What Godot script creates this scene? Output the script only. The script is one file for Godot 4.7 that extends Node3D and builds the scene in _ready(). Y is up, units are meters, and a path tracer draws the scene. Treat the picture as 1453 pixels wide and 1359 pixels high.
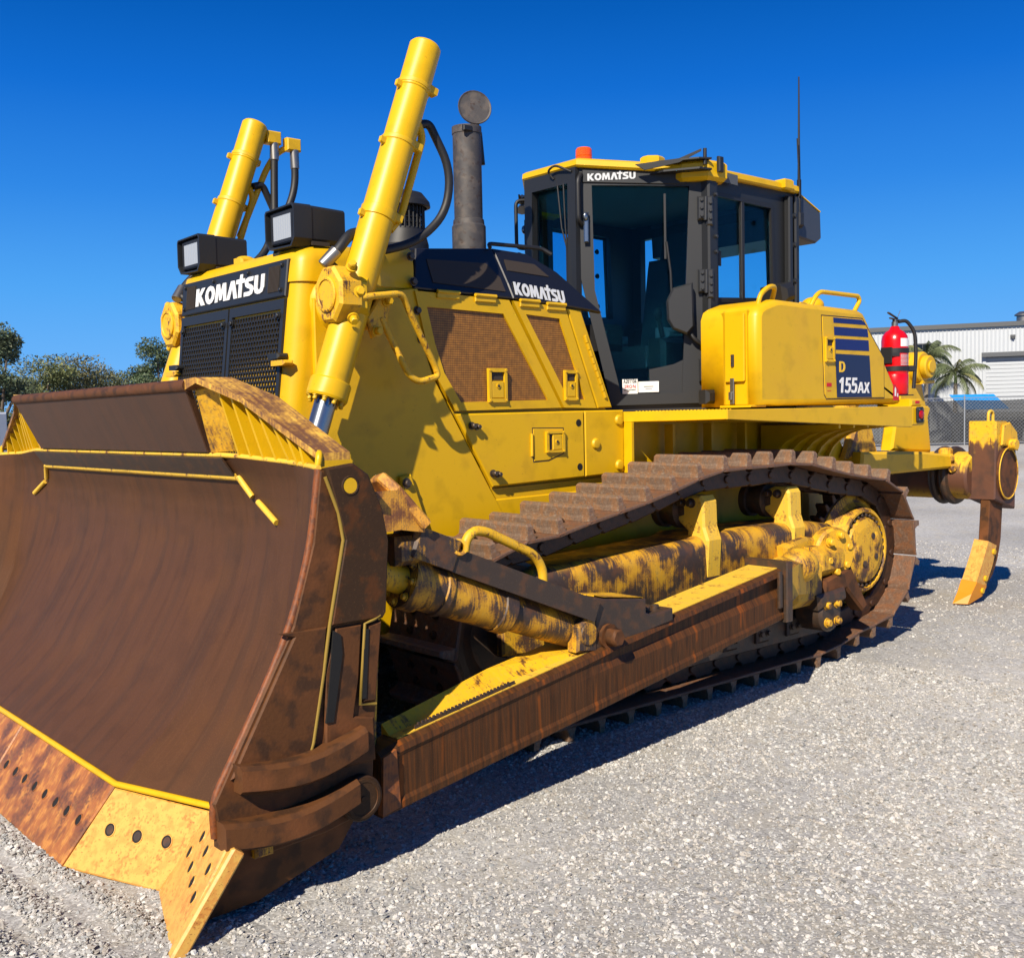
extends Node3D

# ---- state of the shape being collected
var ST: SurfaceTool
var mir := 1.0
var XF := Transform3D.IDENTITY
var dozer: Node3D
var M := {}
var rng := RandomNumberGenerator.new()


func _ready() -> void:
	rng.seed = 7
	# ---- camera
	var cam := Camera3D.new()
	cam.name = "camera"
	var yaw := 0.7167725
	var pitch := -0.05818
	var roll := -0.02120408
	var fw := Vector3(sin(yaw) * cos(pitch), sin(pitch), -cos(yaw) * cos(pitch))
	var rt := Vector3(cos(yaw), 0, sin(yaw))
	var up := rt.cross(fw)
	var r2 := rt * cos(roll) + up * sin(roll)
	var u2 := up * cos(roll) - rt * sin(roll)
	cam.transform = Transform3D(Basis(r2, u2, -fw), Vector3(0, 1.70, 5.30))
	cam.fov = rad_to_deg(2.0 * atan(679.5 / 1514.46))
	cam.near = 0.05
	cam.far = 900.0
	cam.current = true
	add_child(cam)
	# ---- sky, exposure
	var sky_m := PanoramaSkyMaterial.new()
	sky_m.panorama = clear_sky()
	var sky := Sky.new()
	sky.sky_material = sky_m
	var env := Environment.new()
	env.background_mode = Environment.BG_SKY
	env.sky = sky
	env.tonemap_mode = Environment.TONE_MAPPER_LINEAR
	env.tonemap_exposure = 1.5
	env.sdfgi_enabled = true
	env.ssao_enabled = true
	env.ssil_enabled = true
	var we := WorldEnvironment.new()
	we.name = "daylight"
	we.environment = env
	add_child(we)
	# ---- sun
	var sun := DirectionalLight3D.new()
	sun.name = "sun"
	sun.light_color = Color(1.0, 0.955, 0.88)
	sun.light_energy = 1.6
	sun.light_angular_distance = 0.5
	sun.shadow_enabled = true
	var sd := Vector3(1.0, -0.89, -0.49).normalized()
	sun.transform = Transform3D(Basis.looking_at(sd, Vector3.UP), Vector3(0, 30, 0))
	add_child(sun)

	make_materials()
	make_ground()
	make_background()
	make_dozer()
	make_extinguisher()


# a cloudless sky: pale at the horizon, deep blue overhead, paler round the sun
func clear_sky() -> ImageTexture:
	var keys := [[0.0, Color(0.22, 0.52, 0.98)], [0.05, Color(0.15, 0.46, 0.96)], [0.117, Color(0.084, 0.386, 0.92)], [0.2, Color(0.030, 0.25, 0.80)], [0.284, Color(0.0065, 0.156, 0.658)], [0.352, Color(0.002, 0.107, 0.485)], [0.5, Color(0.004, 0.085, 0.38)], [1.0, Color(0.006, 0.07, 0.30)]]
	var w := 512
	var h := 256
	var im := Image.create(w, h, false, Image.FORMAT_RGBF)
	for j in h:
		var y := sin((0.5 - (j + 0.5) / h) * PI)
		var c := Color(0.30, 0.29, 0.27)
		if y >= 0.0:
			for k in keys.size() - 1:
				if y >= keys[k][0]:
					c = (keys[k][1] as Color).lerp(keys[k + 1][1], clampf((y - keys[k][0]) / (keys[k + 1][0] - keys[k][0]), 0.0, 1.0))
		for i in w:
			im.set_pixel(i, j, Color(c.r / 1.5, c.g / 1.5, c.b / 1.5))
	return ImageTexture.create_from_image(im)


# ------------------------------------------------------------------ shape helpers
func begin() -> void:
	ST = SurfaceTool.new()
	ST.begin(Mesh.PRIMITIVE_TRIANGLES)
	ST.set_smooth_group(-1)


func sg(i: int) -> void:
	ST.set_smooth_group(i)


func tri(a: Vector3, b: Vector3, c: Vector3) -> void:
	a = XF * a
	b = XF * b
	c = XF * c
	if mir < 0.0:
		a.z = -a.z
		b.z = -b.z
		c.z = -c.z
		ST.add_vertex(a)
		ST.add_vertex(b)
		ST.add_vertex(c)
	else:
		ST.add_vertex(a)
		ST.add_vertex(c)
		ST.add_vertex(b)


func quad(a: Vector3, b: Vector3, c: Vector3, d: Vector3) -> void:
	tri(a, b, c)
	tri(a, c, d)


func mesh_now() -> ArrayMesh:
	ST.generate_normals()
	return ST.commit()


func hang(nm: String, m: Mesh, mat: Material, parent: Node3D) -> MeshInstance3D:
	var o := MeshInstance3D.new()
	o.name = nm
	o.mesh = m
	o.material_override = mat
	parent.add_child(o, true)
	if parent == dozer:
		o.position = -dozer.position
	return o


func put(nm: String, mat: String, parent: Node3D = null) -> MeshInstance3D:
	return hang(nm, mesh_now(), M[mat], parent if parent else dozer)


func meta(o: Node, label: String, category: String, group := "", kind := "") -> void:
	o.set_meta("label", label)
	o.set_meta("category", category)
	if group:
		o.set_meta("group", group)
	if kind:
		o.set_meta("kind", kind)


func inset(p: PackedVector2Array, d: float) -> PackedVector2Array:
	var q := PackedVector2Array()
	var n := p.size()
	for i in n:
		var e0 := (p[i] - p[(i + n - 1) % n]).normalized()
		var e1 := (p[(i + 1) % n] - p[i]).normalized()
		var n0 := Vector2(-e0.y, e0.x)
		var n1 := Vector2(-e1.y, e1.x)
		var k: float = maxf(0.35, 1.0 + n0.dot(n1))
		q.append(p[i] + (n0 + n1) * d / k)
	return q


func ccw(poly) -> PackedVector2Array:
	var p := PackedVector2Array(poly)
	var s := 0.0
	for i in p.size():
		var a := p[i]
		var b := p[(i + 1) % p.size()]
		s += a.x * b.y - b.x * a.y
	if s < 0.0:
		p.reverse()
	return p


func v3(p: Vector2, z: float) -> Vector3:
	return Vector3(p.x, p.y, z)


# a polygon of the local xy plane drawn out from z0 to z1, edges chamfered
func prism(poly, z0: float, z1: float, bev := 0.0) -> void:
	var p := ccw(poly)
	var n := p.size()
	if z0 > z1:
		var t := z0
		z0 = z1
		z1 = t
	var q := inset(p, bev) if bev > 0.0 else p
	var idx := Geometry2D.triangulate_polygon(q)
	for i in range(0, idx.size(), 3):
		var a := q[idx[i]]
		var b := q[idx[i + 1]]
		var c := q[idx[i + 2]]
		if (b - a).cross(c - a) < 0.0:
			var t2 := b
			b = c
			c = t2
		tri(v3(a, z1), v3(b, z1), v3(c, z1))
		tri(v3(a, z0), v3(c, z0), v3(b, z0))
	for i in n:
		var j := (i + 1) % n
		quad(v3(p[i], z0 + bev), v3(p[j], z0 + bev), v3(p[j], z1 - bev), v3(p[i], z1 - bev))
		if bev > 0.0:
			quad(v3(p[i], z1 - bev), v3(p[j], z1 - bev), v3(q[j], z1), v3(q[i], z1))
			quad(v3(q[i], z0), v3(q[j], z0), v3(p[j], z0 + bev), v3(p[i], z0 + bev))


func rect(w: float, h: float) -> PackedVector2Array:
	return PackedVector2Array([Vector2(-w, -h) / 2, Vector2(w, -h) / 2, Vector2(w, h) / 2, Vector2(-w, h) / 2])


func box(c: Vector3, s: Vector3, bev := 0.0, b := Basis.IDENTITY) -> void:
	var keep := XF
	XF = XF * Transform3D(b, c)
	prism(rect(s.x, s.y), -s.z / 2, s.z / 2, bev)
	XF = keep


# profile in a plane z = const of the machine, extruded between z0 and z1
func side(pts, z0: float, z1: float, bev := 0.0) -> void:
	prism(pts, z0, z1, bev)


# planar polygon in space (counter-clockwise as seen from outside), thickness t behind it
func plate(pts: Array, t: float, bev := 0.0) -> void:
	var nrm := Vector3.ZERO
	var c := Vector3.ZERO
	for i in pts.size():
		var a: Vector3 = pts[i]
		var b: Vector3 = pts[(i + 1) % pts.size()]
		nrm += a.cross(b)
		c += a
	c /= pts.size()
	nrm = nrm.normalized()
	var ex: Vector3 = (pts[1] - pts[0]).normalized()
	ex = (ex - nrm * ex.dot(nrm)).normalized()
	var b2 := Basis(ex, nrm.cross(ex), nrm)
	var f := Transform3D(b2, c)
	var inv := f.affine_inverse()
	var poly := PackedVector2Array()
	for q in pts:
		var l: Vector3 = inv * q
		poly.append(Vector2(l.x, l.y))
	var keep := XF
	XF = XF * f
	prism(poly, -t, 0.0, bev)
	XF = keep


# a frame: outer and inner outline with the same number of corners, thickness t behind
func frame(outer: Array, inner: Array, t: float) -> void:
	var nrm := Vector3.ZERO
	for i in outer.size():
		var a: Vector3 = outer[i]
		nrm += a.cross(outer[(i + 1) % outer.size()])
	var d: Vector3 = -nrm.normalized() * t
	var n := outer.size()
	for i in n:
		var j := (i + 1) % n
		var a: Vector3 = outer[i]
		var b: Vector3 = outer[j]
		var c: Vector3 = inner[j]
		var e: Vector3 = inner[i]
		quad(a, b, c, e)
		quad(b + d, a + d, e + d, c + d)
		quad(b, a, a + d, b + d)
		quad(e, c, c + d, e + d)


func fillet(pts: Array, r: float, k := 4, closed := false) -> Array:
	var o := []
	var n := pts.size()
	for i in n:
		if not closed and (i == 0 or i == n - 1):
			o.append(pts[i])
			continue
		var p = pts[i]
		var a = pts[(i + n - 1) % n] - p
		var b = pts[(i + 1) % n] - p
		var d: float = minf(r, minf(a.length(), b.length()) * 0.48)
		var s = p + a.normalized() * d
		var e = p + b.normalized() * d
		for j in k + 1:
			var t := float(j) / k
			o.append(s.lerp(p, t).lerp(p.lerp(e, t), t))
	return o


func tube(pts: Array, r, n := 10, caps := true) -> void:
	var m := pts.size()
	var rings := []
	var up := Vector3.UP
	for i in m:
		var d: Vector3 = (pts[mini(i + 1, m - 1)] - pts[maxi(i - 1, 0)]).normalized()
		if i == 0:
			up = Vector3.UP if absf(d.y) < 0.9 else Vector3.RIGHT
		up = (up - d * up.dot(d)).normalized()
		var rt := d.cross(up)
		var rad: float = r[i] if r is Array else r
		var ring := []
		for k in n:
			var a := TAU * k / n
			ring.append(pts[i] + (up * cos(a) + rt * sin(a)) * rad)
		rings.append(ring)
	sg(1)
	for i in m - 1:
		for k in n:
			var l := (k + 1) % n
			quad(rings[i][k], rings[i][l], rings[i + 1][l], rings[i + 1][k])
	sg(-1)
	if caps:
		for k in n:
			var l := (k + 1) % n
			tri(pts[0], rings[0][l], rings[0][k])
			tri(pts[m - 1], rings[m - 1][k], rings[m - 1][l])


func along(d: Vector3) -> Basis:
	d = d.normalized()
	var u := Vector3.UP if absf(d.y) < 0.95 else Vector3.RIGHT
	var x := u.cross(d).normalized()
	return Basis(x, d.cross(x), d)


# profile: Vector2(radius, height) along the axis
func lathe(o: Vector3, axis: Vector3, prof: Array, n := 24, soft := false) -> void:
	var keep := XF
	XF = XF * Transform3D(along(axis), o)
	for i in prof.size() - 1:
		var a: Vector2 = prof[i]
		var b: Vector2 = prof[i + 1]
		sg(1 if soft else i + 1)
		for k in n:
			var t0 := TAU * k / n
			var t1 := TAU * (k + 1) / n
			var c0 := Vector2(cos(t0), sin(t0))
			var c1 := Vector2(cos(t1), sin(t1))
			var p := Vector3(c0.x * a.x, c0.y * a.x, a.y)
			var q := Vector3(c1.x * a.x, c1.y * a.x, a.y)
			var r := Vector3(c1.x * b.x, c1.y * b.x, b.y)
			var s := Vector3(c0.x * b.x, c0.y * b.x, b.y)
			if a.x > 1e-5:
				tri(p, q, r)
			if b.x > 1e-5:
				tri(p, r, s)
	sg(-1)
	XF = keep


func cyl(a: Vector3, b: Vector3, r: float, n := 20, bev := 0.0) -> void:
	var h := a.distance_to(b)
	if bev > 0.0:
		lathe(a, b - a, [Vector2(0, 0), Vector2(r - bev, 0), Vector2(r, bev), Vector2(r, h - bev), Vector2(r - bev, h), Vector2(0, h)], n)
	else:
		lathe(a, b - a, [Vector2(0, 0), Vector2(r, 0), Vector2(r, h), Vector2(0, h)], n)


func bolt(c: Vector3, d: Vector3, r: float, h := 0.0) -> void:
	if h == 0.0:
		h = r * 0.9
	d = d.normalized()
	cyl(c, c + d * h * 0.3, r * 1.35, 12)
	lathe(c + d * h * 0.3, d, [Vector2(r, 0), Vector2(r, h * 0.8), Vector2(r * 0.8, h), Vector2(0, h)], 6)


func loft(rings: Array, caps := true, group := -1) -> void:
	var m := rings.size()
	var n: int = rings[0].size()
	sg(group)
	for i in m - 1:
		for k in n:
			var l := (k + 1) % n
			quad(rings[i][k], rings[i][l], rings[i + 1][l], rings[i + 1][k])
	sg(-1)
	if caps:
		for e in 2:
			var ring: Array = rings[0] if e == 0 else rings[m - 1]
			var c := Vector3.ZERO
			for p in ring:
				c += p
			c /= n
			for k in n:
				var l := (k + 1) % n
				if e == 0:
					tri(c, ring[l], ring[k])
				else:
					tri(c, ring[k], ring[l])


func lump(c: Vector3, r: Vector3, n := 10, b := Basis.IDENTITY) -> void:
	var keep := XF
	XF = XF * Transform3D(b * Basis.from_scale(r), c)
	var prof := []
	for i in n + 1:
		var a := PI * i / n
		prof.append(Vector2(sin(a), -cos(a)))
	lathe(Vector3.ZERO, Vector3(0, 0, 1), prof, n * 2, true)
	XF = keep


# ------------------------------------------------------------------ lettering
func block_letter(ch: String) -> Array:
	match ch:
		"K": return [[Vector2(0, 0), Vector2(0.27, 0), Vector2(0.27, 0.36), Vector2(0.55, 0), Vector2(0.9, 0), Vector2(0.5, 0.53), Vector2(0.88, 1), Vector2(0.55, 1), Vector2(0.27, 0.64), Vector2(0.27, 1), Vector2(0, 1)]]
		"M": return [[Vector2(0, 0), Vector2(0.25, 0), Vector2(0.3, 0.58), Vector2(0.44, 0.08), Vector2(0.62, 0.08), Vector2(0.76, 0.58), Vector2(0.81, 0), Vector2(1.06, 0), Vector2(0.96, 1), Vector2(0.68, 1), Vector2(0.53, 0.5), Vector2(0.38, 1), Vector2(0.1, 1)]]
		"A": return [[Vector2(0, 0), Vector2(0.28, 0), Vector2(0.48, 0.62), Vector2(0.66, 0), Vector2(0.95, 0), Vector2(0.63, 1), Vector2(0.33, 1)]]
		"T": return [[Vector2(0.24, 0), Vector2(0.51, 0), Vector2(0.51, 0.76), Vector2(0.74, 0.76), Vector2(0.74, 1), Vector2(0.53, 1), Vector2(0.55, 1.24), Vector2(0.33, 1.24), Vector2(0.3, 1), Vector2(0, 1), Vector2(0, 0.76), Vector2(0.24, 0.76)]]
		"U": return [[Vector2(0, 0.3), Vector2(0.1, 0.08), Vector2(0.3, 0), Vector2(0.52, 0), Vector2(0.72, 0.08), Vector2(0.82, 0.3), Vector2(0.82, 1), Vector2(0.55, 1), Vector2(0.55, 0.32), Vector2(0.48, 0.22), Vector2(0.34, 0.22), Vector2(0.27, 0.32), Vector2(0.27, 1), Vector2(0, 1)]]
		"S": return [[Vector2(0, 0), Vector2(0.5, 0), Vector2(0.72, 0.08), Vector2(0.8, 0.28), Vector2(0.74, 0.48), Vector2(0.55, 0.6), Vector2(0.32, 0.68), Vector2(0.34, 0.77), Vector2(0.72, 0.77), Vector2(0.76, 1), Vector2(0.3, 1), Vector2(0.1, 0.92), Vector2(0.03, 0.72), Vector2(0.1, 0.54), Vector2(0.28, 0.43), Vector2(0.5, 0.36), Vector2(0.52, 0.26), Vector2(0.42, 0.23), Vector2(0, 0.23)]]
	var o := []
	for i in 12:
		var a := TAU * i / 12.0
		var b := TAU * (i + 1) / 12.0
		o.append([Vector2(0.46 + 0.46 * cos(a), 0.5 + 0.52 * sin(a)), Vector2(0.46 + 0.46 * cos(b), 0.5 + 0.52 * sin(b)), Vector2(0.46 + 0.19 * cos(b), 0.5 + 0.26 * sin(b)), Vector2(0.46 + 0.19 * cos(a), 0.5 + 0.26 * sin(a))])
	return o


# the maker's word in block capitals; frame f: origin at the lower left, x along the word
func maker_word(f: Transform3D, width: float, height: float, depth: float) -> void:
	var adv := {"K": 0.92, "O": 0.96, "M": 1.1, "A": 0.82, "T": 0.74, "S": 0.86, "U": 0.82}
	var total := 0.0
	for ch in "KOMATSU":
		total += adv[ch]
	var keep := XF
	XF = XF * f
	var x := 0.0
	for ch in "KOMATSU":
		for poly in block_letter(ch):
			var q := PackedVector2Array()
			for p in poly:
				q.append(Vector2((x + p.x) / total * width, p.y * height))
			prism(q, 0.0, depth)
		x += adv[ch]
	XF = keep


func words(nm: String, text: String, mat: String, f: Transform3D, height: float, width: float, parent: Node3D, bold := true, slant := 0.0) -> void:
	var t := TextMesh.new()
	var sf := SystemFont.new()
	sf.font_names = PackedStringArray(["Droid Sans"])
	if bold:
		sf.font_weight = 700
	t.font = sf
	t.text = text
	t.font_size = 64
	t.pixel_size = 0.01
	t.depth = 0.02
	t.curve_step = 2.0
	t.horizontal_alignment = HORIZONTAL_ALIGNMENT_LEFT
	t.vertical_alignment = VERTICAL_ALIGNMENT_BOTTOM
	var bb := t.get_aabb()
	if bb.size.x < 1e-4:
		return
	var sx := width / bb.size.x
	var sy := height / bb.size.y
	var l := Transform3D(Basis(Vector3(sx, 0, 0), Vector3(slant * sy, sy, 0), Vector3(0, 0, 0.12)), Vector3.ZERO)
	l.origin = l.basis * -bb.position
	l.origin.z = 0.0012
	begin()
	ST.append_from(t, 0, f * l)
	var m := ST.commit()
	hang(nm, m, M[mat], parent)


# ------------------------------------------------------------------ materials
func nz(sd: int, freq: float, oct := 4, n := 512, kind := FastNoiseLite.TYPE_SIMPLEX_SMOOTH) -> PackedByteArray:
	var f := FastNoiseLite.new()
	f.seed = sd
	f.noise_type = kind
	f.frequency = freq
	f.fractal_octaves = oct
	if oct == 1:
		f.fractal_type = FastNoiseLite.FRACTAL_NONE
	var im := f.get_seamless_image(n, n)
	im.convert(Image.FORMAT_L8)
	return im.get_data()


# noise drawn out along v (streaks run from top to bottom of the texture)
func streaks(sd: int, freq: float, n := 512, tall := 24) -> PackedByteArray:
	var f := FastNoiseLite.new()
	f.seed = sd
	f.frequency = freq
	f.fractal_octaves = 3
	var im := f.get_seamless_image(n, tall)
	im.convert(Image.FORMAT_L8)
	im.resize(n, n, Image.INTERPOLATE_CUBIC)
	return im.get_data()


func cells(sd: int, freq: float, ret: int, n: int) -> PackedByteArray:
	var f := FastNoiseLite.new()
	f.seed = sd
	f.noise_type = FastNoiseLite.TYPE_CELLULAR
	f.frequency = freq
	f.cellular_return_type = ret
	f.cellular_jitter = 1.0
	f.fractal_type = FastNoiseLite.FRACTAL_NONE
	var im := f.get_seamless_image(n, n, false, false, 0.1, true)
	im.convert(Image.FORMAT_L8)
	return im.get_data()


func tex(n: int, f: Callable) -> ImageTexture:
	var d := PackedByteArray()
	d.resize(n * n * 3)
	for i in n * n:
		var c: Color = f.call(i)
		d[i * 3] = clampi(int(c.r * 255.0), 0, 255)
		d[i * 3 + 1] = clampi(int(c.g * 255.0), 0, 255)
		d[i * 3 + 2] = clampi(int(c.b * 255.0), 0, 255)
	return ImageTexture.create_from_image(Image.create_from_data(n, n, false, Image.FORMAT_RGB8, d))


func grey(n: int, a: PackedByteArray) -> ImageTexture:
	return ImageTexture.create_from_image(Image.create_from_data(n, n, false, Image.FORMAT_L8, a))


func std(nm: String, c: Color, rough: float, metal := 0.0) -> StandardMaterial3D:
	var m := StandardMaterial3D.new()
	m.resource_name = nm
	m.albedo_color = c
	m.roughness = rough
	m.metallic = metal
	M[nm] = m
	return m


# size: metres that one tile covers
func skin(nm: String, t: Texture2D, size: float, rough: float, bump: Texture2D = null, relief := 0.0, metal := 0.0) -> StandardMaterial3D:
	var m := std(nm, Color.WHITE, rough, metal)
	m.albedo_texture = t
	m.uv1_triplanar = true
	m.uv1_triplanar_sharpness = 4.0
	m.uv1_scale = Vector3.ONE / size
	if bump:
		m.heightmap_enabled = true
		m.heightmap_texture = bump
		m.heightmap_scale = relief
	return m


func st(a: float, lo: float, hi: float) -> float:
	return smoothstep(lo, hi, a / 255.0)


func worn_paint(f: PackedByteArray, big: PackedByteArray, mid: PackedByteArray, fine: PackedByteArray, run: PackedByteArray, lo: float, soft: float, base: Color, bare: Color) -> ImageTexture:
	var rust := Color(0.42, 0.25, 0.12)
	var dusty := base.lerp(Color(0.74, 0.62, 0.36), 0.6)
	return tex(512, func(i: int):
		var v := (big[i] * 0.40 + f[i] * 0.22 + run[i] * 0.16 + mid[i] * 0.12 + fine[i] * 0.10)
		var k := st(v, lo, lo + soft)
		var chip := st(fine[i] * 0.55 + mid[i] * 0.45, 0.70, 0.74) * st(v, lo - 0.20, lo - 0.02)
		var p := base.lerp(dusty, st(mid[i] * 0.5 + run[i] * 0.5, 0.45, 0.75) * 0.65)
		p = p.lerp(rust, st(v, lo - 0.09, lo + 0.02) * 0.42)
		var q := bare.lerp(rust, st(f[i], 0.5, 0.8) * 0.55).lerp(bare.lightened(0.12), st(fine[i], 0.6, 0.8) * 0.5)
		return p.lerp(q, maxf(k, chip * 0.85)))


func make_materials() -> void:
	var n1 := nz(11, 0.006, 4)
	var n2 := nz(12, 0.03, 4)
	var n3 := nz(13, 0.09, 3)
	var n4 := nz(14, 0.015, 5)
	var fine := nz(15, 0.22, 2)
	var s1 := streaks(21, 0.05)
	var s2 := streaks(22, 0.16)
	var s3 := streaks(23, 0.02, 512, 40)
	var b_fine := grey(512, fine)
	var b_mid := grey(512, n3)
	var b_low := grey(512, n4)

	# paints
	var ye := Color(0.825, 0.650, 0.030)
	var t_yellow := tex(512, func(i: int):
		var p := ye.lerp(Color(0.80, 0.61, 0.16), st(n1[i], 0.4, 0.9) * 0.35)
		p = p.darkened(st(n4[i], 0.5, 0.9) * 0.06)
		return p.lerp(Color(0.46, 0.33, 0.10), st(fine[i] * 0.6 + n3[i] * 0.4, 0.76, 0.82) * 0.30))
	var my := skin("yellow", t_yellow, 1.7, 0.42, b_fine, 0.02)
	my.clearcoat_enabled = true
	my.clearcoat = 0.06
	my.metallic_specular = 0.4
	my.clearcoat_roughness = 0.3
	skin("yellow_trim", t_yellow, 1.1, 0.5).albedo_color = Color(1.0, 1.0, 1.0)
	skin("yellow_chipped", worn_paint(n2, n4, n3, fine, s2, 0.635, 0.05, Color(0.86, 0.66, 0.09), Color(0.30, 0.20, 0.11)), 1.0, 0.55, b_fine, 0.04)
	skin("yellow_pale", worn_paint(n2, n4, n3, fine, s1, 0.665, 0.05, Color(0.86, 0.69, 0.20), Color(0.34, 0.23, 0.13)), 0.9, 0.6, b_fine, 0.05)
	skin("yellow_worn", worn_paint(n4, n1, n3, fine, s2, 0.545, 0.09, Color(0.82, 0.62, 0.10), Color(0.27, 0.19, 0.14)), 0.9, 0.6, b_mid, 0.06)
	skin("yellow_bare", worn_paint(n4, n1, n2, fine, s2, 0.445, 0.10, Color(0.78, 0.58, 0.12), Color(0.22, 0.17, 0.145)), 1.1, 0.55, b_mid, 0.06)
	std("black_paint", Color(0.115, 0.12, 0.128), 0.5)
	std("hood_black", Color(0.085, 0.09, 0.115), 0.38)
	std("rubber", Color(0.10, 0.10, 0.105), 0.55)
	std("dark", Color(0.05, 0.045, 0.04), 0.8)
	std("chrome", Color(0.52, 0.55, 0.58), 0.26, 0.9)
	std("zinc", Color(0.55, 0.54, 0.52), 0.4, 0.9)
	std("bolt_steel", Color(0.34, 0.30, 0.27), 0.45, 0.7)
	std("white", Color(0.88, 0.88, 0.87), 0.5)
	std("ink", Color(0.08, 0.08, 0.09), 0.5)
	std("ink_red", Color(0.75, 0.08, 0.10), 0.5)
	std("sign_navy", Color(0.075, 0.12, 0.26), 0.4)
	std("stripe_blue", Color(0.05, 0.10, 0.36), 0.4)
	std("letter_yellow", Color(0.90, 0.72, 0.15), 0.5)
	std("letter_silver", Color(0.74, 0.75, 0.76), 0.45)
	std("seat_cloth", Color(0.20, 0.21, 0.23), 0.9)
	std("seat_grey", Color(0.42, 0.43, 0.45), 0.9)
	std("red_paint", Color(0.78, 0.03, 0.07), 0.25)
	var ob := std("amber_lens", Color(0.95, 0.27, 0.02, 0.55), 0.12)
	ob.albedo_color = Color(0.88, 0.33, 0.03)
	ob.subsurf_scatter_enabled = true
	ob.subsurf_scatter_strength = 0.3
	std("red_lens", Color(0.62, 0.03, 0.04), 0.2)
	std("lamp_lens", Color(0.60, 0.62, 0.64), 0.22)
	var gl := std("glass", Color(0.10, 0.72, 0.76), 0.0)
	gl.albedo_color = Color(0.56, 0.84, 0.92, 0.0)
	gl.refraction_enabled = true
	gl.refraction_scale = 0.018
	# perforated screens of the engine doors
	var t_screen := tex(256, func(i: int):
		var x := i % 256
		var y := i / 256
		var g := 0.5 + 0.5 * sin(TAU * y / 8.0)
		var h := 0.5 + 0.5 * sin(TAU * x / 8.0)
		var c := Color(0.74, 0.52, 0.20).lerp(Color(0.42, 0.25, 0.09), clampf(g * 0.75 + h * 0.35, 0, 1))
		return c.darkened(n4[(y * 2) * 512 + x * 2] / 255.0 * 0.25))
	skin("door_screen", t_screen, 0.40, 0.6)
	std("screen_dark", Color(0.20, 0.165, 0.13), 0.7)
	# blade steel: streaked brown
	var brown := Color(0.385, 0.245, 0.150)
	var t_board := tex(1024, func(i: int):
		var x := i % 1024
		var y := i / 1024
		var j := (y / 2) * 512 + x / 2
		var p := brown.lerp(Color(0.335, 0.225, 0.15), st(s3[j], 0.4, 0.8) * 0.6)
		p = p.lerp(Color(0.44, 0.275, 0.145), st(n1[j], 0.5, 0.85) * 0.35)
		p = p.darkened(st(s1[j], 0.6, 0.95) * 0.07)
		p = p.lerp(Color(0.50, 0.33, 0.22), st(s2[j], 0.70, 0.82) * 0.16)
		p = p.darkened(st(n4[j], 0.5, 0.8) * 0.05)
		return p.lerp(Color(0.54, 0.37, 0.23), st(fine[(y % 512) * 512 + x % 512], 0.62, 0.85) * 0.30))
	var mb := std("moldboard", Color(0.80, 0.82, 0.82), 0.55)
	mb.metallic_specular = 0.3
	mb.albedo_texture = t_board
	mb.heightmap_enabled = true
	mb.heightmap_texture = b_low
	mb.heightmap_scale = 0.10
	var t_brown := tex(512, func(i: int):
		var p := Color(0.35, 0.22, 0.125).lerp(Color(0.26, 0.175, 0.115), st(n4[i], 0.45, 0.75))
		p = p.lerp(Color(0.46, 0.28, 0.16), st(n1[i], 0.5, 0.85) * 0.6)
		return p.lerp(Color(0.50, 0.33, 0.20), st(fine[i] * 0.7 + n3[i] * 0.3, 0.68, 0.8) * 0.3))
	skin("brown_steel", t_brown, 1.0, 0.6, b_mid, 0.07).metallic_specular = 0.3
	# push arms: vertical scratches, orange runs of rust
	var t_arm := tex(512, func(i: int):
		var p := Color(0.33, 0.215, 0.125).lerp(Color(0.41, 0.245, 0.12), st(s2[i], 0.4, 0.75))
		p = p.darkened(st(s1[i], 0.45, 0.9) * 0.2)
		p = p.lerp(Color(0.62, 0.32, 0.10), st(s3[i], 0.66, 0.84) * 0.8)
		return p.lerp(Color(0.52, 0.33, 0.16), st(fine[i], 0.7, 0.8) * 0.2))
	skin("arm_steel", t_arm, 1.15, 0.55, b_fine, 0.05).metallic_specular = 0.3
	M["arm_steel"].albedo_color = Color(0.88, 0.88, 0.86)
	var t_orange := tex(512, func(i: int):
		var p := Color(0.52, 0.29, 0.12).lerp(Color(0.40, 0.235, 0.13), st(n2[i], 0.4, 0.7))
		return p.lerp(Color(0.62, 0.36, 0.14), st(s2[i], 0.55, 0.8) * 0.6))
	skin("orange_rust", t_orange, 0.7, 0.7, b_mid, 0.08)
	# cutting edges
	var t_edge := tex(512, func(i: int):
		var p := Color(0.62, 0.37, 0.17).lerp(Color(0.80, 0.55, 0.24), st(n2[i] * 0.6 + s2[i] * 0.4, 0.40, 0.68) * 0.8)
		p = p.lerp(Color(0.43, 0.25, 0.15), st(n1[i] * 0.5 + n4[i] * 0.5, 0.44, 0.66) * 0.85)
		p = p.lerp(Color(0.30, 0.20, 0.15), st(n1[i] * 0.6 + n3[i] * 0.4, 0.58, 0.72) * 0.7)
		return p.lerp(Color(0.28, 0.17, 0.10), st(s2[i], 0.72, 0.8) * 0.35))
	skin("edge_rusty", t_edge, 0.85, 0.5, b_mid, 0.06, 0.1)
	var t_edge2 := tex(512, func(i: int):
		var p := Color(0.81, 0.625, 0.29).lerp(Color(0.79, 0.56, 0.25), st(n2[i], 0.4, 0.7))
		p = p.lerp(Color(0.68, 0.40, 0.16), st(n4[i] * 0.5 + n3[i] * 0.5, 0.58, 0.72) * 0.55)
		return p.lerp(Color(0.40, 0.22, 0.10), st(n3[i] * 0.4 + fine[i] * 0.6, 0.69, 0.75) * 0.6))
	skin("edge_yellow", t_edge2, 0.85, 0.5, b_mid, 0.05)
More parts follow.
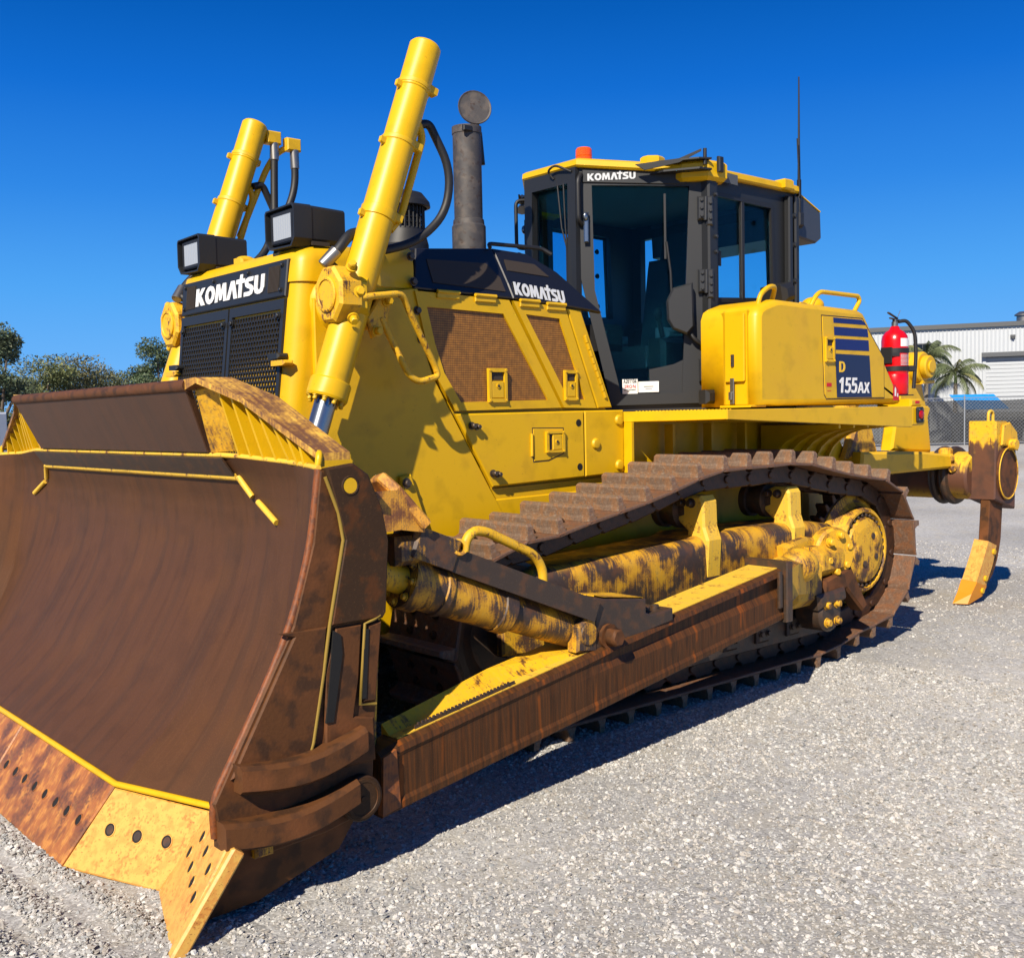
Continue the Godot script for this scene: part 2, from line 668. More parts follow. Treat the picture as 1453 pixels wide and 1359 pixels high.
	# track
	var t_shoe := tex(512, func(i: int):
		var p := Color(0.44, 0.36, 0.30).lerp(Color(0.50, 0.37, 0.27), st(n4[i], 0.4, 0.7))
		p = p.lerp(Color(0.66, 0.61, 0.55), st(n2[i] * 0.5 + n3[i] * 0.5, 0.56, 0.72) * 0.55)
		return p.darkened(st(n3[i], 0.5, 0.8) * 0.22))
	skin("shoe_steel", t_shoe, 0.6, 0.55, b_mid, 0.10, 0.05).vertex_color_use_as_albedo = true
	skin("link_steel", t_brown, 0.5, 0.5, b_mid, 0.08, 0.1).albedo_color = Color(0.72, 0.70, 0.70)
	var t_dk := tex(512, func(i: int):
		var p := Color(0.225, 0.18, 0.145).lerp(Color(0.31, 0.21, 0.135), st(n4[i], 0.45, 0.8))
		return p.lerp(Color(0.42, 0.35, 0.27), st(n3[i] * 0.5 + fine[i] * 0.5, 0.66, 0.78) * 0.4))
	skin("dark_steel", t_dk, 0.8, 0.5, b_mid, 0.06, 0.05)
	var t_stack := tex(512, func(i: int):
		var p := Color(0.26, 0.25, 0.25).lerp(Color(0.34, 0.31, 0.29), st(n4[i], 0.4, 0.8))
		return p.lerp(Color(0.22, 0.16, 0.13), st(n2[i], 0.7, 0.78) * 0.6))
	skin("stack_steel", t_stack, 0.8, 0.6, b_fine, 0.03, 0.2)
	# ground
	var g1 := cells(31, 0.075, FastNoiseLite.RETURN_CELL_VALUE, 1024)
	var g2 := cells(31, 0.075, FastNoiseLite.RETURN_DISTANCE, 1024)
	var g3 := nz(33, 0.006, 4, 1024)
	var g4 := nz(34, 0.12, 3, 1024)
	var g5 := cells(36, 0.14, FastNoiseLite.RETURN_CELL_VALUE, 1024)
	var g6 := cells(36, 0.14, FastNoiseLite.RETURN_DISTANCE, 1024)
	var t_gravel := tex(1024, func(i: int):
		var stone := g1[i] / 255.0
		var small := g5[i] / 255.0
		var p := Color(0.585, 0.58, 0.57).lerp(Color(0.78, 0.775, 0.76), stone * 0.55 + small * 0.45)
		p = p.lerp(Color(0.40, 0.385, 0.365), maxf(st(g2[i], 0.58, 0.9), st(g6[i], 0.62, 0.92)) * 0.55)
		var dust := st(g3[i] * 0.7 + g4[i] * 0.3, 0.44, 0.66)
		p = p.lerp(Color(0.70, 0.68, 0.635), dust * 0.62)
		return p.darkened((g4[i] / 255.0 - 0.5) * 0.24))
	var hb := PackedByteArray()
	hb.resize(1024 * 1024)
	for i in 1024 * 1024:
		hb[i] = clampi(int((255 - g2[i]) * 0.45 + (255 - g6[i]) * 0.25 + g4[i] * 0.3), 0, 255)
	var mg := skin("gravel", t_gravel, 1.7, 0.95, grey(1024, hb), 0.5)
	mg.vertex_color_use_as_albedo = true
	mg.metallic_specular = 0.3
	var ms := std("stone", Color(0.77, 0.765, 0.75), 0.95)
	ms.vertex_color_use_as_albedo = true
	ms.metallic_specular = 0.3
	# background
	std("white_wall", Color(0.69, 0.71, 0.73), 0.6)
	std("door_white", Color(0.68, 0.70, 0.72), 0.55)
	std("roof_grey", Color(0.30, 0.31, 0.32), 0.7)
	std("trim_grey", Color(0.30, 0.31, 0.32), 0.6)
	std("window_dark", Color(0.10, 0.11, 0.12), 0.15)
	std("post_steel", Color(0.62, 0.63, 0.64), 0.45, 0.6)
	var cloth := std("shade_cloth", Color(0.17, 0.175, 0.18, 0.86), 0.9)
	cloth.transparency = BaseMaterial3D.TRANSPARENCY_ALPHA
	std("blue_sheet", Color(0.12, 0.52, 0.80), 0.45)
	std("shed_grey", Color(0.56, 0.57, 0.57), 0.7)
	var lf := std("leaf", Color(1, 1, 1), 0.6)
	lf.vertex_color_use_as_albedo = true
	lf.backlight_enabled = true
	lf.backlight = Color(0.35, 0.38, 0.12)
	std("leaf_green", Color(0.36, 0.45, 0.22), 0.6)
	std("bark", Color(0.36, 0.31, 0.26), 0.9)
	std("palm_bark", Color(0.50, 0.46, 0.40), 0.9)
	# pieces worn bare on one side
	skin("moldboard_tri", t_board, 1.6, 0.55, b_low, 0.10).albedo_color = Color(0.74, 0.74, 0.72)
	skin("brown_dark", t_dk, 0.9, 0.55, b_mid, 0.06).metallic_specular = 0.3
	M["brown_dark"].albedo_color = Color(1.0, 0.90, 0.76)
	skin("orange_brown", t_orange, 0.6, 0.6, b_mid, 0.05).albedo_color = Color(0.90, 0.86, 0.76)
	skin("orange_yellow", worn_paint(n4, n1, n3, fine, s2, 0.50, 0.14, Color(0.80, 0.57, 0.18), Color(0.44, 0.27, 0.16)), 0.6, 0.6, b_mid, 0.05)
	skin("rail_mixed", worn_paint(n4, n1, n3, fine, s2, 0.42, 0.16, Color(0.84, 0.66, 0.26), Color(0.38, 0.25, 0.16)), 1.6, 0.55, b_mid, 0.06)
	for q in [["ripper_mixed", 1.36], ["beam_mixed", 1.16]]:
		var edge: float = q[1]
		var t_r := tex(512, func(i: int):
			var y := 2.0 * (1.0 - (i / 512) / 512.0)
			var k := smoothstep(edge + 0.05, edge - 0.03, y + (n2[i] * 0.6 + s2[i] * 0.4) / 255.0 * 0.24 - 0.12)
			var p := Color(0.84, 0.66, 0.12).lerp(Color(0.76, 0.60, 0.25), st(n2[i], 0.5, 0.8) * 0.6)
			p = p.lerp(Color(0.38, 0.21, 0.10), st(n3[i] * 0.5 + fine[i] * 0.5, 0.66, 0.72) * 0.7)
			return p.lerp(Color(0.36, 0.225, 0.16).lerp(Color(0.28, 0.19, 0.15), st(n4[i], 0.4, 0.8)), k))
		skin(q[0], t_r, 2.0, 0.6, b_mid, 0.06)
	std("weld_yellow_shaded", Color(0.52, 0.42, 0.13), 0.7)  # worn yellow, darkened to stand for the weak light on the blade end
	std("tip_amber", Color(0.80, 0.51, 0.08), 0.55)
	std("box_grey", Color(0.21, 0.23, 0.27), 0.5)
	std("hinge_black", Color(0.15, 0.155, 0.165), 0.45)


# ------------------------------------------------------------------ ground
func spaced(lo: float, hi: float, step: float, far: float) -> PackedFloat32Array:
	var o := PackedFloat32Array()
	var d := step
	var x := lo
	var left := PackedFloat32Array()
	while x > -far:
		d *= 1.35
		x -= d
		left.append(x)
	left.reverse()
	o.append_array(left)
	x = lo
	while x < hi:
		o.append(x)
		x += step
	d = step
	while x < far:
		o.append(x)
		d *= 1.35
		x += d
	o.append(x)
	return o


var relief_noise: FastNoiseLite
var patch_noise: FastNoiseLite


func ground_y(x: float, z: float) -> float:
	var h := relief_noise.get_noise_2d(x, z) * 0.010 - 0.006
	# old wheel ruts in front of the blade
	var d := Vector2(x - 1.12, z - 1.35)
	var near := exp(-d.length_squared() * 0.9)
	var across := (x - 1.12) * 0.96 + (z - 1.35) * -0.10
	h += near * 0.022 * cos(across * 34.0) * (0.6 + 0.4 * relief_noise.get_noise_2d(x * 5.0, z * 5.0))
	return h


func make_ground() -> void:
	relief_noise = FastNoiseLite.new()
	relief_noise.seed = 5
	relief_noise.frequency = 0.9
	patch_noise = FastNoiseLite.new()
	patch_noise.seed = 9
	patch_noise.frequency = 0.16
	patch_noise.fractal_octaves = 5
	var xs := spaced(-0.4, 13.0, 0.07, 600.0)
	var zs := spaced(-2.2, 4.6, 0.07, 600.0)
	var v := PackedVector3Array()
	var c := PackedColorArray()
	for z in zs:
		for x in xs:
			var inside: bool = x > -1.5 and x < 14.0 and z > -3.5 and z < 6.0
			v.append(Vector3(x, ground_y(x, z) if inside else -0.004, z))
			var k := patch_noise.get_noise_2d(x, z) * 0.5 + 0.5
			var t := 0.70 + 0.28 * smoothstep(0.3, 0.72, k)
			var w := smoothstep(0.55, 0.75, patch_noise.get_noise_2d(x * 0.7 + 40.0, z * 2.2) * 0.5 + 0.5)
			c.append(Color(t * (1.0 + 0.05 * w), t, t * (1.0 - 0.08 * w)))
	var nx := xs.size()
	var idx := PackedInt32Array()
	for j in zs.size() - 1:
		for i in nx - 1:
			var a := j * nx + i
			idx.append_array(PackedInt32Array([a, a + 1, a + nx + 1, a, a + nx + 1, a + nx]))
	var arr := []
	arr.resize(Mesh.ARRAY_MAX)
	arr[Mesh.ARRAY_VERTEX] = v
	arr[Mesh.ARRAY_COLOR] = c
	arr[Mesh.ARRAY_INDEX] = idx
	var am := ArrayMesh.new()
	am.add_surface_from_arrays(Mesh.PRIMITIVE_TRIANGLES, arr)
	var s2 := SurfaceTool.new()
	s2.create_from(am, 0)
	s2.generate_normals()
	var g := hang("ground", s2.commit(), M["gravel"], self)
	g.set_meta("kind", "structure")
	g.set_meta("label", "pale grey gravel yard")
	# loose stones
	for k in 4:
		begin()
		# a broken piece of rock: a few points on a squashed ball joined to a faceted lump
		var ring := []
		for j in 3:
			var row := []
			for i in 5:
				var t := TAU * (i + 0.5 * j + rng.randf_range(-0.25, 0.25)) / 5.0
				var rr: float = (0.55 if j != 1 else 1.0) * rng.randf_range(0.75, 1.15)
				row.append(Vector3(cos(t) * rr * 0.5, (j - 1) * rng.randf_range(0.26, 0.42), sin(t) * rr * 0.5))
			ring.append(row)
		loft(ring)
		var mesh := mesh_now()
		var mm := MultiMesh.new()
		mm.transform_format = MultiMesh.TRANSFORM_3D
		mm.use_colors = true
		mm.mesh = mesh
		var want := 46000
		mm.instance_count = want
		for i in want:
			var x := 0.0
			var z := 0.0
			var u := rng.randf()
			var big := 1.0
			if u < 0.10:
				x = rng.randf_range(0.2, 2.2)
				z = rng.randf_range(0.4, 3.2)
				big = 1.25
			elif u < 0.68:
				x = rng.randf_range(0.2, 6.5)
				z = rng.randf_range(0.3, 4.2)
			else:
				x = rng.randf_range(0.3, 13.0)
				z = rng.randf_range(-1.6, 4.0)
			var kk := patch_noise.get_noise_2d(x * 3.0, z * 3.0) * 0.5 + 0.5
			if kk > 0.56 and rng.randf() < 0.7:
				x += 0.9 * (rng.randf() - 0.5)
				z += 0.9 * (rng.randf() - 0.5)
			var sz := (0.0060 + 0.0155 * pow(rng.randf(), 4.0)) * (1.35 - 0.6 * kk) * big
			var b := Basis.from_euler(Vector3(rng.randf_range(-0.6, 0.6), rng.randf() * TAU, rng.randf_range(-0.6, 0.6))) * Basis.from_scale(Vector3(sz * rng.randf_range(0.9, 1.7), sz * rng.randf_range(0.5, 0.95), sz))
			mm.set_instance_transform(i, Transform3D(b, Vector3(x, ground_y(x, z) + sz * 0.1, z)))
			var t := rng.randf_range(0.42, 1.0)
			var wm := rng.randf_range(-0.02, 0.045)
			mm.set_instance_color(i, Color(t + wm, t, t - wm))
		var mi := MultiMeshInstance3D.new()
		mi.name = "gravel_stones"
		mi.multimesh = mm
		mi.material_override = M["stone"]
		add_child(mi, true)
		meta(mi, "loose grey stones strewn over the gravel yard", "gravel", "loose stones", "stuff")


# ------------------------------------------------------------------ background
func make_background() -> void:
	make_warehouse()
	make_fence()
	make_shed()
	make_palm("palm_tree", "young palm with grey trunk standing against the white warehouse wall behind the fence", Vector3(50.2, 0, -19.6), 3.35, 41, 1.75)
	make_palm("palm_tree", "taller palm under the dark warehouse window half hidden by the bulldozer's rear", Vector3(50.9, 0, -21.45), 4.35, 42, 1.85)
	make_tree("gum_tree", "tall dark gum tree cut by the left edge of the photo", Vector3(10.75, 0, -33.3), 5.45, Vector3(1.05, 2.0, 1.1), 3, Color(0.080, 0.105, 0.055), 51)
	make_tree("scrub_tree", "olive green bushy tree nearest the tall dark gum tree", Vector3(14.4, 0, -40.6), 4.6, Vector3(1.8, 1.7, 1.8), 4, Color(0.125, 0.145, 0.055), 52)
	make_tree("scrub_tree", "broad olive brown tree in the middle of the row above the blade", Vector3(16.2, 0, -42.0), 4.75, Vector3(2.0, 1.8, 1.9), 4, Color(0.135, 0.135, 0.060), 53)
	make_tree("scrub_tree", "low green tree at the right end of the scrub row above the blade", Vector3(18.2, 0, -43.4), 4.15, Vector3(1.8, 1.6, 1.8), 4, Color(0.110, 0.125, 0.055), 54)
	make_tree("fig_tree", "dark green tree beside the bulldozer's far lift arm", Vector3(17.9, 0, -37.0), 5.25, Vector3(1.45, 2.1, 1.5), 4, Color(0.065, 0.095, 0.045), 55)
	make_tree("low_shrub", "small grey green shrub between the scrub row and the dark green tree", Vector3(20.0, 0, -46.0), 3.3, Vector3(1.5, 1.3, 1.5), 3, Color(0.12, 0.14, 0.075), 56)


const WO := Vector3(51.87, 0, -24.85)
const WE := Vector3(0.4505, 0, 0.8928)
const WN := Vector3(-0.8928, 0, 0.4505)


func wall_pt(s: float, y: float, out := 0.0) -> Vector3:
	return WO + WE * s + Vector3(0, y, 0) + WN * out


func wall_box(s0: float, s1: float, y0: float, y1: float, o0: float, o1: float, bev := 0.0) -> void:
	box(wall_pt((s0 + s1) / 2, (y0 + y1) / 2, (o0 + o1) / 2), Vector3(s1 - s0, y1 - y0, absf(o1 - o0)), bev, Basis(WE, Vector3.UP, WN))


func corrugated(s0: float, s1: float, y0: float, y1: float) -> void:
	var s := s0
	var w := 0.19
	while s < s1 - 0.01:
		var e: float = minf(s + w, s1)
		var pr := [Vector2(s, 0.0), Vector2(s + (e - s) * 0.62, 0.0), Vector2(s + (e - s) * 0.72, 0.035), Vector2(s + (e - s) * 0.9, 0.035), Vector2(e, 0.0)]
		for i in 4:
			quad(wall_pt(pr[i].x, y0, pr[i].y), wall_pt(pr[i + 1].x, y0, pr[i + 1].y), wall_pt(pr[i + 1].x, y1, pr[i + 1].y), wall_pt(pr[i].x, y1, pr[i].y))
		s = e


func make_warehouse() -> void:
	var o := Node3D.new()
	o.name = "warehouse"
	add_child(o)
	meta(o, "white corrugated metal warehouse with grey roof edge and roller door behind the fence", "warehouse")
	begin()
	wall_box(-6, 26, 0, 5.7, -14.0, -0.05)
	corrugated(-6, 2.0, 0, 5.72)
	corrugated(3.26, 5.36, 0, 5.72)
	corrugated(9.6, 26, 0, 5.72)
	corrugated(2.0, 3.26, 0, 4.38)
	corrugated(2.0, 3.26, 5.02, 5.72)
	corrugated(5.36, 9.6, 4.32, 5.72)
	put("wall", "white_wall", o)
	begin()
	wall_box(-6.2, 26.2, 5.73, 5.98, -0.1, 0.16, 0.02)
	put("gutter", "trim_grey", o)
	begin()
	for e in [[-6.2, 26.2]]:
		plate([wall_pt(e[0], 5.95, 0.1), wall_pt(e[1], 5.95, 0.1), wall_pt(e[1], 6.35, -7.0), wall_pt(e[0], 6.35, -7.0)], 0.08)
	put("roof", "roof_grey", o)
	begin()
	cyl(wall_pt(7.25, 5.9, -1.4), wall_pt(7.25, 6.35, -1.4), 0.32, 18)
	lathe(wall_pt(7.25, 6.35, -1.4), Vector3.UP, [Vector2(0.42, 0), Vector2(0.42, 0.06), Vector2(0.2, 0.2), Vector2(0, 0.22)], 18)
	put("roof_vent", "zinc", o)
	begin()
	wall_box(2.0, 3.26, 4.38, 5.02, -0.045, -0.02)
	var wn := put("window", "window_dark", o)
	begin()
	frame([wall_pt(1.96, 4.34, 0.05), wall_pt(3.30, 4.34, 0.05), wall_pt(3.30, 5.06, 0.05), wall_pt(1.96, 5.06, 0.05)], [wall_pt(2.02, 4.40, 0.05), wall_pt(3.24, 4.40, 0.05), wall_pt(3.24, 5.0, 0.05), wall_pt(2.02, 5.0, 0.05)], 0.09)
	wall_box(2.42, 2.445, 4.40, 5.0, -0.018, 0.03)
	put("frame", "trim_grey", wn)
	var dr := Node3D.new()
	dr.name = "roller_door"
	o.add_child(dr)
	for i in 21:
		begin()
		wall_box(5.44, 9.5, i * 0.2 + 0.006, i * 0.2 + 0.194, -0.045, 0.012, 0.012)
		put("slat", "door_white", dr)
	begin()
	wall_box(5.30, 5.46, 0, 4.28, -0.04, 0.07, 0.01)
	put("frame", "door_white", dr)
	begin()
	wall_box(9.5, 9.66, 0, 4.28, -0.04, 0.07, 0.01)
	put("frame", "door_white", dr)
	begin()
	plate([wall_pt(5.25, 4.27, 0.34), wall_pt(9.8, 4.27, 0.34), wall_pt(9.8, 4.46, 0.03), wall_pt(5.25, 4.46, 0.03)], 0.05)
	wall_box(5.25, 9.8, 4.22, 4.27, 0.30, 0.345)
	put("door_hood", "trim_grey", o)
	begin()
	wall_box(6.58, 6.80, 5.16, 5.30, 0.0, 0.16, 0.02)
	wall_box(6.62, 6.76, 5.10, 5.15, 0.06, 0.18, 0.01)
	put("wall_light", "trim_grey", o)


const FO := Vector3(46.11, 0, -18.57)
const FE := Vector3(0.7196, 0, 0.6944)


func make_fence() -> void:
	var o := Node3D.new()
	o.name = "chain_link_fence"
	add_child(o)
	meta(o, "chain link fence hung with dark shade cloth in front of the white warehouse", "fence")
	var n := Vector3(-FE.z, 0, FE.x)
	var bay := 3.1
	var s0 := 1.41 - bay * 11
	for i in 24:
		var a := FO + FE * (s0 + bay * i)
		begin()
		cyl(a, a + Vector3(0, 2.16, 0), 0.034, 10)
		lathe(a + Vector3(0, 2.16, 0), Vector3.UP, [Vector2(0.045, 0), Vector2(0.045, 0.02), Vector2(0.02, 0.05), Vector2(0, 0.055)], 10)
		put("post", "post_steel", o)
		if i == 23:
			break
		var b := a + FE * bay
		begin()
		var cols := 10
		for k in cols:
			for j in 4:
				var q := []
				for c in [[0, 0], [1, 0], [1, 1], [0, 1]]:
					var t: float = float(k + c[0]) / cols
					var h: float = float(j + c[1]) / 4.0
					var sag: float = -0.05 * sin(PI * t) if h > 0.99 else 0.0
					var blow := 0.03 * sin(PI * t) * sin(PI * h) * (1.0 + 0.6 * sin(i * 2.3 + k))
					q.append(a.lerp(b, t) + Vector3(0, 0.06 + h * 1.97 + sag, 0) - n * (0.05 + blow))
				quad(q[0], q[1], q[2], q[3])
		put("shade_cloth", "shade_cloth", o)
		# the wire: crossing diagonals of the mesh
		begin()
		var x := -2.0
		while x < bay:
			for dr in [1.0, -1.0]:
				var p0 := Vector2(x, 0.05) if dr > 0 else Vector2(x + 2.0, 0.05)
				var p1 := Vector2(x + 2.0, 2.08) if dr > 0 else Vector2(x, 2.08)
				var t0 := 0.0
				var t1 := 1.0
				var dx := p1.x - p0.x
				var ta := (0.0 - p0.x) / dx
				var tb := (bay - p0.x) / dx
				t0 = maxf(t0, minf(ta, tb))
				t1 = minf(t1, maxf(ta, tb))
				if t1 - t0 > 0.02:
					var u := p0.lerp(p1, t0)
					var w := p0.lerp(p1, t1)
					var pa: Vector3 = a + FE * u.x + Vector3(0, u.y, 0) - n * 0.0 + n * 0.012 * dr
					var pb: Vector3 = a + FE * w.x + Vector3(0, w.y, 0) + n * 0.012 * dr
					box((pa + pb) / 2, Vector3(0.006, 0.006, pa.distance_to(pb)), 0, along(pb - pa))
			x += 0.16
		var wi := put("wire_mesh", "post_steel", o)
		wi.set_meta("kind", "stuff")
	begin()
	for y in [0.08, 2.12]:
		var a := FO + FE * s0 + Vector3(0, y, 0)
		var b := a + FE * bay * 23
		cyl(a, b, 0.018, 8)
	put("rail", "post_steel", o)


func make_shed() -> void:
	var o := Node3D.new()
	o.name = "skip_bin"
	o.position = Vector3(49.75, 0, -17.75)
	o.rotation.y = -0.75
	add_child(o)
	meta(o, "grey skip bin with a blue lid propped open behind the fence", "skip bin")
	begin()
	prism([Vector2(-1.25, 0.15), Vector2(1.25, 0.15), Vector2(1.45, 1.45), Vector2(-1.45, 1.45)], -0.8, 0.8, 0.03)
	put("bin_body", "shed_grey", o)
	begin()
	for i in 4:
		box(Vector3(-1.05 + i * 0.7, 0.8, 0.83), Vector3(0.07, 1.2, 0.06))
	put("rib", "shed_grey", o)
	begin()
	for i in 4:
		plate([Vector3(-1.3 + i * 0.52, 1.6, 0.55), Vector3(-0.79 + i * 0.52, 1.6, 0.55), Vector3(-1.09 + i * 0.52, 2.3, -0.5), Vector3(-1.6 + i * 0.52, 2.3, -0.5)], 0.03, 0.005)
	put("lid", "blue_sheet", o)
	begin()
	cyl(Vector3(-1.2, 1.4, -0.4), Vector3(-1.45, 2.27, -0.46), 0.025)
	put("lid_prop", "post_steel", o)
	begin()
	cyl(Vector3(0.3, 1.4, -0.4), Vector3(0.2, 2.27, -0.46), 0.025)
	put("lid_prop", "post_steel", o)
	# white van whose rear shows at the left edge
	var v := Node3D.new()
	v.name = "white_trailer"
	v.position = Vector3(6.88, 0, -25.5)
	v.rotation.y = 0.35
	add_child(v)
	meta(v, "white box trailer just showing past the blade's far end at the left edge", "trailer")
	begin()
	box(Vector3(0, 1.35, 0), Vector3(2.0, 1.5, 3.4), 0.05)
	put("trailer_box", "white_wall", v)
	begin()
	box(Vector3(0, 0.54, 0), Vector3(1.8, 0.1, 3.6), 0.02)
	put("chassis", "black_paint", v)
	for s in [-1, 1]:
		begin()
		cyl(Vector3(s * 0.98, 0.34, 0), Vector3(s * 0.8, 0.34, 0), 0.34, 20, 0.03)
		var w := put("wheel", "rubber", v)
		begin()
		cyl(Vector3(s * 0.99, 0.34, 0), Vector3(s * 0.9, 0.34, 0), 0.2, 16, 0.01)
		put("rim", "zinc", w)


func leaf_tri(p: Vector3, d: Vector3, w: Vector3, c: Color) -> void:
	ST.set_color(c)
	ST.add_vertex(p - w)
	ST.add_vertex(p + d)
	ST.add_vertex(p + w)


func make_tree(nm: String, label: String, at: Vector3, h: float, r: Vector3, limbs: int, tone: Color, sd: int) -> void:
	var g := RandomNumberGenerator.new()
	g.seed = sd
	var o := Node3D.new()
	o.name = nm
	o.position = at
	add_child(o, true)
	meta(o, label, "tree", "trees beyond the yard")
	begin()
	var fork := Vector3(0, h * 0.32, 0)
	tube([Vector3.ZERO, Vector3(0.05, h * 0.16, 0.03), fork], [0.17, 0.14, 0.11], 8)
	var centres := []
	var n := limbs * 5
	for i in n:
		var a := TAU * i / n * 2.39 + g.randf()
		var t := float(i) / n
		var yy := lerpf(0.30, 0.93, t)
		var wide := sin(PI * clampf((yy - 0.18) / 0.86, 0.0, 1.0))
		var c := Vector3(cos(a) * r.x * wide * g.randf_range(0.35, 0.85), yy * h, sin(a) * r.z * wide * g.randf_range(0.35, 0.85))
		centres.append(c)
		if i % 3 == 0:
			tube([fork, fork.lerp(c, 0.5) + Vector3(0, 0.12, 0), c], [0.07, 0.045, 0.015], 6, false)
	put("trunk", "bark", o)
	begin()
	for c in centres:
		var cr := g.randf_range(0.5, 0.95) * r.x * 0.62
		var shade := g.randf_range(0.72, 1.3)
		for k in 760:
			var d := Vector3(g.randfn(), g.randfn() * 0.8, g.randfn()).normalized() * pow(g.randf(), 0.45) * cr
			d.y *= 0.8
			var p: Vector3 = c + d
			if p.y > h * 1.0 or p.y < 0.3:
				continue
			var q := Vector3(g.randfn(), g.randfn() * 0.7, g.randfn()).normalized() * g.randf_range(0.05, 0.115)
			var w := q.cross(Vector3(g.randfn(), g.randfn(), g.randfn())).normalized() * q.length() * 0.42
			var v := shade * g.randf_range(0.7, 1.35)
			leaf_tri(p, q, w, Color(tone.r * v * g.randf_range(0.9, 1.15), tone.g * v, tone.b * v))
	put("crown", "leaf", o)


func make_palm(nm: String, label: String, at: Vector3, h: float, sd: int, reach: float) -> void:
	var g := RandomNumberGenerator.new()
	g.seed = sd
	var o := Node3D.new()
	o.name = nm
	o.position = at
	add_child(o, true)
	meta(o, label, "palm tree", "palms by the warehouse")
	begin()
	var pts := []
	var rad := []
	for i in 13:
		var t := i / 12.0
		pts.append(Vector3(0.06 * sin(t * 2.0), h * 0.86 * t, 0.04 * t))
		rad.append(lerpf(0.13, 0.085, t) * (1.0 + 0.05 * (i % 2)))
	tube(pts, rad, 10)
	put("trunk", "palm_bark", o)
	var top: Vector3 = pts[12]
	begin()
	tube([top, top + Vector3(0, h * 0.14, 0)], [0.09, 0.05], 10)
	put("crownshaft", "leaf_green", o)
	for f in 17:
		var a := f * 2.399 + g.randf() * 0.3
		var lift: float = lerpf(1.25, -0.15, f / 16.0)
		var dir := Vector3(cos(a), 0, sin(a))
		var prev := top + Vector3(0, h * 0.12, 0)
		begin()
		var spine := [prev]
		var n := 16
		for i in n:
			var ang := lift - (i / float(n)) * (1.5 + 0.35 * g.randf())
			prev = prev + (dir * cos(ang) + Vector3(0, sin(ang), 0)) * reach / n
			spine.append(prev)
		var tone := Color(0.085, 0.105, 0.045) if g.randf() > 0.2 else Color(0.16, 0.155, 0.05)
		ST.set_color(tone)
		for i in n:
			var p: Vector3 = spine[i]
			var q: Vector3 = spine[i + 1]
			var w := dir.cross(Vector3.UP) * 0.018 * (1.0 - i / float(n))
			quad(p - w, p + w, q + w, q - w)
			if i < 2:
				continue
			var ll: float = 0.50 * sin(PI * clampf((i + 1.5) / (n + 2.0), 0.0, 1.0)) + 0.1
			for s in [-1.0, 1.0]:
				for e in 3:
					var b := p.lerp(q, e / 3.0)
					var out: Vector3 = dir.cross(Vector3.UP) * s
					var d: Vector3 = (out * 0.8 + (q - p).normalized() * 0.55 + Vector3(0, -0.75 - 0.4 * g.randf(), 0)).normalized() * ll * g.randf_range(0.8, 1.1)
					var v := g.randf_range(0.7, 1.35)
					leaf_tri(b, d, (q - p).normalized() * 0.022, Color(tone.r * v, tone.g * v, tone.b * v))
		put("frond", "leaf", o)


# ------------------------------------------------------------------ bulldozer
# machine axes: x runs from the blade to the ripper, z = 0 is its centre line, +z the driver's left
func make_dozer() -> void:
	dozer = Node3D.new()
	dozer.name = "bulldozer"
	dozer.position = Vector3(5.0, 0, 0)
	add_child(dozer)
	meta(dozer, "large yellow crawler bulldozer with rusty brown blade, black cab and rear ripper", "bulldozer")
	make_nose()
	make_hood()
	for s in [1.0, -1.0]:
		mir = s
		make_lift_cylinder()
		make_track()
		make_track_frame()
		make_push_arm()
		make_deck()
		make_tank(s > 0.0)
	mir = 1.0
	make_blade()
	make_cab()
	make_exhaust()
	make_ripper()


func arc_profile(keys: Array, y: float) -> float:
	for i in keys.size() - 1:
		if y <= keys[i + 1].y or i == keys.size() - 2:
			var t: float = clampf((y - keys[i].y) / (keys[i + 1].y - keys[i].y), 0.0, 1.0)
			return lerpf(keys[i].x, keys[i + 1].x, t)
	return keys[0].x


# ---- radiator guard, grille, lamps
func nose_ring(y: float, xf: float, hw: float, rr: float, xr: float, tilt: float) -> Array:
	var o := []
	for s in [1, -1]:
		var k := []
		for i in 6:
			var a := PI / 2 * i / 5.0
			# from the side round to the front
			var p := Vector2(xf + rr - rr * sin(a), hw - rr + rr * cos(a))
			k.append(p)
		if s < 0:
			k.reverse()
		for p in k:
			o.append(Vector3(p.x, y + tilt * (p.x - xf), p.y * s))
	o.append(Vector3(xr, y + tilt * (xr - xf), -hw))
	o.append(Vector3(xr, y + tilt * (xr - xf), hw))
	return o


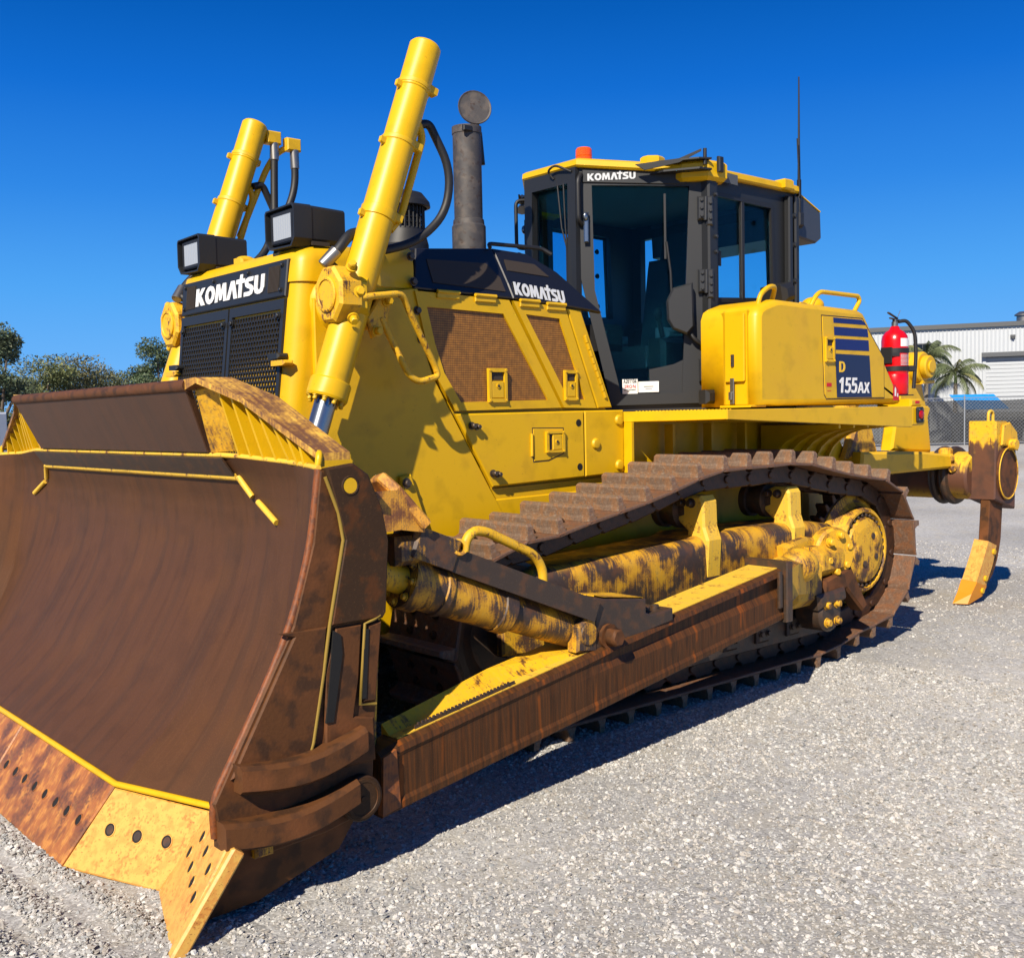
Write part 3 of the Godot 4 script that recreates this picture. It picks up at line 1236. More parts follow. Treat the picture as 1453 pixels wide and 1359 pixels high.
func make_nose() -> void:
	begin()
	var rings := []
	for r in [[0.62, 2.47, 0.66, 0.06, 0.0], [1.70, 2.585, 0.68, 0.08, 0.0], [2.36, 2.668, 0.68, 0.09, 0.0], [2.395, 2.672, 0.68, 0.09, 0.0]]:
		rings.append(nose_ring(r[0], r[1], r[2], r[3], 3.37, r[4]))
	loft(rings, true, 3)
	put("radiator_guard", "yellow")
	begin()
	rings = []
	for r in [[2.385, 2.662, 0.688, 0.09, 0.0], [2.485, 2.676, 0.688, 0.09, 0.03], [2.53, 2.690, 0.676, 0.085, 0.07], [2.556, 2.718, 0.648, 0.07, 0.075], [2.564, 2.76, 0.6, 0.05, 0.08]]:
		rings.append(nose_ring(r[0], r[1], r[2], r[3], 3.36, r[4]))
	loft(rings, true, 4)
	put("hood_front", "yellow")
	# side plate that carries on down behind the blade
	for s in [1.0, -1.0]:
		mir = s
		begin()
		side([Vector2(2.74, 0.55), Vector2(2.74, 2.30), Vector2(3.375, 2.39), Vector2(3.40, 2.09), Vector2(3.465, 1.92), Vector2(3.585, 1.72), Vector2(3.848, 1.29), Vector2(4.22, 0.72), Vector2(4.22, 0.55)], 0.66, 0.705, 0.006)
		put("front_frame", "yellow")
		begin()
		for p in [Vector2(3.345, 2.42), Vector2(3.365, 2.27), Vector2(3.385, 2.12), Vector2(3.33, 2.55)]:
			bolt(Vector3(p.x, p.y, 0.705), Vector3(0, 0, 1), 0.018)
		put("frame_bolts", "bolt_steel")
		# bolted bracket low on the side, just behind the blade
		begin()
		side([Vector2(3.21, 1.40), Vector2(3.28, 1.41), Vector2(3.37, 1.16), Vector2(3.36, 0.95), Vector2(3.24, 0.95)], 0.704, 0.735, 0.008)
		put("side_bracket", "yellow")
		begin()
		bolt(Vector3(3.245, 1.365, 0.735), Vector3(0, 0, 1), 0.02)
		bolt(Vector3(3.325, 1.125, 0.735), Vector3(0, 0, 1), 0.02)
		put("bolts", "bolt_steel")
	mir = 1.0
	# grille: sloping plane through x = 2.672 at y = 2.505 and x = 2.585 at y = 1.7
	var gx := func(y: float) -> float: return 2.664 + (y - 2.40) * 0.112
	begin()
	plate([Vector3(gx.call(2.315) - 0.012, 2.315, -0.597), Vector3(gx.call(2.315) - 0.012, 2.315, 0.597), Vector3(gx.call(2.50) - 0.012, 2.50, 0.603), Vector3(gx.call(2.50) - 0.012, 2.50, -0.603)], 0.03, 0.006)
	var gp := put("name_panel", "black_paint")
	begin()
	for s in [-1, 1]:
		for z in [0.555, 0.2]:
			for y in [2.35, 2.472]:
				if z < 0.5 and y < 2.4:
					continue
				bolt(Vector3(gx.call(y) - 0.013, y, s * z), Vector3(-1, 0.11, 0), 0.010)
	put("bolts", "black_paint", gp)
	begin()
	for k in 9:
		for s in [-1, 1]:
			var z: float = s * (0.43 + k * 0.0125)
			box(Vector3(gx.call(2.41) - 0.013, 2.41, z), Vector3(0.008, 0.13, 0.006), 0, Basis(Vector3(0, 0, 1), -0.111))
	put("louvre_slats", "screen_dark", gp)
	begin()
	var uf := Vector3(0.111, 1, 0).normalized()
	maker_word(Transform3D(Basis(Vector3(0, 0, 1), uf, Vector3(0, 0, 1).cross(uf)), Vector3(gx.call(2.352) - 0.0135, 2.352, -0.405)), 0.79, 0.098, 0.004)
	put("maker_lettering", "white", gp)
	for s in [-1.0, 1.0]:
		begin()
		var z0 := 0.008
		var z1 := 0.592
		# frame strips of the door
		for q in [[z0, z1, 2.255, 2.305], [z0, z1, 0.92, 0.96], [z0, z0 + 0.03, 0.96, 2.255], [z1 - 0.03, z1, 0.96, 2.255]]:
			plate([Vector3(gx.call(q[2]) - 0.010, q[2], minf(q[0] * s, q[1] * s)), Vector3(gx.call(q[2]) - 0.010, q[2], maxf(q[0] * s, q[1] * s)), Vector3(gx.call(q[3]) - 0.010, q[3], maxf(q[0] * s, q[1] * s)), Vector3(gx.call(q[3]) - 0.010, q[3], minf(q[0] * s, q[1] * s))], 0.02, 0.0)
		var door := put("grille_door", "black_paint")
		begin()
		var pitch := 0.0300
		var rows := 50
		for j in rows:
			var y := 0.98 + j * 0.026
			if y > 2.245:
				break
			var cols := 17
			for i in cols:
				var z: float = z0 + 0.045 + i * pitch + (pitch / 2 if j % 2 else 0.0)
				if z > z1 - 0.042:
					continue
				hex_cell(gx.call(y) - 0.008, y, z * s, pitch / 2, 0.0173)
		put("perforated_sheet", "black_paint", door)
		begin()
		bolt(Vector3(gx.call(2.22) - 0.012, 2.222, s * 0.05), Vector3(-1, 0.1, 0), 0.014)
		bolt(Vector3(gx.call(2.22) - 0.012, 2.222, s * 0.55), Vector3(-1, 0.1, 0), 0.014)
		put("bolts", "black_paint", door)
		begin()
		box(Vector3(gx.call(2.0) - 0.02, 2.02, s * 0.585), Vector3(0.06, 0.028, 0.11), 0.01)
		put("latch", "black_paint", door)
		begin()
		box(Vector3(gx.call(2.0) - 0.02, 1.985, s * 0.625), Vector3(0.06, 0.026, 0.13), 0.01)
		put("latch_block", "yellow_chipped")
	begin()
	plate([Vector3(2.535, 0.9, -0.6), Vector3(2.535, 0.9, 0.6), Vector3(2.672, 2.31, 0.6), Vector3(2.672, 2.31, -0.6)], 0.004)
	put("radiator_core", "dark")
	# work lamps
	for s in [1.0, -1.0]:
		var lamp := Node3D.new()
		lamp.name = "work_lamp"
		dozer.add_child(lamp, true)
		lamp.position = -dozer.position
		var c := Vector3(2.665, 2.66, 0.525 * s)
		begin()
		var o0 := []
		var i0 := []
		var o1 := []
		for p in [Vector2(-0.145, -0.055), Vector2(-0.108, -0.100), Vector2(0.112, -0.105), Vector2(0.145, -0.065), Vector2(0.145, 0.088), Vector2(0.132, 0.102), Vector2(-0.134, 0.097), Vector2(-0.145, 0.084)]:
			o0.append(c + Vector3(0, p.y, p.x))
			i0.append(c + Vector3(0, p.y * 0.92, p.x * 0.93))
			o1.append(c + Vector3(0.30, p.y * 0.93, p.x * 0.9))
		frame(o0, i0, 0.10)
		for i in 8:
			var j := (i + 1) % 8
			quad(o0[j], o0[i], o1[i], o1[j])
		for i in range(1, 7):
			tri(o1[0], o1[i + 1], o1[i])
		put("housing", "black_paint", lamp)
		begin()
		var bx := c + Vector3(0.022, 0.004, -0.004)
		box(bx + Vector3(0.035, 0, 0), Vector3(0.07, 0.160, 0.215), 0.012)
		put("lamp_body", "rubber", lamp)
		begin()
		frame([bx + Vector3(-0.006, -0.075, -0.107), bx + Vector3(-0.006, -0.075, 0.107), bx + Vector3(-0.006, 0.075, 0.107), bx + Vector3(-0.006, 0.075, -0.107)], [bx + Vector3(-0.006, -0.06, -0.09), bx + Vector3(-0.006, -0.06, 0.09), bx + Vector3(-0.006, 0.06, 0.09), bx + Vector3(-0.006, 0.06, -0.09)], 0.012)
		put("bezel", "rubber", lamp)
		begin()
		for k in 8:
			box(bx + Vector3(-0.001, 0, -0.0788 + k * 0.0225), Vector3(0.006, 0.12, 0.0222), 0.002)
		put("lens", "lamp_lens", lamp)
		begin()
		box(c + Vector3(0.12, -0.112, -0.05), Vector3(0.05, 0.05, 0.03), 0.005)
		box(c + Vector3(0.12, -0.112, 0.05), Vector3(0.05, 0.05, 0.03), 0.005)
		bolt(c + Vector3(0.09, -0.115, -0.05), Vector3(-1, 0, 0), 0.012)
		bolt(c + Vector3(0.09, -0.115, 0.05), Vector3(-1, 0, 0), 0.012)
		put("bracket", "rubber", lamp)
		begin()
		box(c + Vector3(0.15, -0.085, 0.138), Vector3(0.1, 0.02, 0.008), 0)
		put("rust_edge", "screen_dark", lamp)
	begin()
	box(Vector3(2.80, 2.575, -0.10), Vector3(0.10, 0.04, 0.10), 0.012)
	lump(Vector3(2.83, 2.60, -0.16), Vector3(0.05, 0.02, 0.045))
	put("filler_cap", "yellow_trim")


# a cell of perforated sheet: hexagon of sheet with a hole through it
func hex_cell(x: float, y: float, z: float, hw: float, hh: float) -> void:
	var o := []
	var n := []
	var e := []
	for k in 6:
		var a := PI / 6 + TAU * k / 6.0
		var u := Vector2(cos(a) / cos(PI / 6) * hw, sin(a) * hh)
		o.append(Vector3(x + 0.112 * u.y, y + u.y, z + u.x))
		n.append(Vector3(x + 0.112 * u.y * 0.82, y + u.y * 0.82, z + u.x * 0.78))
		e.append(Vector3(x + 0.012 + 0.112 * u.y * 0.82, y + u.y * 0.82, z + u.x * 0.78))
	for k in 6:
		var l := (k + 1) % 6
		quad(o[k], o[l], n[l], n[k])
		quad(n[k], n[l], e[l], e[k])


# ---- engine hood, doors and side panels
func make_hood() -> void:
	# inner body that closes the gaps
	begin()
	side([Vector2(3.2, 0.62), Vector2(7.3, 0.62), Vector2(7.3, 1.64), Vector2(4.86, 1.70), Vector2(4.40, 2.36), Vector2(3.2, 2.42)], -0.655, 0.655, 0.0)
	put("engine_body", "yellow")
	begin()
	plate([Vector3(3.35, 2.610, 0.60), Vector3(3.97, 2.655, 0.575), Vector3(3.97, 2.655, -0.575), Vector3(3.35, 2.610, -0.60)], 0.05, 0.008)
	plate([Vector3(3.965, 2.655, 0.575), Vector3(4.25, 2.648, 0.55), Vector3(4.25, 2.648, -0.55), Vector3(3.965, 2.655, -0.575)], 0.05, 0.008)
	plate([Vector3(4.25, 2.648, 0.55), Vector3(4.80, 2.30, 0.52), Vector3(4.80, 2.30, -0.52), Vector3(4.25, 2.648, -0.55)], 0.05, 0.008)
	put("hood_top", "hood_black")
	for s in [1.0, -1.0]:
		mir = s
		var zb := func(y: float) -> float: return 0.712 - (y - 2.385) * 0.42
		var P := func(x: float, y: float, out := 0.0) -> Vector3: return Vector3(x, y + out * 0.38, zb.call(y) + out)
		begin()
		plate([P.call(3.345, 2.387), P.call(4.03, 2.372), P.call(4.02, 2.46), P.call(3.985, 2.665), P.call(3.43, 2.615)], 0.03, 0.006)
		plate([P.call(4.034, 2.372), P.call(4.50, 2.345), P.call(4.73, 2.325), P.call(4.45, 2.56), P.call(4.25, 2.655), P.call(3.99, 2.665), P.call(4.024, 2.46)], 0.03, 0.006)
		var band := put("hood_side", "hood_black")
		begin()
		plate([P.call(3.48, 2.425, 0.004), P.call(3.985, 2.405, 0.004), P.call(3.975, 2.485, 0.004), P.call(3.90, 2.565, 0.004), P.call(3.48, 2.555, 0.004)], 0.006)
		plate([P.call(4.05, 2.535, 0.004), P.call(4.37, 2.52, 0.004), P.call(4.28, 2.59, 0.004), P.call(4.05, 2.60, 0.004)], 0.006)
		put("air_screen", "screen_dark", band)
		begin()
		var bx := (P.call(4.44, 2.352) - P.call(4.04, 2.385)).normalized() as Vector3
		var nz2 := Vector3(0, 0.38, 1).normalized()
		var by := nz2.cross(bx).normalized()
		if s > 0:
			maker_word(Transform3D(Basis(bx, by, bx.cross(by)), P.call(4.055, 2.392, 0.002)), 0.385, 0.082, 0.003)
			put("maker_lettering", "letter_silver", band)
			begin()
		tube(fillet([P.call(3.95, 2.655, 0.02), P.call(3.97, 2.69, 0.0), P.call(4.38, 2.70, 0.0), P.call(4.43, 2.655, 0.02)], 0.03), 0.012, 8)
		put("grab_bar", "rubber", band)
		# door one, door two, hinge strip
		begin()
		var d1 := [Vector2(3.345, 2.372), Vector2(4.000, 2.358), Vector2(4.392, 1.748), Vector2(3.600, 1.738), Vector2(3.475, 1.92), Vector2(3.412, 2.10)]
		var i1 := [Vector2(3.420, 2.292), Vector2(3.955, 2.280), Vector2(4.285, 1.795), Vector2(3.635, 1.785), Vector2(3.525, 1.945), Vector2(3.468, 2.10)]
		door_frame(d1, i1, 0.718)
		var a := put("engine_door", "yellow")
		begin()
		side(i1, 0.69, 0.706)
		put("mesh_screen", "door_screen", a)
		latch(Vector3(3.895, 1.878, 0.718), 0.135, 0.19, a)
		hinge_pair([Vector3(3.56, 2.37, 0.722), Vector3(3.82, 2.365, 0.722)], a)
		begin()
		var d2 := [Vector2(4.030, 2.357), Vector2(4.440, 2.340), Vector2(4.690, 1.742), Vector2(4.418, 1.748)]
		var i2 := [Vector2(4.125, 2.285), Vector2(4.392, 2.272), Vector2(4.595, 1.795), Vector2(4.452, 1.80)]
		door_frame(d2, i2, 0.718)
		var b := put("engine_door", "yellow")
		begin()
		side(i2, 0.69, 0.706)
		put("mesh_screen", "door_screen", b)
		latch(Vector3(4.47, 1.88, 0.718), 0.105, 0.18, b)
		hinge_pair([Vector3(4.15, 2.355, 0.722), Vector3(4.36, 2.347, 0.722)], b)
		begin()
		side([Vector2(4.46, 2.335), Vector2(4.575, 2.33), Vector2(4.835, 1.745), Vector2(4.71, 1.742)], 0.66, 0.714, 0.006)
		var c := put("hinge_panel", "yellow")
		begin()
		for k in 9:
			var t := 0.22 + k * 0.075
			var p := Vector3(4.545, 2.30, 0.716).lerp(Vector3(4.80, 1.745, 0.716), t)
			var q := Vector3(4.545, 2.30, 0.716).lerp(Vector3(4.80, 1.745, 0.716), t + 0.068)
			cyl(p, q, 0.012, 10)
		put("piano_hinge", "yellow_trim", c)
		# lower covers
		begin()
		side([Vector2(3.592, 1.722), Vector2(4.578, 1.728), Vector2(4.578, 1.327), Vector2(3.848, 1.308)], 0.69, 0.722, 0.008)
		var lp := put("lower_cover", "yellow")
		begin()
		for p in [Vector2(3.70, 1.655), Vector2(3.845, 1.385)]:
			bolt(Vector3(p.x, p.y, 0.722), Vector3(0, 0, 1), 0.016, 0.03)
			bolt(Vector3(p.x + 0.035, p.y - 0.006, 0.722), Vector3(0, 0, 1), 0.014, 0.028)
		put("bolts", "bolt_steel", lp)
		begin()
		for p in [Vector2(4.53, 1.655), Vector2(4.535, 1.39)]:
			cyl(Vector3(p.x, p.y, 0.7205), Vector3(p.x, p.y, 0.7235), 0.022, 14)
		put("plug_hole", "dark", lp)
		begin()
		door_frame([Vector2(4.15, 1.635), Vector2(4.405, 1.63), Vector2(4.405, 1.475), Vector2(4.28, 1.435), Vector2(4.155, 1.432)], [Vector2(4.156, 1.629), Vector2(4.399, 1.624), Vector2(4.399, 1.479), Vector2(4.278, 1.441), Vector2(4.161, 1.438)], 0.7225)
		put("hatch_groove", "screen_dark", lp)
		begin()
		side([Vector2(4.158, 1.627), Vector2(4.397, 1.622), Vector2(4.397, 1.481), Vector2(4.277, 1.443), Vector2(4.163, 1.440)], 0.715, 0.7255, 0.002)
		var h := put("hatch", "yellow", lp)
		latch(Vector3(4.325, 1.548, 0.7255), 0.15, 0.125, lp, true)
		begin()
		cyl(Vector3(4.143, 1.60, 0.728), Vector3(4.143, 1.47, 0.728), 0.009, 8)
		put("hatch_hinge", "yellow_trim", lp)
		begin()
		side([Vector2(4.586, 1.728), Vector2(4.93, 1.728), Vector2(4.93, 1.335), Vector2(4.586, 1.327)], 0.69, 0.720, 0.008)
		var rp := put("rear_cover", "yellow")
		begin()
		for p in [Vector2(4.675, 1.525), Vector2(4.882, 1.665), Vector2(4.882, 1.385)]:
			lathe(Vector3(p.x, p.y, 0.720), Vector3(0, 0, 1), [Vector2(0.034, 0), Vector2(0.034, 0.004), Vector2(0.026, 0.014), Vector2(0, 0.018)], 18)
		put("rubber_plug", "yellow_trim", rp)
		begin()
		side([Vector2(3.86, 1.296), Vector2(4.93, 1.316), Vector2(4.93, 1.25), Vector2(3.90, 1.23)], 0.60, 0.690)
		put("sill", "yellow")
		begin()
		side([Vector2(3.855, 1.235), Vector2(7.0, 1.27), Vector2(7.0, 0.6), Vector2(4.22, 0.6)], 0.655, 0.698, 0.006)
		put("lower_frame", "yellow")
	mir = 1.0


func door_frame(o: Array, i: Array, z: float) -> void:
	var a := []
	var b := []
	var oo := ccw(o)
	var ii := ccw(i)
	for p in oo:
		a.append(Vector3(p.x, p.y, z))
	for p in ii:
		b.append(Vector3(p.x, p.y, z))
	frame(a, b, 0.028)


func latch(c: Vector3, w: float, h: float, parent: Node3D, wide := false) -> void:
	begin()
	frame([c + Vector3(-w / 2, -h / 2, 0.014), c + Vector3(w / 2, -h / 2, 0.014), c + Vector3(w / 2, h / 2, 0.014), c + Vector3(-w / 2, h / 2, 0.014)], [c + Vector3(-w * 0.36, -h * 0.39, 0.014), c + Vector3(w * 0.36, -h * 0.39, 0.014), c + Vector3(w * 0.36, h * 0.39, 0.014), c + Vector3(-w * 0.36, h * 0.39, 0.014)], 0.02)
	for sx in [-1, 1]:
		for sy in [-1, 1]:
			cyl(c + Vector3(sx * w * 0.43, sy * h * 0.445, 0.012), c + Vector3(sx * w * 0.43, sy * h * 0.445, 0.019), 0.007, 8)
	put("latch", "yellow_trim", parent)
	begin()
	box(c + Vector3(0, 0, -0.006), Vector3(w * 0.72, h * 0.78, 0.004))
	put("latch_recess", "yellow", parent)
	begin()
	if wide:
		box(c + Vector3(w * 0.1, -h * 0.02, 0.006), Vector3(w * 0.50, h * 0.72, 0.012), 0.004)
		cyl(c + Vector3(w * 0.06, 0, 0.011), c + Vector3(w * 0.06, 0, 0.017), 0.013, 14)
	else:
		box(c + Vector3(0, -h * 0.13, 0.006), Vector3(w * 0.66, h * 0.50, 0.012), 0.004)
		cyl(c + Vector3(0, -h * 0.02, 0.011), c + Vector3(0, -h * 0.02, 0.017), 0.014, 14)
	put("latch_paddle", "yellow_trim", parent)
	begin()
	if wide:
		box(c + Vector3(-w * 0.25, 0, -0.001), Vector3(w * 0.20, h * 0.72, 0.006))
	else:
		box(c + Vector3(0, h * 0.27, -0.001), Vector3(w * 0.66, h * 0.22, 0.006))
	var k := c + (Vector3(w * 0.06, 0, 0.017) if wide else Vector3(0, -h * 0.02, 0.017))
	cyl(k, k + Vector3(0, 0, 0.002), 0.008, 12)
	put("lock", "screen_dark", parent)


func hinge_pair(at: Array, parent: Node3D) -> void:
	for p in at:
		begin()
		box(p + Vector3(0, -0.012, 0.002), Vector3(0.15, 0.035, 0.012), 0.004)
		cyl(p + Vector3(-0.075, 0.006, 0.006), p + Vector3(0.075, 0.006, 0.006), 0.011, 10)
		put("hinge", "yellow_trim", parent)


# ---- lift cylinder with its trunnion, hoses and guard pipe (left one; mirrored for the right)
func make_lift_cylinder() -> void:
	var root := Node3D.new()
	root.name = "lift_cylinder"
	dozer.add_child(root, true)
	root.position = -dozer.position
	var z := 0.90
	var a := Vector3(2.675, 1.80, z)
	var b := Vector3(3.318, 3.575, z)
	var d := (b - a).normalized()
	var span := a.distance_to(b)
	begin()
	lathe(a, d, [Vector2(0.052, 0.0), Vector2(0.095, 0.0), Vector2(0.100, 0.012), Vector2(0.100, 0.085), Vector2(0.095, 0.092), Vector2(0.086, 0.095), Vector2(0.083, span - 0.56), Vector2(0.0855, span - 0.555), Vector2(0.0855, span - 0.535), Vector2(0.081, span - 0.53), Vector2(0.081, span - 0.26), Vector2(0.085, span - 0.255), Vector2(0.085, span - 0.225), Vector2(0.081, span - 0.22), Vector2(0.081, span - 0.012), Vector2(0.072, span), Vector2(0, span)], 32)
	lathe(a + d * 0.93, d, [Vector2(0.083, 0), Vector2(0.090, 0.004), Vector2(0.090, 0.05), Vector2(0.083, 0.054)], 32)
	put("barrel", "yellow", root)
	begin()
	for k in 10:
		var f := along(d)
		var t := TAU * k / 10.0
		var p := a + (f.x * cos(t) + f.y * sin(t)) * 0.078
		bolt(p, -d, 0.011, 0.018)
	put("gland_bolts", "yellow_trim", root)
	begin()
	cyl(a - d * 0.62, a + d * 0.02, 0.053, 24)
	put("rod", "chrome", root)
	begin()
	cyl(a - d * 0.70 + Vector3(0, 0, -0.07), a - d * 0.70 + Vector3(0, 0, 0.07), 0.10, 20, 0.01)
	put("rod_eye", "yellow_chipped", root)
	# side tabs and clamps
	begin()
	for t in [span - 0.235, span - 0.545, 0.955]:
		var p: Vector3 = a + d * t
		begin()
		lathe(p - d * 0.012, d, [Vector2(0.082, 0), Vector2(0.0875, 0.002), Vector2(0.0875, 0.022), Vector2(0.082, 0.024)], 28)
		box(p + Vector3(-0.092, 0, 0.01), Vector3(0.022, 0.045, 0.035), 0.004, along(d))
		box(p + Vector3(0.085, -0.01, 0.03), Vector3(0.045, 0.055, 0.045), 0.006, along(d))
		put("pipe_clamp", "yellow_trim", root)
	# return pipe behind the barrel
	begin()
	var off := Vector3(0.125, -0.02, 0.0)
	tube(fillet([a + d * (span - 0.40) + Vector3(0.06, 0, 0), a + d * (span - 0.46) + off, a + d * 0.98 + off, a + d * 0.90 + off * 0.7], 0.05), 0.02, 10)
	put("pipe", "yellow", root)
	# hose looping down from the top
	begin()
	tube(fillet([a + d * (span - 0.42) + Vector3(0.10, 0, -0.02), Vector3(3.34, 3.20, z - 0.02), Vector3(3.46, 2.98, z), Vector3(3.44, 2.76, z - 0.02), Vector3(3.27, 2.60, z - 0.04), Vector3(3.05, 2.535, z - 0.06), Vector3(2.92, 2.54, z - 0.12)], 0.12, 6), 0.022, 12)
	put("hose", "rubber", root)
	if mir < 0.0:
		begin()
		box(Vector3(3.42, 3.50, z - 0.02), Vector3(0.10, 0.08, 0.07), 0.008)
		put("hose_block", "yellow_trim", root)
		begin()
		box(Vector3(3.55, 3.47, z - 0.04), Vector3(0.10, 0.08, 0.07), 0.008)
		tube(fillet([Vector3(3.55, 3.47, z - 0.04), Vector3(3.46, 3.42, z), Vector3(3.38, 3.30, z), Vector3(3.18, 2.86, z)], 0.06), 0.02, 10)
		put("hose_block", "yellow_trim", root)
		begin()
		tube(fillet([Vector3(3.43, 3.48, z - 0.03), Vector3(3.42, 3.25, z - 0.03), Vector3(3.40, 2.95, z - 0.05), Vector3(3.30, 2.75, z - 0.10), Vector3(3.12, 2.62, z - 0.14)], 0.10, 6), 0.024, 10)
		put("hose", "rubber", root)
		begin()
		tube(fillet([Vector3(3.56, 3.44, z - 0.05), Vector3(3.56, 3.2, z - 0.05), Vector3(3.46, 2.98, z - 0.06), Vector3(3.42, 2.72, z - 0.1), Vector3(3.42, 2.58, z - 0.12)], 0.10, 6), 0.024, 10)
		put("hose", "rubber", root)
		begin()
		cyl(Vector3(3.43, 3.47, z - 0.03), Vector3(3.425, 3.36, z - 0.03), 0.029, 12, 0.003)
		put("hose_ferrule", "zinc", root)
		begin()
		cyl(Vector3(3.56, 3.44, z - 0.05), Vector3(3.56, 3.32, z - 0.05), 0.029, 12, 0.003)
		put("hose_ferrule", "zinc", root)
	# yoke and trunnion bearing on the guard's flank
	begin()
	lathe(Vector3(2.90, 2.27, 0.66), Vector3(0, 0, 1), [Vector2(0.175, 0.0), Vector2(0.16, 0.035), Vector2(0.12, 0.07), Vector2(0.11, 0.2)], 24, true)
	box(Vector3(2.80, 2.29, 0.90), Vector3(0.16, 0.18, 0.22), 0.03)
	put("yoke", "yellow", root)
	begin()
	var c := Vector3(2.715, 2.295, 0.905)
	var oct := []
	for k in 8:
		var t := TAU * (k + 0.5) / 8.0
		oct.append(Vector2(cos(t) * 0.128, sin(t) * 0.142))
	XF = Transform3D(Basis(Vector3(0, 0, 1), Vector3(0, 1, 0), Vector3(-1, 0, 0)), c)
	prism(oct, -0.11, 0.02, 0.014)
	XF = Transform3D.IDENTITY
	lathe(c + Vector3(-0.02, 0, 0), Vector3(-1, 0, 0), [Vector2(0.085, 0), Vector2(0.085, 0.008), Vector2(0.078, 0.012), Vector2(0.07, 0.012), Vector2(0.066, 0.006), Vector2(0, 0.006)], 24)
	put("bearing_cap", "yellow_chipped", root)
	begin()
	for p in [Vector2(0.05, 0.115), Vector2(0.05, -0.115), Vector2(0.11, 0.0)]:
		bolt(c + Vector3(0.05, p.y, p.x + 0.06), Vector3(-0.3, signf(p.y) * 0.6, 0.8), 0.021, 0.032)
	put("cap_bolts", "yellow_trim", root)
	# bent guard pipe
	begin()
	tube(fillet([Vector3(2.78, 2.27, 0.99), Vector3(2.86, 2.285, 1.01), Vector3(3.075, 2.315, 0.98), Vector3(3.12, 2.25, 0.96), Vector3(3.33, 1.96, 0.90), Vector3(3.345, 1.915, 0.90), Vector3(3.22, 1.885, 0.90), Vector3(3.16, 1.92, 0.90), Vector3(3.02, 2.20, 0.87)], 0.06, 5), 0.017, 10)
	put("guard_pipe", "yellow_chipped", root)
	begin()
	side([Vector2(2.93, 2.20), Vector2(3.03, 2.33), Vector2(3.09, 2.31), Vector2(3.05, 2.16), Vector2(2.97, 2.10)], 0.84, 0.88, 0.01)
	box(Vector3(2.97, 2.20, 0.80), Vector3(0.12, 0.10, 0.12), 0.02)
	put("yoke_arm", "yellow_chipped", root)
	begin()
	bolt(Vector3(3.05, 2.285, 0.88), Vector3(0, 0, 1), 0.021, 0.03)
	bolt(Vector3(2.985, 2.135, 0.88), Vector3(0, 0, 1), 0.021, 0.03)
	put("yoke_bolts", "yellow_trim", root)
	# supply hose and elbow from the hood
	begin()
	tube(fillet([Vector3(2.80, 2.44, 0.80), Vector3(2.74, 2.455, 0.84), Vector3(2.79, 2.52, 0.87), Vector3(2.86, 2.60, 0.86), Vector3(2.98, 2.63, 0.80), Vector3(3.10, 2.60, 0.70)], 0.07, 6), 0.026, 12)
	put("supply_hose", "rubber", root)
	begin()
	cyl(Vector3(2.72, 2.44, 0.835), Vector3(2.78, 2.515, 0.868), 0.031, 12, 0.004)
	cyl(Vector3(2.84, 2.43, 0.90), Vector3(2.93, 2.46, 0.86), 0.032, 12, 0.004)
	put("hose_fitting", "zinc", root)


func make_exhaust() -> void:
	begin()
	var o := Vector3(4.22, 2.58, 0.10)
	lathe(o, Vector3.UP, [Vector2(0.105, 0), Vector2(0.105, 0.30), Vector2(0.098, 0.31), Vector2(0.095, 0.34), Vector2(0.088, 0.345), Vector2(0.088, 0.86), Vector2(0.092, 0.862), Vector2(0.092, 0.905), Vector2(0.084, 0.905), Vector2(0.082, 0.6), Vector2(0, 0.6)], 28)
	var ex := put("exhaust_pipe", "stack_steel")
	begin()
	box(o + Vector3(0.09, 0.84, -0.03), Vector3(0.05, 0.13, 0.05), 0.008)
	box(o + Vector3(0.115, 0.80, -0.03), Vector3(0.07, 0.20, 0.045), 0.012, Basis(Vector3(0, 0, 1), 0.10))
	box(o + Vector3(0.095, 0.92, -0.03), Vector3(0.045, 0.10, 0.04), 0.008)
	box(o + Vector3(-0.06, 0.875, 0.08), Vector3(0.07, 0.035, 0.025), 0.006)
	put("clamp", "rubber", ex)
	begin()
	var n := Vector3(-0.42, 0.10, 0.90).normalized()
	var c := o + Vector3(0.085, 1.045, -0.02)
	lathe(c, n, [Vector2(0, -0.006), Vector2(0.105, -0.006), Vector2(0.108, 0.004), Vector2(0.104, 0.010), Vector2(0.095, 0.006), Vector2(0, 0.002)], 28)
	put("rain_flap", "stack_steel", ex)
	begin()
	var p := Vector3(3.72, 2.60, 0.10)
	lathe(p, Vector3.UP, [Vector2(0.15, 0), Vector2(0.15, 0.12), Vector2(0.13, 0.20), Vector2(0.125, 0.215)], 28)
	lathe(p, Vector3.UP, [Vector2(0.145, 0.335), Vector2(0.165, 0.34), Vector2(0.16, 0.37), Vector2(0.12, 0.42), Vector2(0.05, 0.44), Vector2(0, 0.442)], 28)
	put("air_cleaner", "rubber")
	begin()
	for k in 30:
		var t := TAU * k / 30.0
		var u := Vector3(cos(t), 0, sin(t)) * 0.125
		cyl(p + u + Vector3(0, 0.21, 0), p + u + Vector3(0, 0.34, 0), 0.006, 5)
	for y in [0.24, 0.27, 0.30]:
		lathe(p + Vector3(0, y, 0), Vector3.UP, [Vector2(0.122, -0.004), Vector2(0.129, 0), Vector2(0.122, 0.004)], 28)
	lathe(p, Vector3.UP, [Vector2(0.10, 0.2), Vector2(0.10, 0.34)], 20)
	put("air_screen", "rubber")


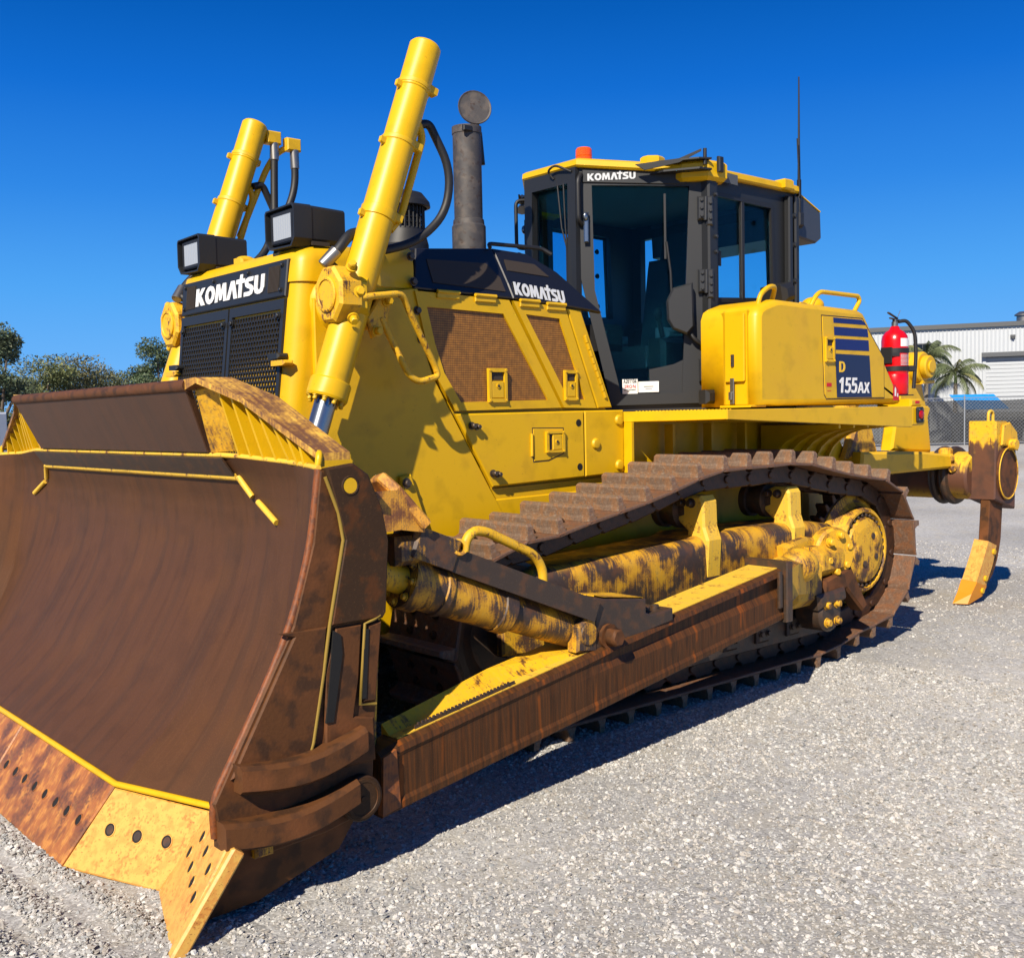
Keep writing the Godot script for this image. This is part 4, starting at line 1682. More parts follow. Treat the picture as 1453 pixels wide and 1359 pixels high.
# ---- track
func track_path() -> PackedVector2Array:
	var tips := PackedVector2Array()
	var id := Vector2(3.56, 0.575)
	var sp := Vector2(6.88, 0.695)
	for x in [3.56, 4.0, 4.6, 5.2, 5.8, 6.15]:
		tips.append(Vector2(x, -0.012))
	tips.append(Vector2(6.45, 0.02))
	tips.append(Vector2(6.66, 0.075))
	for k in 25:
		var a := deg_to_rad(-82.0 + 166.0 * k / 24.0)
		tips.append(sp + Vector2(cos(a), sin(a)) * 0.602)
	for p in [Vector2(6.72, 1.32), Vector2(6.5, 1.352), Vector2(6.29, 1.392), Vector2(6.076, 1.437), Vector2(5.84, 1.455), Vector2(5.6, 1.449), Vector2(5.377, 1.449), Vector2(5.155, 1.450), Vector2(4.904, 1.412), Vector2(4.67, 1.352), Vector2(4.448, 1.302), Vector2(4.223, 1.263), Vector2(3.998, 1.224), Vector2(3.78, 1.188)]:
		tips.append(p)
	for k in 25:
		var a := deg_to_rad(78.0 + 186.0 * k / 24.0)
		tips.append(id + Vector2(cos(a), sin(a)) * 0.587)
	var o := PackedVector2Array()
	var n := tips.size()
	for i in n:
		var d := (tips[(i + 1) % n] - tips[(i + n - 1) % n]).normalized()
		o.append(tips[i] - Vector2(d.y, -d.x) * 0.165)
	return o


var shoe_mesh: ArrayMesh
var link_mesh: ArrayMesh


func make_track() -> void:
	if shoe_mesh == null:
		begin()
		ST.set_color(Color(0.80, 0.66, 0.58))
		prism([Vector2(0.116, 0.064), Vector2(-0.100, 0.064), Vector2(-0.138, 0.072), Vector2(-0.140, 0.086), Vector2(-0.10, 0.080), Vector2(0.050, 0.084), Vector2(0.122, 0.084)], -0.28, 0.28, 0.004)
		ST.set_color(Color(1.0, 1.0, 1.0))
		var gr := []
		for q in [[0.056, 0.121, 0.080, 0.276], [0.070, 0.113, 0.110, 0.276], [0.074, 0.109, 0.152, 0.274], [0.081, 0.102, 0.165, 0.262]]:
			gr.append([Vector3(q[0], q[2], q[3]), Vector3(q[1], q[2], q[3]), Vector3(q[1], q[2], -q[3]), Vector3(q[0], q[2], -q[3])])
		loft(gr)
		shoe_mesh = mesh_now()
		begin()
		for s in [-1.0, 1.0]:
			prism([Vector2(-0.135, -0.035), Vector2(-0.105, -0.055), Vector2(0.09, -0.06), Vector2(0.135, -0.03), Vector2(0.14, 0.03), Vector2(0.09, 0.045), Vector2(0.075, 0.065), Vector2(-0.075, 0.065), Vector2(-0.09, 0.045), Vector2(-0.138, 0.03)], s * 0.07, s * 0.12, 0.008)
			cyl(Vector3(0.114, 0, s * 0.10), Vector3(0.114, 0, s * 0.132), 0.026, 14, 0.005)
			cyl(Vector3(-0.114, 0, s * 0.10), Vector3(-0.114, 0, s * 0.126), 0.024, 14, 0.005)
			for x in [-0.045, 0.05]:
				bolt(Vector3(x, 0.064, s * 0.095), Vector3(0, -1, 0), 0.018, 0.02)
				bolt(Vector3(x - 0.03, 0.083, s * 0.095), Vector3(0, 1, 0), 0.017, 0.014)
		cyl(Vector3(0.114, 0, -0.07), Vector3(0.114, 0, 0.07), 0.036, 12)
		link_mesh = mesh_now()
	var path := track_path()
	var n := path.size()
	var total := 0.0
	for i in n:
		total += path[i].distance_to(path[(i + 1) % n])
	var count := int(round(total / 0.2265))
	var step := total / count
	var root := Node3D.new()
	root.name = "track"
	dozer.add_child(root, true)
	root.position = -dozer.position
	var at := func(s: float) -> Vector2:
		s = fposmod(s, total)
		var i := 0
		while true:
			var l := path[i].distance_to(path[(i + 1) % n])
			if s <= l or i == n - 1:
				return path[i].lerp(path[(i + 1) % n], clampf(s / l, 0, 1))
			s -= l
			i += 1
		return path[0]
	# start where a grouser stands at the front end of the upper run, as on the machine
	var phase := 0.0
	var best := 9.0
	for q in 40:
		var ph := step * q / 40.0
		for k in count:
			var e: Vector2 = at.call(k * step + ph)
			var f: Vector2 = at.call((k + 1) * step + ph)
			var g := (f - e).normalized()
			var tip := (e + f) / 2.0 + g * 0.09 + Vector2(g.y, -g.x) * 0.165
			var miss := tip.distance_to(Vector2(4.223, 1.264))
			if miss < best:
				best = miss
				phase = ph
	for k in count:
		var a: Vector2 = at.call(k * step + phase)
		var b: Vector2 = at.call((k + 1) * step + phase)
		var d := (b - a).normalized()
		var m := (a + b) / 2.0
		var outw := Vector3(d.y, -d.x, 0)
		var dx := Vector3(d.x, d.y, 0)
		var t := Transform3D(Basis(dx, outw, dx.cross(outw)), Vector3(m.x, m.y, 1.07 * mir))
		hang("track_shoe", shoe_mesh, M["shoe_steel"], root).transform = t
		hang("track_link", link_mesh, M["link_steel"], root).transform = t
	# sprocket and final drive
	var c := Vector3(6.88, 0.695, 1.07)
	begin()
	var star := PackedVector2Array()
	var teeth := 26
	for k in teeth:
		for q in [[0.0, 0.405], [0.3, 0.405], [0.45, 0.462], [0.62, 0.462], [0.78, 0.405]]:
			var a: float = TAU * (k + q[0]) / teeth
			star.append(Vector2(c.x + cos(a) * q[1], c.y + sin(a) * q[1]))
	prism(star, c.z - 0.045, c.z + 0.045, 0.006)
	put("sprocket", "link_steel")
	begin()
	lathe(c, Vector3(0, 0, 1), [Vector2(0.395, 0.03), Vector2(0.395, 0.055), Vector2(0.34, 0.075), Vector2(0.315, 0.10), Vector2(0.305, 0.15), Vector2(0.290, 0.165), Vector2(0.275, 0.165), Vector2(0.268, 0.14), Vector2(0.235, 0.14)], 40)
	var fd := put("final_drive_rim", "yellow_worn")
	begin()
	lathe(c + Vector3(0, 0, 0.10), Vector3(0, 0, 1), [Vector2(0.236, 0.0), Vector2(0.236, 0.05), Vector2(0.225, 0.072), Vector2(0.17, 0.085), Vector2(0.08, 0.09), Vector2(0.0, 0.09)], 36)
	for k in [0.5, 3.2]:
		lump(c + Vector3(cos(k) * 0.13, sin(k) * 0.13, 0.178), Vector3(0.055, 0.07, 0.022))
	put("hub_cover", "yellow_worn")
	begin()
	for k in 30:
		var a := TAU * k / 30.0
		bolt(c + Vector3(cos(a) * 0.2525, sin(a) * 0.2525, 0.138), Vector3(0, 0, 1), 0.013, 0.018)
	for p in [Vector2(0.06, 0.10), Vector2(-0.05, -0.09), Vector2(0.10, -0.05)]:
		cyl(c + Vector3(p.x, p.y, 0.186), c + Vector3(p.x, p.y, 0.196), 0.022, 12)
	put("hub_bolts", "dark_steel")
	# idler and rollers
	begin()
	lathe(Vector3(3.56, 0.575, 1.07), Vector3(0, 0, 1), [Vector2(0.08, -0.10), Vector2(0.30, -0.09), Vector2(0.365, -0.11), Vector2(0.365, -0.055), Vector2(0.395, -0.05), Vector2(0.395, 0.05), Vector2(0.365, 0.055), Vector2(0.365, 0.11), Vector2(0.30, 0.09), Vector2(0.22, 0.05), Vector2(0.12, 0.06), Vector2(0.11, 0.13), Vector2(0, 0.14)], 36)
	put("idler", "dark_steel")
	for k in 7:
		begin()
		lathe(Vector3(4.02 + k * 0.37, 0.325, 1.07), Vector3(0, 0, 1), [Vector2(0.0, -0.2), Vector2(0.06, -0.2), Vector2(0.06, -0.15), Vector2(0.13, -0.145), Vector2(0.13, -0.12), Vector2(0.105, -0.115), Vector2(0.105, -0.06), Vector2(0.13, -0.055), Vector2(0.13, 0.055), Vector2(0.105, 0.06), Vector2(0.105, 0.115), Vector2(0.13, 0.12), Vector2(0.13, 0.145), Vector2(0.085, 0.155), Vector2(0.06, 0.2), Vector2(0, 0.2)], 20)
		put("track_roller", "dark_steel")


func make_track_frame() -> void:
	# main beam with rounded top
	begin()
	var sect := []
	for i in 7:
		var a := PI / 2 * i / 6.0
		sect.append(Vector2(1.205 + 0.075 * cos(a), 0.855 + 0.075 * sin(a)))
	for i in 7:
		var a := PI / 2 + PI / 2 * i / 6.0
		sect.append(Vector2(0.935 + 0.075 * cos(a), 0.855 + 0.075 * sin(a)))
	sect.append(Vector2(0.86, 0.44))
	sect.append(Vector2(1.28, 0.44))
	var rings := []
	for x in [[3.62, 0.86, -0.03], [3.68, 0.93, -0.01], [4.4, 1.0, 0.0], [4.95, 1.03, 0.02], [5.05, 1.07, 0.045], [5.7, 1.07, 0.045], [6.15, 1.05, 0.04], [6.42, 0.98, 0.0], [6.48, 0.9, -0.04]]:
		var ring := []
		for p in sect:
			ring.append(Vector3(x[0], 0.66 + (p.y - 0.66) * x[1] + x[2] * 0.5, 1.07 + (p.x - 1.07) * x[1]))
		rings.append(ring)
	for r in rings:
		r.reverse()
	loft(rings, true, 6)
	put("track_frame", "yellow_bare")
	begin()
	cyl(Vector3(3.58, 0.62, 1.07), Vector3(3.75, 0.66, 1.07), 0.13, 20, 0.02)
	side([Vector2(3.43, 0.50), Vector2(3.72, 0.47), Vector2(3.72, 0.72), Vector2(3.43, 0.68)], 1.21, 1.27, 0.012)
	put("recoil_yoke", "yellow_worn")
	# roller guards
	begin()
	side([Vector2(3.75, 0.20), Vector2(6.35, 0.20), Vector2(6.42, 0.30), Vector2(6.42, 0.45), Vector2(3.70, 0.45), Vector2(3.70, 0.26)], 1.245, 1.275, 0.006)
	var ga := put("roller_guard", "dark_steel")
	begin()
	for k in 8:
		var x := 3.92 + k * 0.33
		box(Vector3(x, 0.30, 1.28), Vector3(0.13, 0.12, 0.05), 0.015)
		bolt(Vector3(x - 0.035, 0.30, 1.305), Vector3(0, 0, 1), 0.017)
		bolt(Vector3(x + 0.035, 0.30, 1.305), Vector3(0, 0, 1), 0.017)
	put("guard_block", "dark_steel", ga)
	# carrier rollers on their posts
	for q in [[5.075, 0.0], [5.955, 0.0]]:
		begin()
		var x: float = q[0]
		XF = Transform3D(Basis(Vector3(0, 0, -1), Vector3(0, 1, 0), Vector3(1, 0, 0)), Vector3(x, 0, 1.22))
		# front view outline of the post: local x runs inwards
		prism([Vector2(-0.075, 0.72), Vector2(-0.03, 0.70), Vector2(0.06, 0.74), Vector2(0.085, 0.88), Vector2(0.07, 0.99), Vector2(0.155, 1.055), Vector2(0.12, 1.185), Vector2(0.07, 1.205), Vector2(-0.03, 1.205), Vector2(-0.055, 1.17), Vector2(-0.06, 1.02), Vector2(-0.09, 0.94)], -0.065, 0.075, 0.014)
		XF = Transform3D.IDENTITY
		var post := put("carrier_post", "yellow_pale")
		begin()
		bolt(Vector3(x - 0.066, 1.16, 1.19), Vector3(-1, 0, 0), 0.022, 0.03)
		bolt(Vector3(x - 0.066, 1.16, 1.12), Vector3(-1, 0, 0), 0.02, 0.03)
		put("bolts", "dark_steel", post)
		begin()
		lathe(Vector3(x, 1.11, 0.90), Vector3(0, 0, 1), [Vector2(0.05, 0), Vector2(0.115, 0.005), Vector2(0.115, 0.05), Vector2(0.095, 0.055), Vector2(0.095, 0.13), Vector2(0.115, 0.135), Vector2(0.115, 0.18), Vector2(0.075, 0.19), Vector2(0.07, 0.23), Vector2(0.05, 0.235), Vector2(0.05, 0.30), Vector2(0, 0.30)], 24)
		put("carrier_roller", "dark_steel", post)
	# trunnion casting where the push arm pivots
	begin()
	box(Vector3(5.83, 0.60, 1.36), Vector3(0.36, 0.30, 0.22), 0.05)
	box(Vector3(6.10, 0.72, 1.37), Vector3(0.34, 0.20, 0.20), 0.05)
	lump(Vector3(5.66, 0.74, 1.50), Vector3(0.13, 0.11, 0.12))
	side([Vector2(5.72, 0.84), Vector2(5.98, 0.88), Vector2(6.30, 0.82), Vector2(6.35, 0.66), Vector2(6.18, 0.50), Vector2(5.80, 0.42)], 1.27, 1.36, 0.02)
	var tc := put("trunnion_casting", "yellow_worn")
	begin()
	lathe(Vector3(6.20, 0.76, 1.36), Vector3(-0.25, 0, 1), [Vector2(0.17, 0), Vector2(0.17, 0.06), Vector2(0.155, 0.08), Vector2(0, 0.08)], 26)
	put("upper_flange", "yellow_worn")
	begin()
	for k in 6:
		var a := TAU * k / 6.0 + 0.3
		bolt(Vector3(6.185 + cos(a) * 0.12, 0.76 + sin(a) * 0.12, 1.44), Vector3(-0.25, 0, 1), 0.024, 0.03)
	put("flange_bolts", "yellow_chipped")
	begin()
	side([Vector2(6.0, 0.60), Vector2(6.32, 0.66), Vector2(6.52, 0.38), Vector2(6.46, 0.34), Vector2(6.25, 0.52), Vector2(6.0, 0.46)], 1.36, 1.47, 0.015)
	put("guard_arm", "brown_steel")
	begin()
	cyl(Vector3(6.04, 0.39, 1.28), Vector3(6.04, 0.39, 1.49), 0.125, 22, 0.02)
	side([Vector2(5.88, 0.52), Vector2(6.20, 0.54), Vector2(6.22, 0.46), Vector2(5.90, 0.42)], 1.28, 1.50, 0.02)
	put("pivot_cap", "dark_steel")
	begin()
	for k in 4:
		var a := TAU * (k + 0.5) / 4.0
		bolt(Vector3(6.04 + cos(a) * 0.08, 0.39 + sin(a) * 0.08, 1.49), Vector3(0, 0, 1), 0.024, 0.025)
	put("cap_bolts", "yellow_worn")


# ---- push arm, tilt cylinder
func arm_pt(x: float, y: float, out := 0.0) -> Vector3:
	return Vector3(x, y, 1.968 - (x - 2.22) * 0.069 + out)


func make_push_arm() -> void:
	# cross-sections along the arm: front to rear
	begin()
	var rings := []
	var tops := [[2.2213, 0.4341], [2.328, 0.4584], [2.91, 0.5331], [3.3465, 0.5874], [3.492, 0.6088], [3.6375, 0.633], [3.783, 0.6495], [4.171, 0.6961], [5.1119, 0.8028]]
	var bot := func(x: float) -> float: return 0.184 + (x - 2.216) * 0.1135
	for t in tops:
		var x: float = t[0]
		var y1: float = t[1]
		var y0: float = bot.call(x)
		var zo := arm_pt(x, 0).z
		var h := y1 - y0
		var back := smoothstep(3.4, 3.78, x)
		var ys := lerpf(y1 - 0.10, y0 + h * (0.58 - 0.06 * (x - 3.59)), back)
		var rec := lerpf(0.012, 0.034, back)
		var wid := lerpf(0.15, 0.25, smoothstep(2.9, 3.78, x))
		rings.append([
			Vector3(x, y0, zo - wid), Vector3(x, y1 - 0.01, zo - wid), Vector3(x, y1, zo - wid + 0.01), Vector3(x, y1, zo - 0.035), Vector3(x, y1 - 0.012, zo - 0.012),
			Vector3(x, y1 - 0.035, zo - 0.004), Vector3(x, y1 - 0.050, zo - rec), Vector3(x, ys + 0.035, zo - rec), Vector3(x, ys, zo - 0.010), Vector3(x, y0 + 0.05, zo - 0.010), Vector3(x, y0 + 0.035, zo), Vector3(x, y0 + 0.010, zo), Vector3(x, y0, zo - 0.012)])
	for r in rings:
		r.reverse()
	loft(rings)
	var arm := put("push_arm", "arm_steel")
	# worn yellow upper face
	begin()
	for i in tops.size() - 1:
		var a: Array = tops[i]
		var b: Array = tops[i + 1]
		if i == 0:
			continue
		var za := arm_pt(a[0], 0).z
		var zb := arm_pt(b[0], 0).z
		var wa := lerpf(0.145, 0.245, smoothstep(2.9, 3.78, a[0]))
		var wb := lerpf(0.145, 0.245, smoothstep(2.9, 3.78, b[0]))
		plate([Vector3(a[0], a[1] + 0.004, za - wa), Vector3(a[0], a[1] + 0.004, za - 0.045), Vector3(b[0], b[1] + 0.004, zb - 0.045), Vector3(b[0], b[1] + 0.004, zb - wb)], 0.006)
	put("top_plate", "yellow_pale", arm)
	begin()
	loft([
		[arm_pt(2.2262, 0.4196, 0.003), arm_pt(2.2165, 0.1965, 0.003), arm_pt(2.2165, 0.1965, -0.03), arm_pt(2.2262, 0.4196, -0.03)],
		[arm_pt(2.2892, 0.439, 0.004), arm_pt(2.3037, 0.211, 0.004), arm_pt(2.3037, 0.211, -0.03), arm_pt(2.2892, 0.439, -0.03)]])
	put("front_edge", "orange_rust", arm)
	begin()
	box(arm_pt(5.141, 0.6718, -0.125), Vector3(0.06, 0.345, 0.30), 0.008)
	box(arm_pt(5.0682, 0.6912, 0.001), Vector3(0.03, 0.21, 0.02), 0.004)
	put("end_plate", "dark_steel", arm)
	begin()
	loft([
		[Vector3(5.141, 0.7494, 1.7207), Vector3(5.141, 0.536, 1.7207), Vector3(5.141, 0.536, 1.5364), Vector3(5.141, 0.7882, 1.5364)],
		[Vector3(5.45, 0.785, 1.64), Vector3(5.45, 0.60, 1.64), Vector3(5.45, 0.60, 1.50), Vector3(5.45, 0.82, 1.50)],
		[Vector3(5.78, 0.74, 1.50), Vector3(5.78, 0.55, 1.50), Vector3(5.78, 0.55, 1.38), Vector3(5.78, 0.77, 1.38)]])
	put("arm_neck", "yellow_worn", arm)
	# serrated step
	begin()
	var teeth := 26
	for k in teeth:
		var t := k / float(teeth)
		var p := arm_pt(2.4444, 0.0, -0.055).lerp(arm_pt(2.9682, 0.0, -0.055), t)
		p.y = 0.474 + (p.x - 2.444) * 0.126 + 0.014
		box(p + Vector3(0, 0.004, 0), Vector3(0.012, 0.016, 0.008), 0.002)
	var s0 := arm_pt(2.425, 0.4797, -0.055)
	var s1 := arm_pt(2.9876, 0.5505, -0.055)
	box((s0 + s1) / 2, Vector3(0.006, 0.022, s0.distance_to(s1)), 0, along(s1 - s0))
	put("serrated_step", "dark_steel", arm)
	begin()
	loft([
		[Vector3(2.328, 0.4584, 1.8662), Vector3(2.328, 0.342, 1.8662), Vector3(2.328, 0.342, 1.808), Vector3(2.328, 0.4972, 1.808)],
		[Vector3(2.6675, 0.502, 1.8419), Vector3(2.6675, 0.3905, 1.8419), Vector3(2.6675, 0.3905, 1.7692), Vector3(2.6675, 0.5554, 1.7692)],
		[Vector3(2.9585, 0.5409, 1.8177), Vector3(2.9585, 0.439, 1.8177), Vector3(2.9585, 0.439, 1.711), Vector3(2.9585, 0.5942, 1.711)],
		[Vector3(3.492, 0.6088, 1.808), Vector3(3.492, 0.4972, 1.808), Vector3(3.492, 0.4972, 1.614), Vector3(3.492, 0.633, 1.614)]])
	put("inner_fillet", "yellow_chipped", arm)
	# mounting block of the tilt cylinder
	begin()
	side([Vector2(3.5066, 0.8561), Vector2(3.589, 0.8367), Vector2(3.8654, 0.8028), Vector2(3.8654, 0.7349), Vector2(3.8994, 0.7203), Vector2(4.0643, 0.73), Vector2(4.0643, 0.667), Vector2(3.5114, 0.5942)], 1.604, 1.842, 0.008)
	var blk := put("strut_block", "dark_steel")
	begin()
	side([Vector2(3.5211, 0.8619), Vector2(3.589, 0.8445), Vector2(3.8587, 0.8095), Vector2(3.8587, 0.8028), Vector2(3.5211, 0.8551)], 1.614, 1.823)
	put("block_top", "yellow_worn", blk)
	begin()
	for q in [[3.938, 1.77], [4.006, 1.77], [3.938, 1.67], [4.006, 1.67]]:
		bolt(Vector3(q[0], 0.723, q[1]), Vector3(0, 1, 0), 0.022, 0.02)
	put("bolts", "dark_steel", blk)
	begin()
	bolt(Vector3(3.589, 0.6621, 1.8419), Vector3(0, 0, 1), 0.045, 0.06)
	put("pivot_bolt", "brown_steel", blk)
	begin()
	side([Vector2(3.3853, 0.6136), Vector2(3.395, 0.73), Vector2(3.4532, 0.7737), Vector2(3.5114, 0.7591), Vector2(3.5211, 0.5942)], 1.769, 1.847, 0.012)
	cyl(Vector3(3.4581, 0.6912, 1.8371), Vector3(3.4581, 0.6912, 1.8546), 0.055, 20, 0.006)
	put("clevis", "yellow_bare", blk)
	# tilt cylinder
	var a := Vector3(2.3086, 1.118, 1.6819)
	var b := Vector3(3.492, 0.6815, 1.7304)
	var d := (b - a).normalized()
	begin()
	lathe(a + d * 0.23, d, [Vector2(0.05, 0), Vector2(0.118, 0.0), Vector2(0.122, 0.01), Vector2(0.122, 0.075), Vector2(0.105, 0.08), Vector2(0.105, 0.17), Vector2(0.112, 0.175), Vector2(0.112, 0.205), Vector2(0.103, 0.21), Vector2(0.101, 0.50), Vector2(0.108, 0.505), Vector2(0.108, 0.57), Vector2(0.085, 0.585), Vector2(0.083, 0.98), Vector2(0.06, 1.0), Vector2(0, 1.0)], 30)
	var tcy := put("tilt_cylinder", "yellow_bare")
	begin()
	cyl(a - d * 0.1, a + d * 0.25, 0.062, 20)
	put("rod", "yellow_chipped", tcy)
	begin()
	var f := along(d)
	for k in 8:
		var t := TAU * k / 8.0
		bolt(a + d * 0.23 + (f.x * cos(t) + f.y * sin(t)) * 0.095, -d, 0.014, 0.016)
	put("gland_bolts", "yellow_worn", tcy)
	# guard bar over it
	var g0 := Vector3(2.716, 1.1131, 1.711)
	var g1 := Vector3(3.5211, 0.7882, 1.7692)
	var gd := (g1 - g0).normalized()
	begin()
	box((g0 + g1) / 2, Vector3(0.19, 0.10, g0.distance_to(g1)), 0.012, along(gd))
	var gb := put("cylinder_guard", "dark_steel")
	begin()
	box(g0 + Vector3(-0.08, 0.05, 0.0), Vector3(0.20, 0.13, 0.24), 0.02, along(gd))
	box(g0 + Vector3(-0.19, 0.055, 0.0), Vector3(0.17, 0.12, 0.16), 0.02)
	put("hose_block", "yellow_bare", gb)
	begin()
	lathe(g0 + Vector3(0.03, 0.04, 0.08), Vector3(-0.3, 0.35, 0.9), [Vector2(0.022, -0.04), Vector2(0.036, -0.04), Vector2(0.036, 0.03), Vector2(0.022, 0.03), Vector2(0.022, -0.02), Vector2(0, -0.02)], 18)
	put("port_ring", "yellow_worn", gb)
	begin()
	tube(fillet([Vector3(2.8421, 1.0986, 1.711), Vector3(2.8566, 1.1762, 1.711), Vector3(2.9003, 1.2102, 1.711), Vector3(2.9682, 1.2005, 1.711), Vector3(3.2398, 1.0743, 1.7207), Vector3(3.2931, 1.0064, 1.7207), Vector3(3.298, 0.8949, 1.7207)], 0.05, 5), 0.022, 12)
	put("hand_rail", "yellow_chipped", gb)


# ---- deck, fender, fuel tank
func make_deck() -> void:
	begin()
	var F := [Vector3(4.945, 1.715, 0.66), Vector3(5.155, 1.715, 1.35), Vector3(7.30, 1.715, 1.35), Vector3(7.30, 1.715, 0.5), Vector3(4.945, 1.715, 0.5)]
	# top sheet
	XF = Transform3D(Basis(Vector3(1, 0, 0), Vector3(0, 0, 1), Vector3(0, -1, 0)), Vector3.ZERO)
	prism([Vector2(4.935, 0.5), Vector2(4.935, 0.70), Vector2(5.14, 1.34), Vector2(5.165, 1.355), Vector2(7.32, 1.355), Vector2(7.32, 0.5)], -1.715, -1.700, 0.0)
	XF = Transform3D.IDENTITY
	# fascia: front and side
	quad(Vector3(4.94, 1.655, 0.72), Vector3(5.145, 1.66, 1.345), Vector3(5.145, 1.70, 1.345), Vector3(4.94, 1.70, 0.72))
	plate([Vector3(5.145, 1.657, 1.357), Vector3(7.32, 1.562, 1.357), Vector3(7.32, 1.716, 1.357), Vector3(5.145, 1.716, 1.357)], 0.02, 0.004)
	plate([Vector3(4.93, 1.65, 0.70), Vector3(5.145, 1.657, 1.357), Vector3(5.145, 1.716, 1.357), Vector3(4.93, 1.716, 0.70)], 0.02, 0.004)
	# underside of the fender: flat, turned down at the rear
	quad(Vector3(4.95, 1.65, 0.70), Vector3(7.3, 1.60, 0.70), Vector3(7.3, 1.60, 1.34), Vector3(5.1, 1.65, 1.34))
	for i in 6:
		var a0 := PI / 2 * i / 6.0
		var a1 := PI / 2 * (i + 1) / 6.0
		var y0 := 1.58 - 0.26 * (1.0 - cos(a0))
		var y1 := 1.58 - 0.26 * (1.0 - cos(a1))
		var z0 := 1.16 - 0.40 * sin(a0)
		var z1 := 1.16 - 0.40 * sin(a1)
		quad(Vector3(6.42, y0, z0), Vector3(7.1, y0 - 0.02, z0), Vector3(7.1, y1 - 0.02, z1), Vector3(6.42, y1, z1))
	side([Vector2(4.93, 1.335), Vector2(4.95, 1.335), Vector2(4.95, 1.652), Vector2(4.93, 1.652)], 0.66, 0.785)
	for x in [5.35, 5.75, 6.12]:
		side([Vector2(x, 1.28), Vector2(x + 0.025, 1.28), Vector2(x + 0.025, 1.63), Vector2(x, 1.63)], 0.69, 0.76)
	var dk := put("deck", "yellow")
	for x in [6.40, 6.58, 6.76, 6.94, 7.10]:
		begin()
		var poly := PackedVector2Array([Vector2(0.70, 1.60), Vector2(1.33, 1.60), Vector2(1.33, 1.575)])
		for k in 7:
			var a := PI / 2 * k / 6.0
			poly.append(Vector2(1.18 - 0.38 * sin(a), 1.50 - 0.26 * (1.0 - cos(a)) + 0.06))
		poly.append(Vector2(0.70, 1.28))
		XF = Transform3D(Basis(Vector3(0, 0, 1), Vector3(0, 1, 0), Vector3(-1, 0, 0)), Vector3(x, 0, 0))
		prism(poly, -0.012, 0.012)
		XF = Transform3D.IDENTITY
		put("fender_rib", "yellow")
	# tread plate studs along the front edge of the deck
	begin()
	for i in 26:
		for j in 3:
			var t := (i + 0.5) / 26.0
			var p := Vector3(4.97, 1.717, 0.76).lerp(Vector3(5.16, 1.717, 1.32), t) + Vector3(j * 0.03 + 0.02, 0, 0)
			lump(p, Vector3(0.007, 0.004, 0.007), 3)
	put("tread_studs", "yellow", dk)
	# rear box with the tail lamp
	begin()
	side([Vector2(7.32, 1.715), Vector2(7.57, 1.715), Vector2(7.60, 1.70), Vector2(7.545, 1.60), Vector2(7.50, 1.575), Vector2(7.32, 1.572)], 0.95, 1.352, 0.012)
	box(Vector3(7.41, 1.74, 1.2), Vector3(0.16, 0.06, 0.28), 0.015)
	var rb := put("rear_box", "yellow")
	begin()
	side([Vector2(7.375, 1.71), Vector2(7.455, 1.71), Vector2(7.465, 1.695), Vector2(7.465, 1.605), Vector2(7.455, 1.592), Vector2(7.38, 1.592), Vector2(7.37, 1.605), Vector2(7.368, 1.695)], 1.352, 1.372, 0.008)
	var tl := put("tail_lamp", "rubber", rb)
	begin()
	lathe(Vector3(7.417, 1.652, 1.372), Vector3(0, 0, 1), [Vector2(0.032, 0), Vector2(0.030, 0.008), Vector2(0.012, 0.014), Vector2(0, 0.015)], 18)
	put("lens", "red_lens", rb)
	begin()
	side([Vector2(7.39, 1.735), Vector2(7.45, 1.735), Vector2(7.45, 1.755), Vector2(7.39, 1.755)], 1.335, 1.342)
	put("warning_sticker", "ink_red", rb)
	begin()
	for p in [Vector2(7.39, 1.615), Vector2(7.445, 1.615), Vector2(7.39, 1.69), Vector2(7.445, 1.69)]:
		cyl(Vector3(p.x, p.y, 1.371), Vector3(p.x, p.y, 1.376), 0.008, 8)
	put("screws", "zinc", rb)


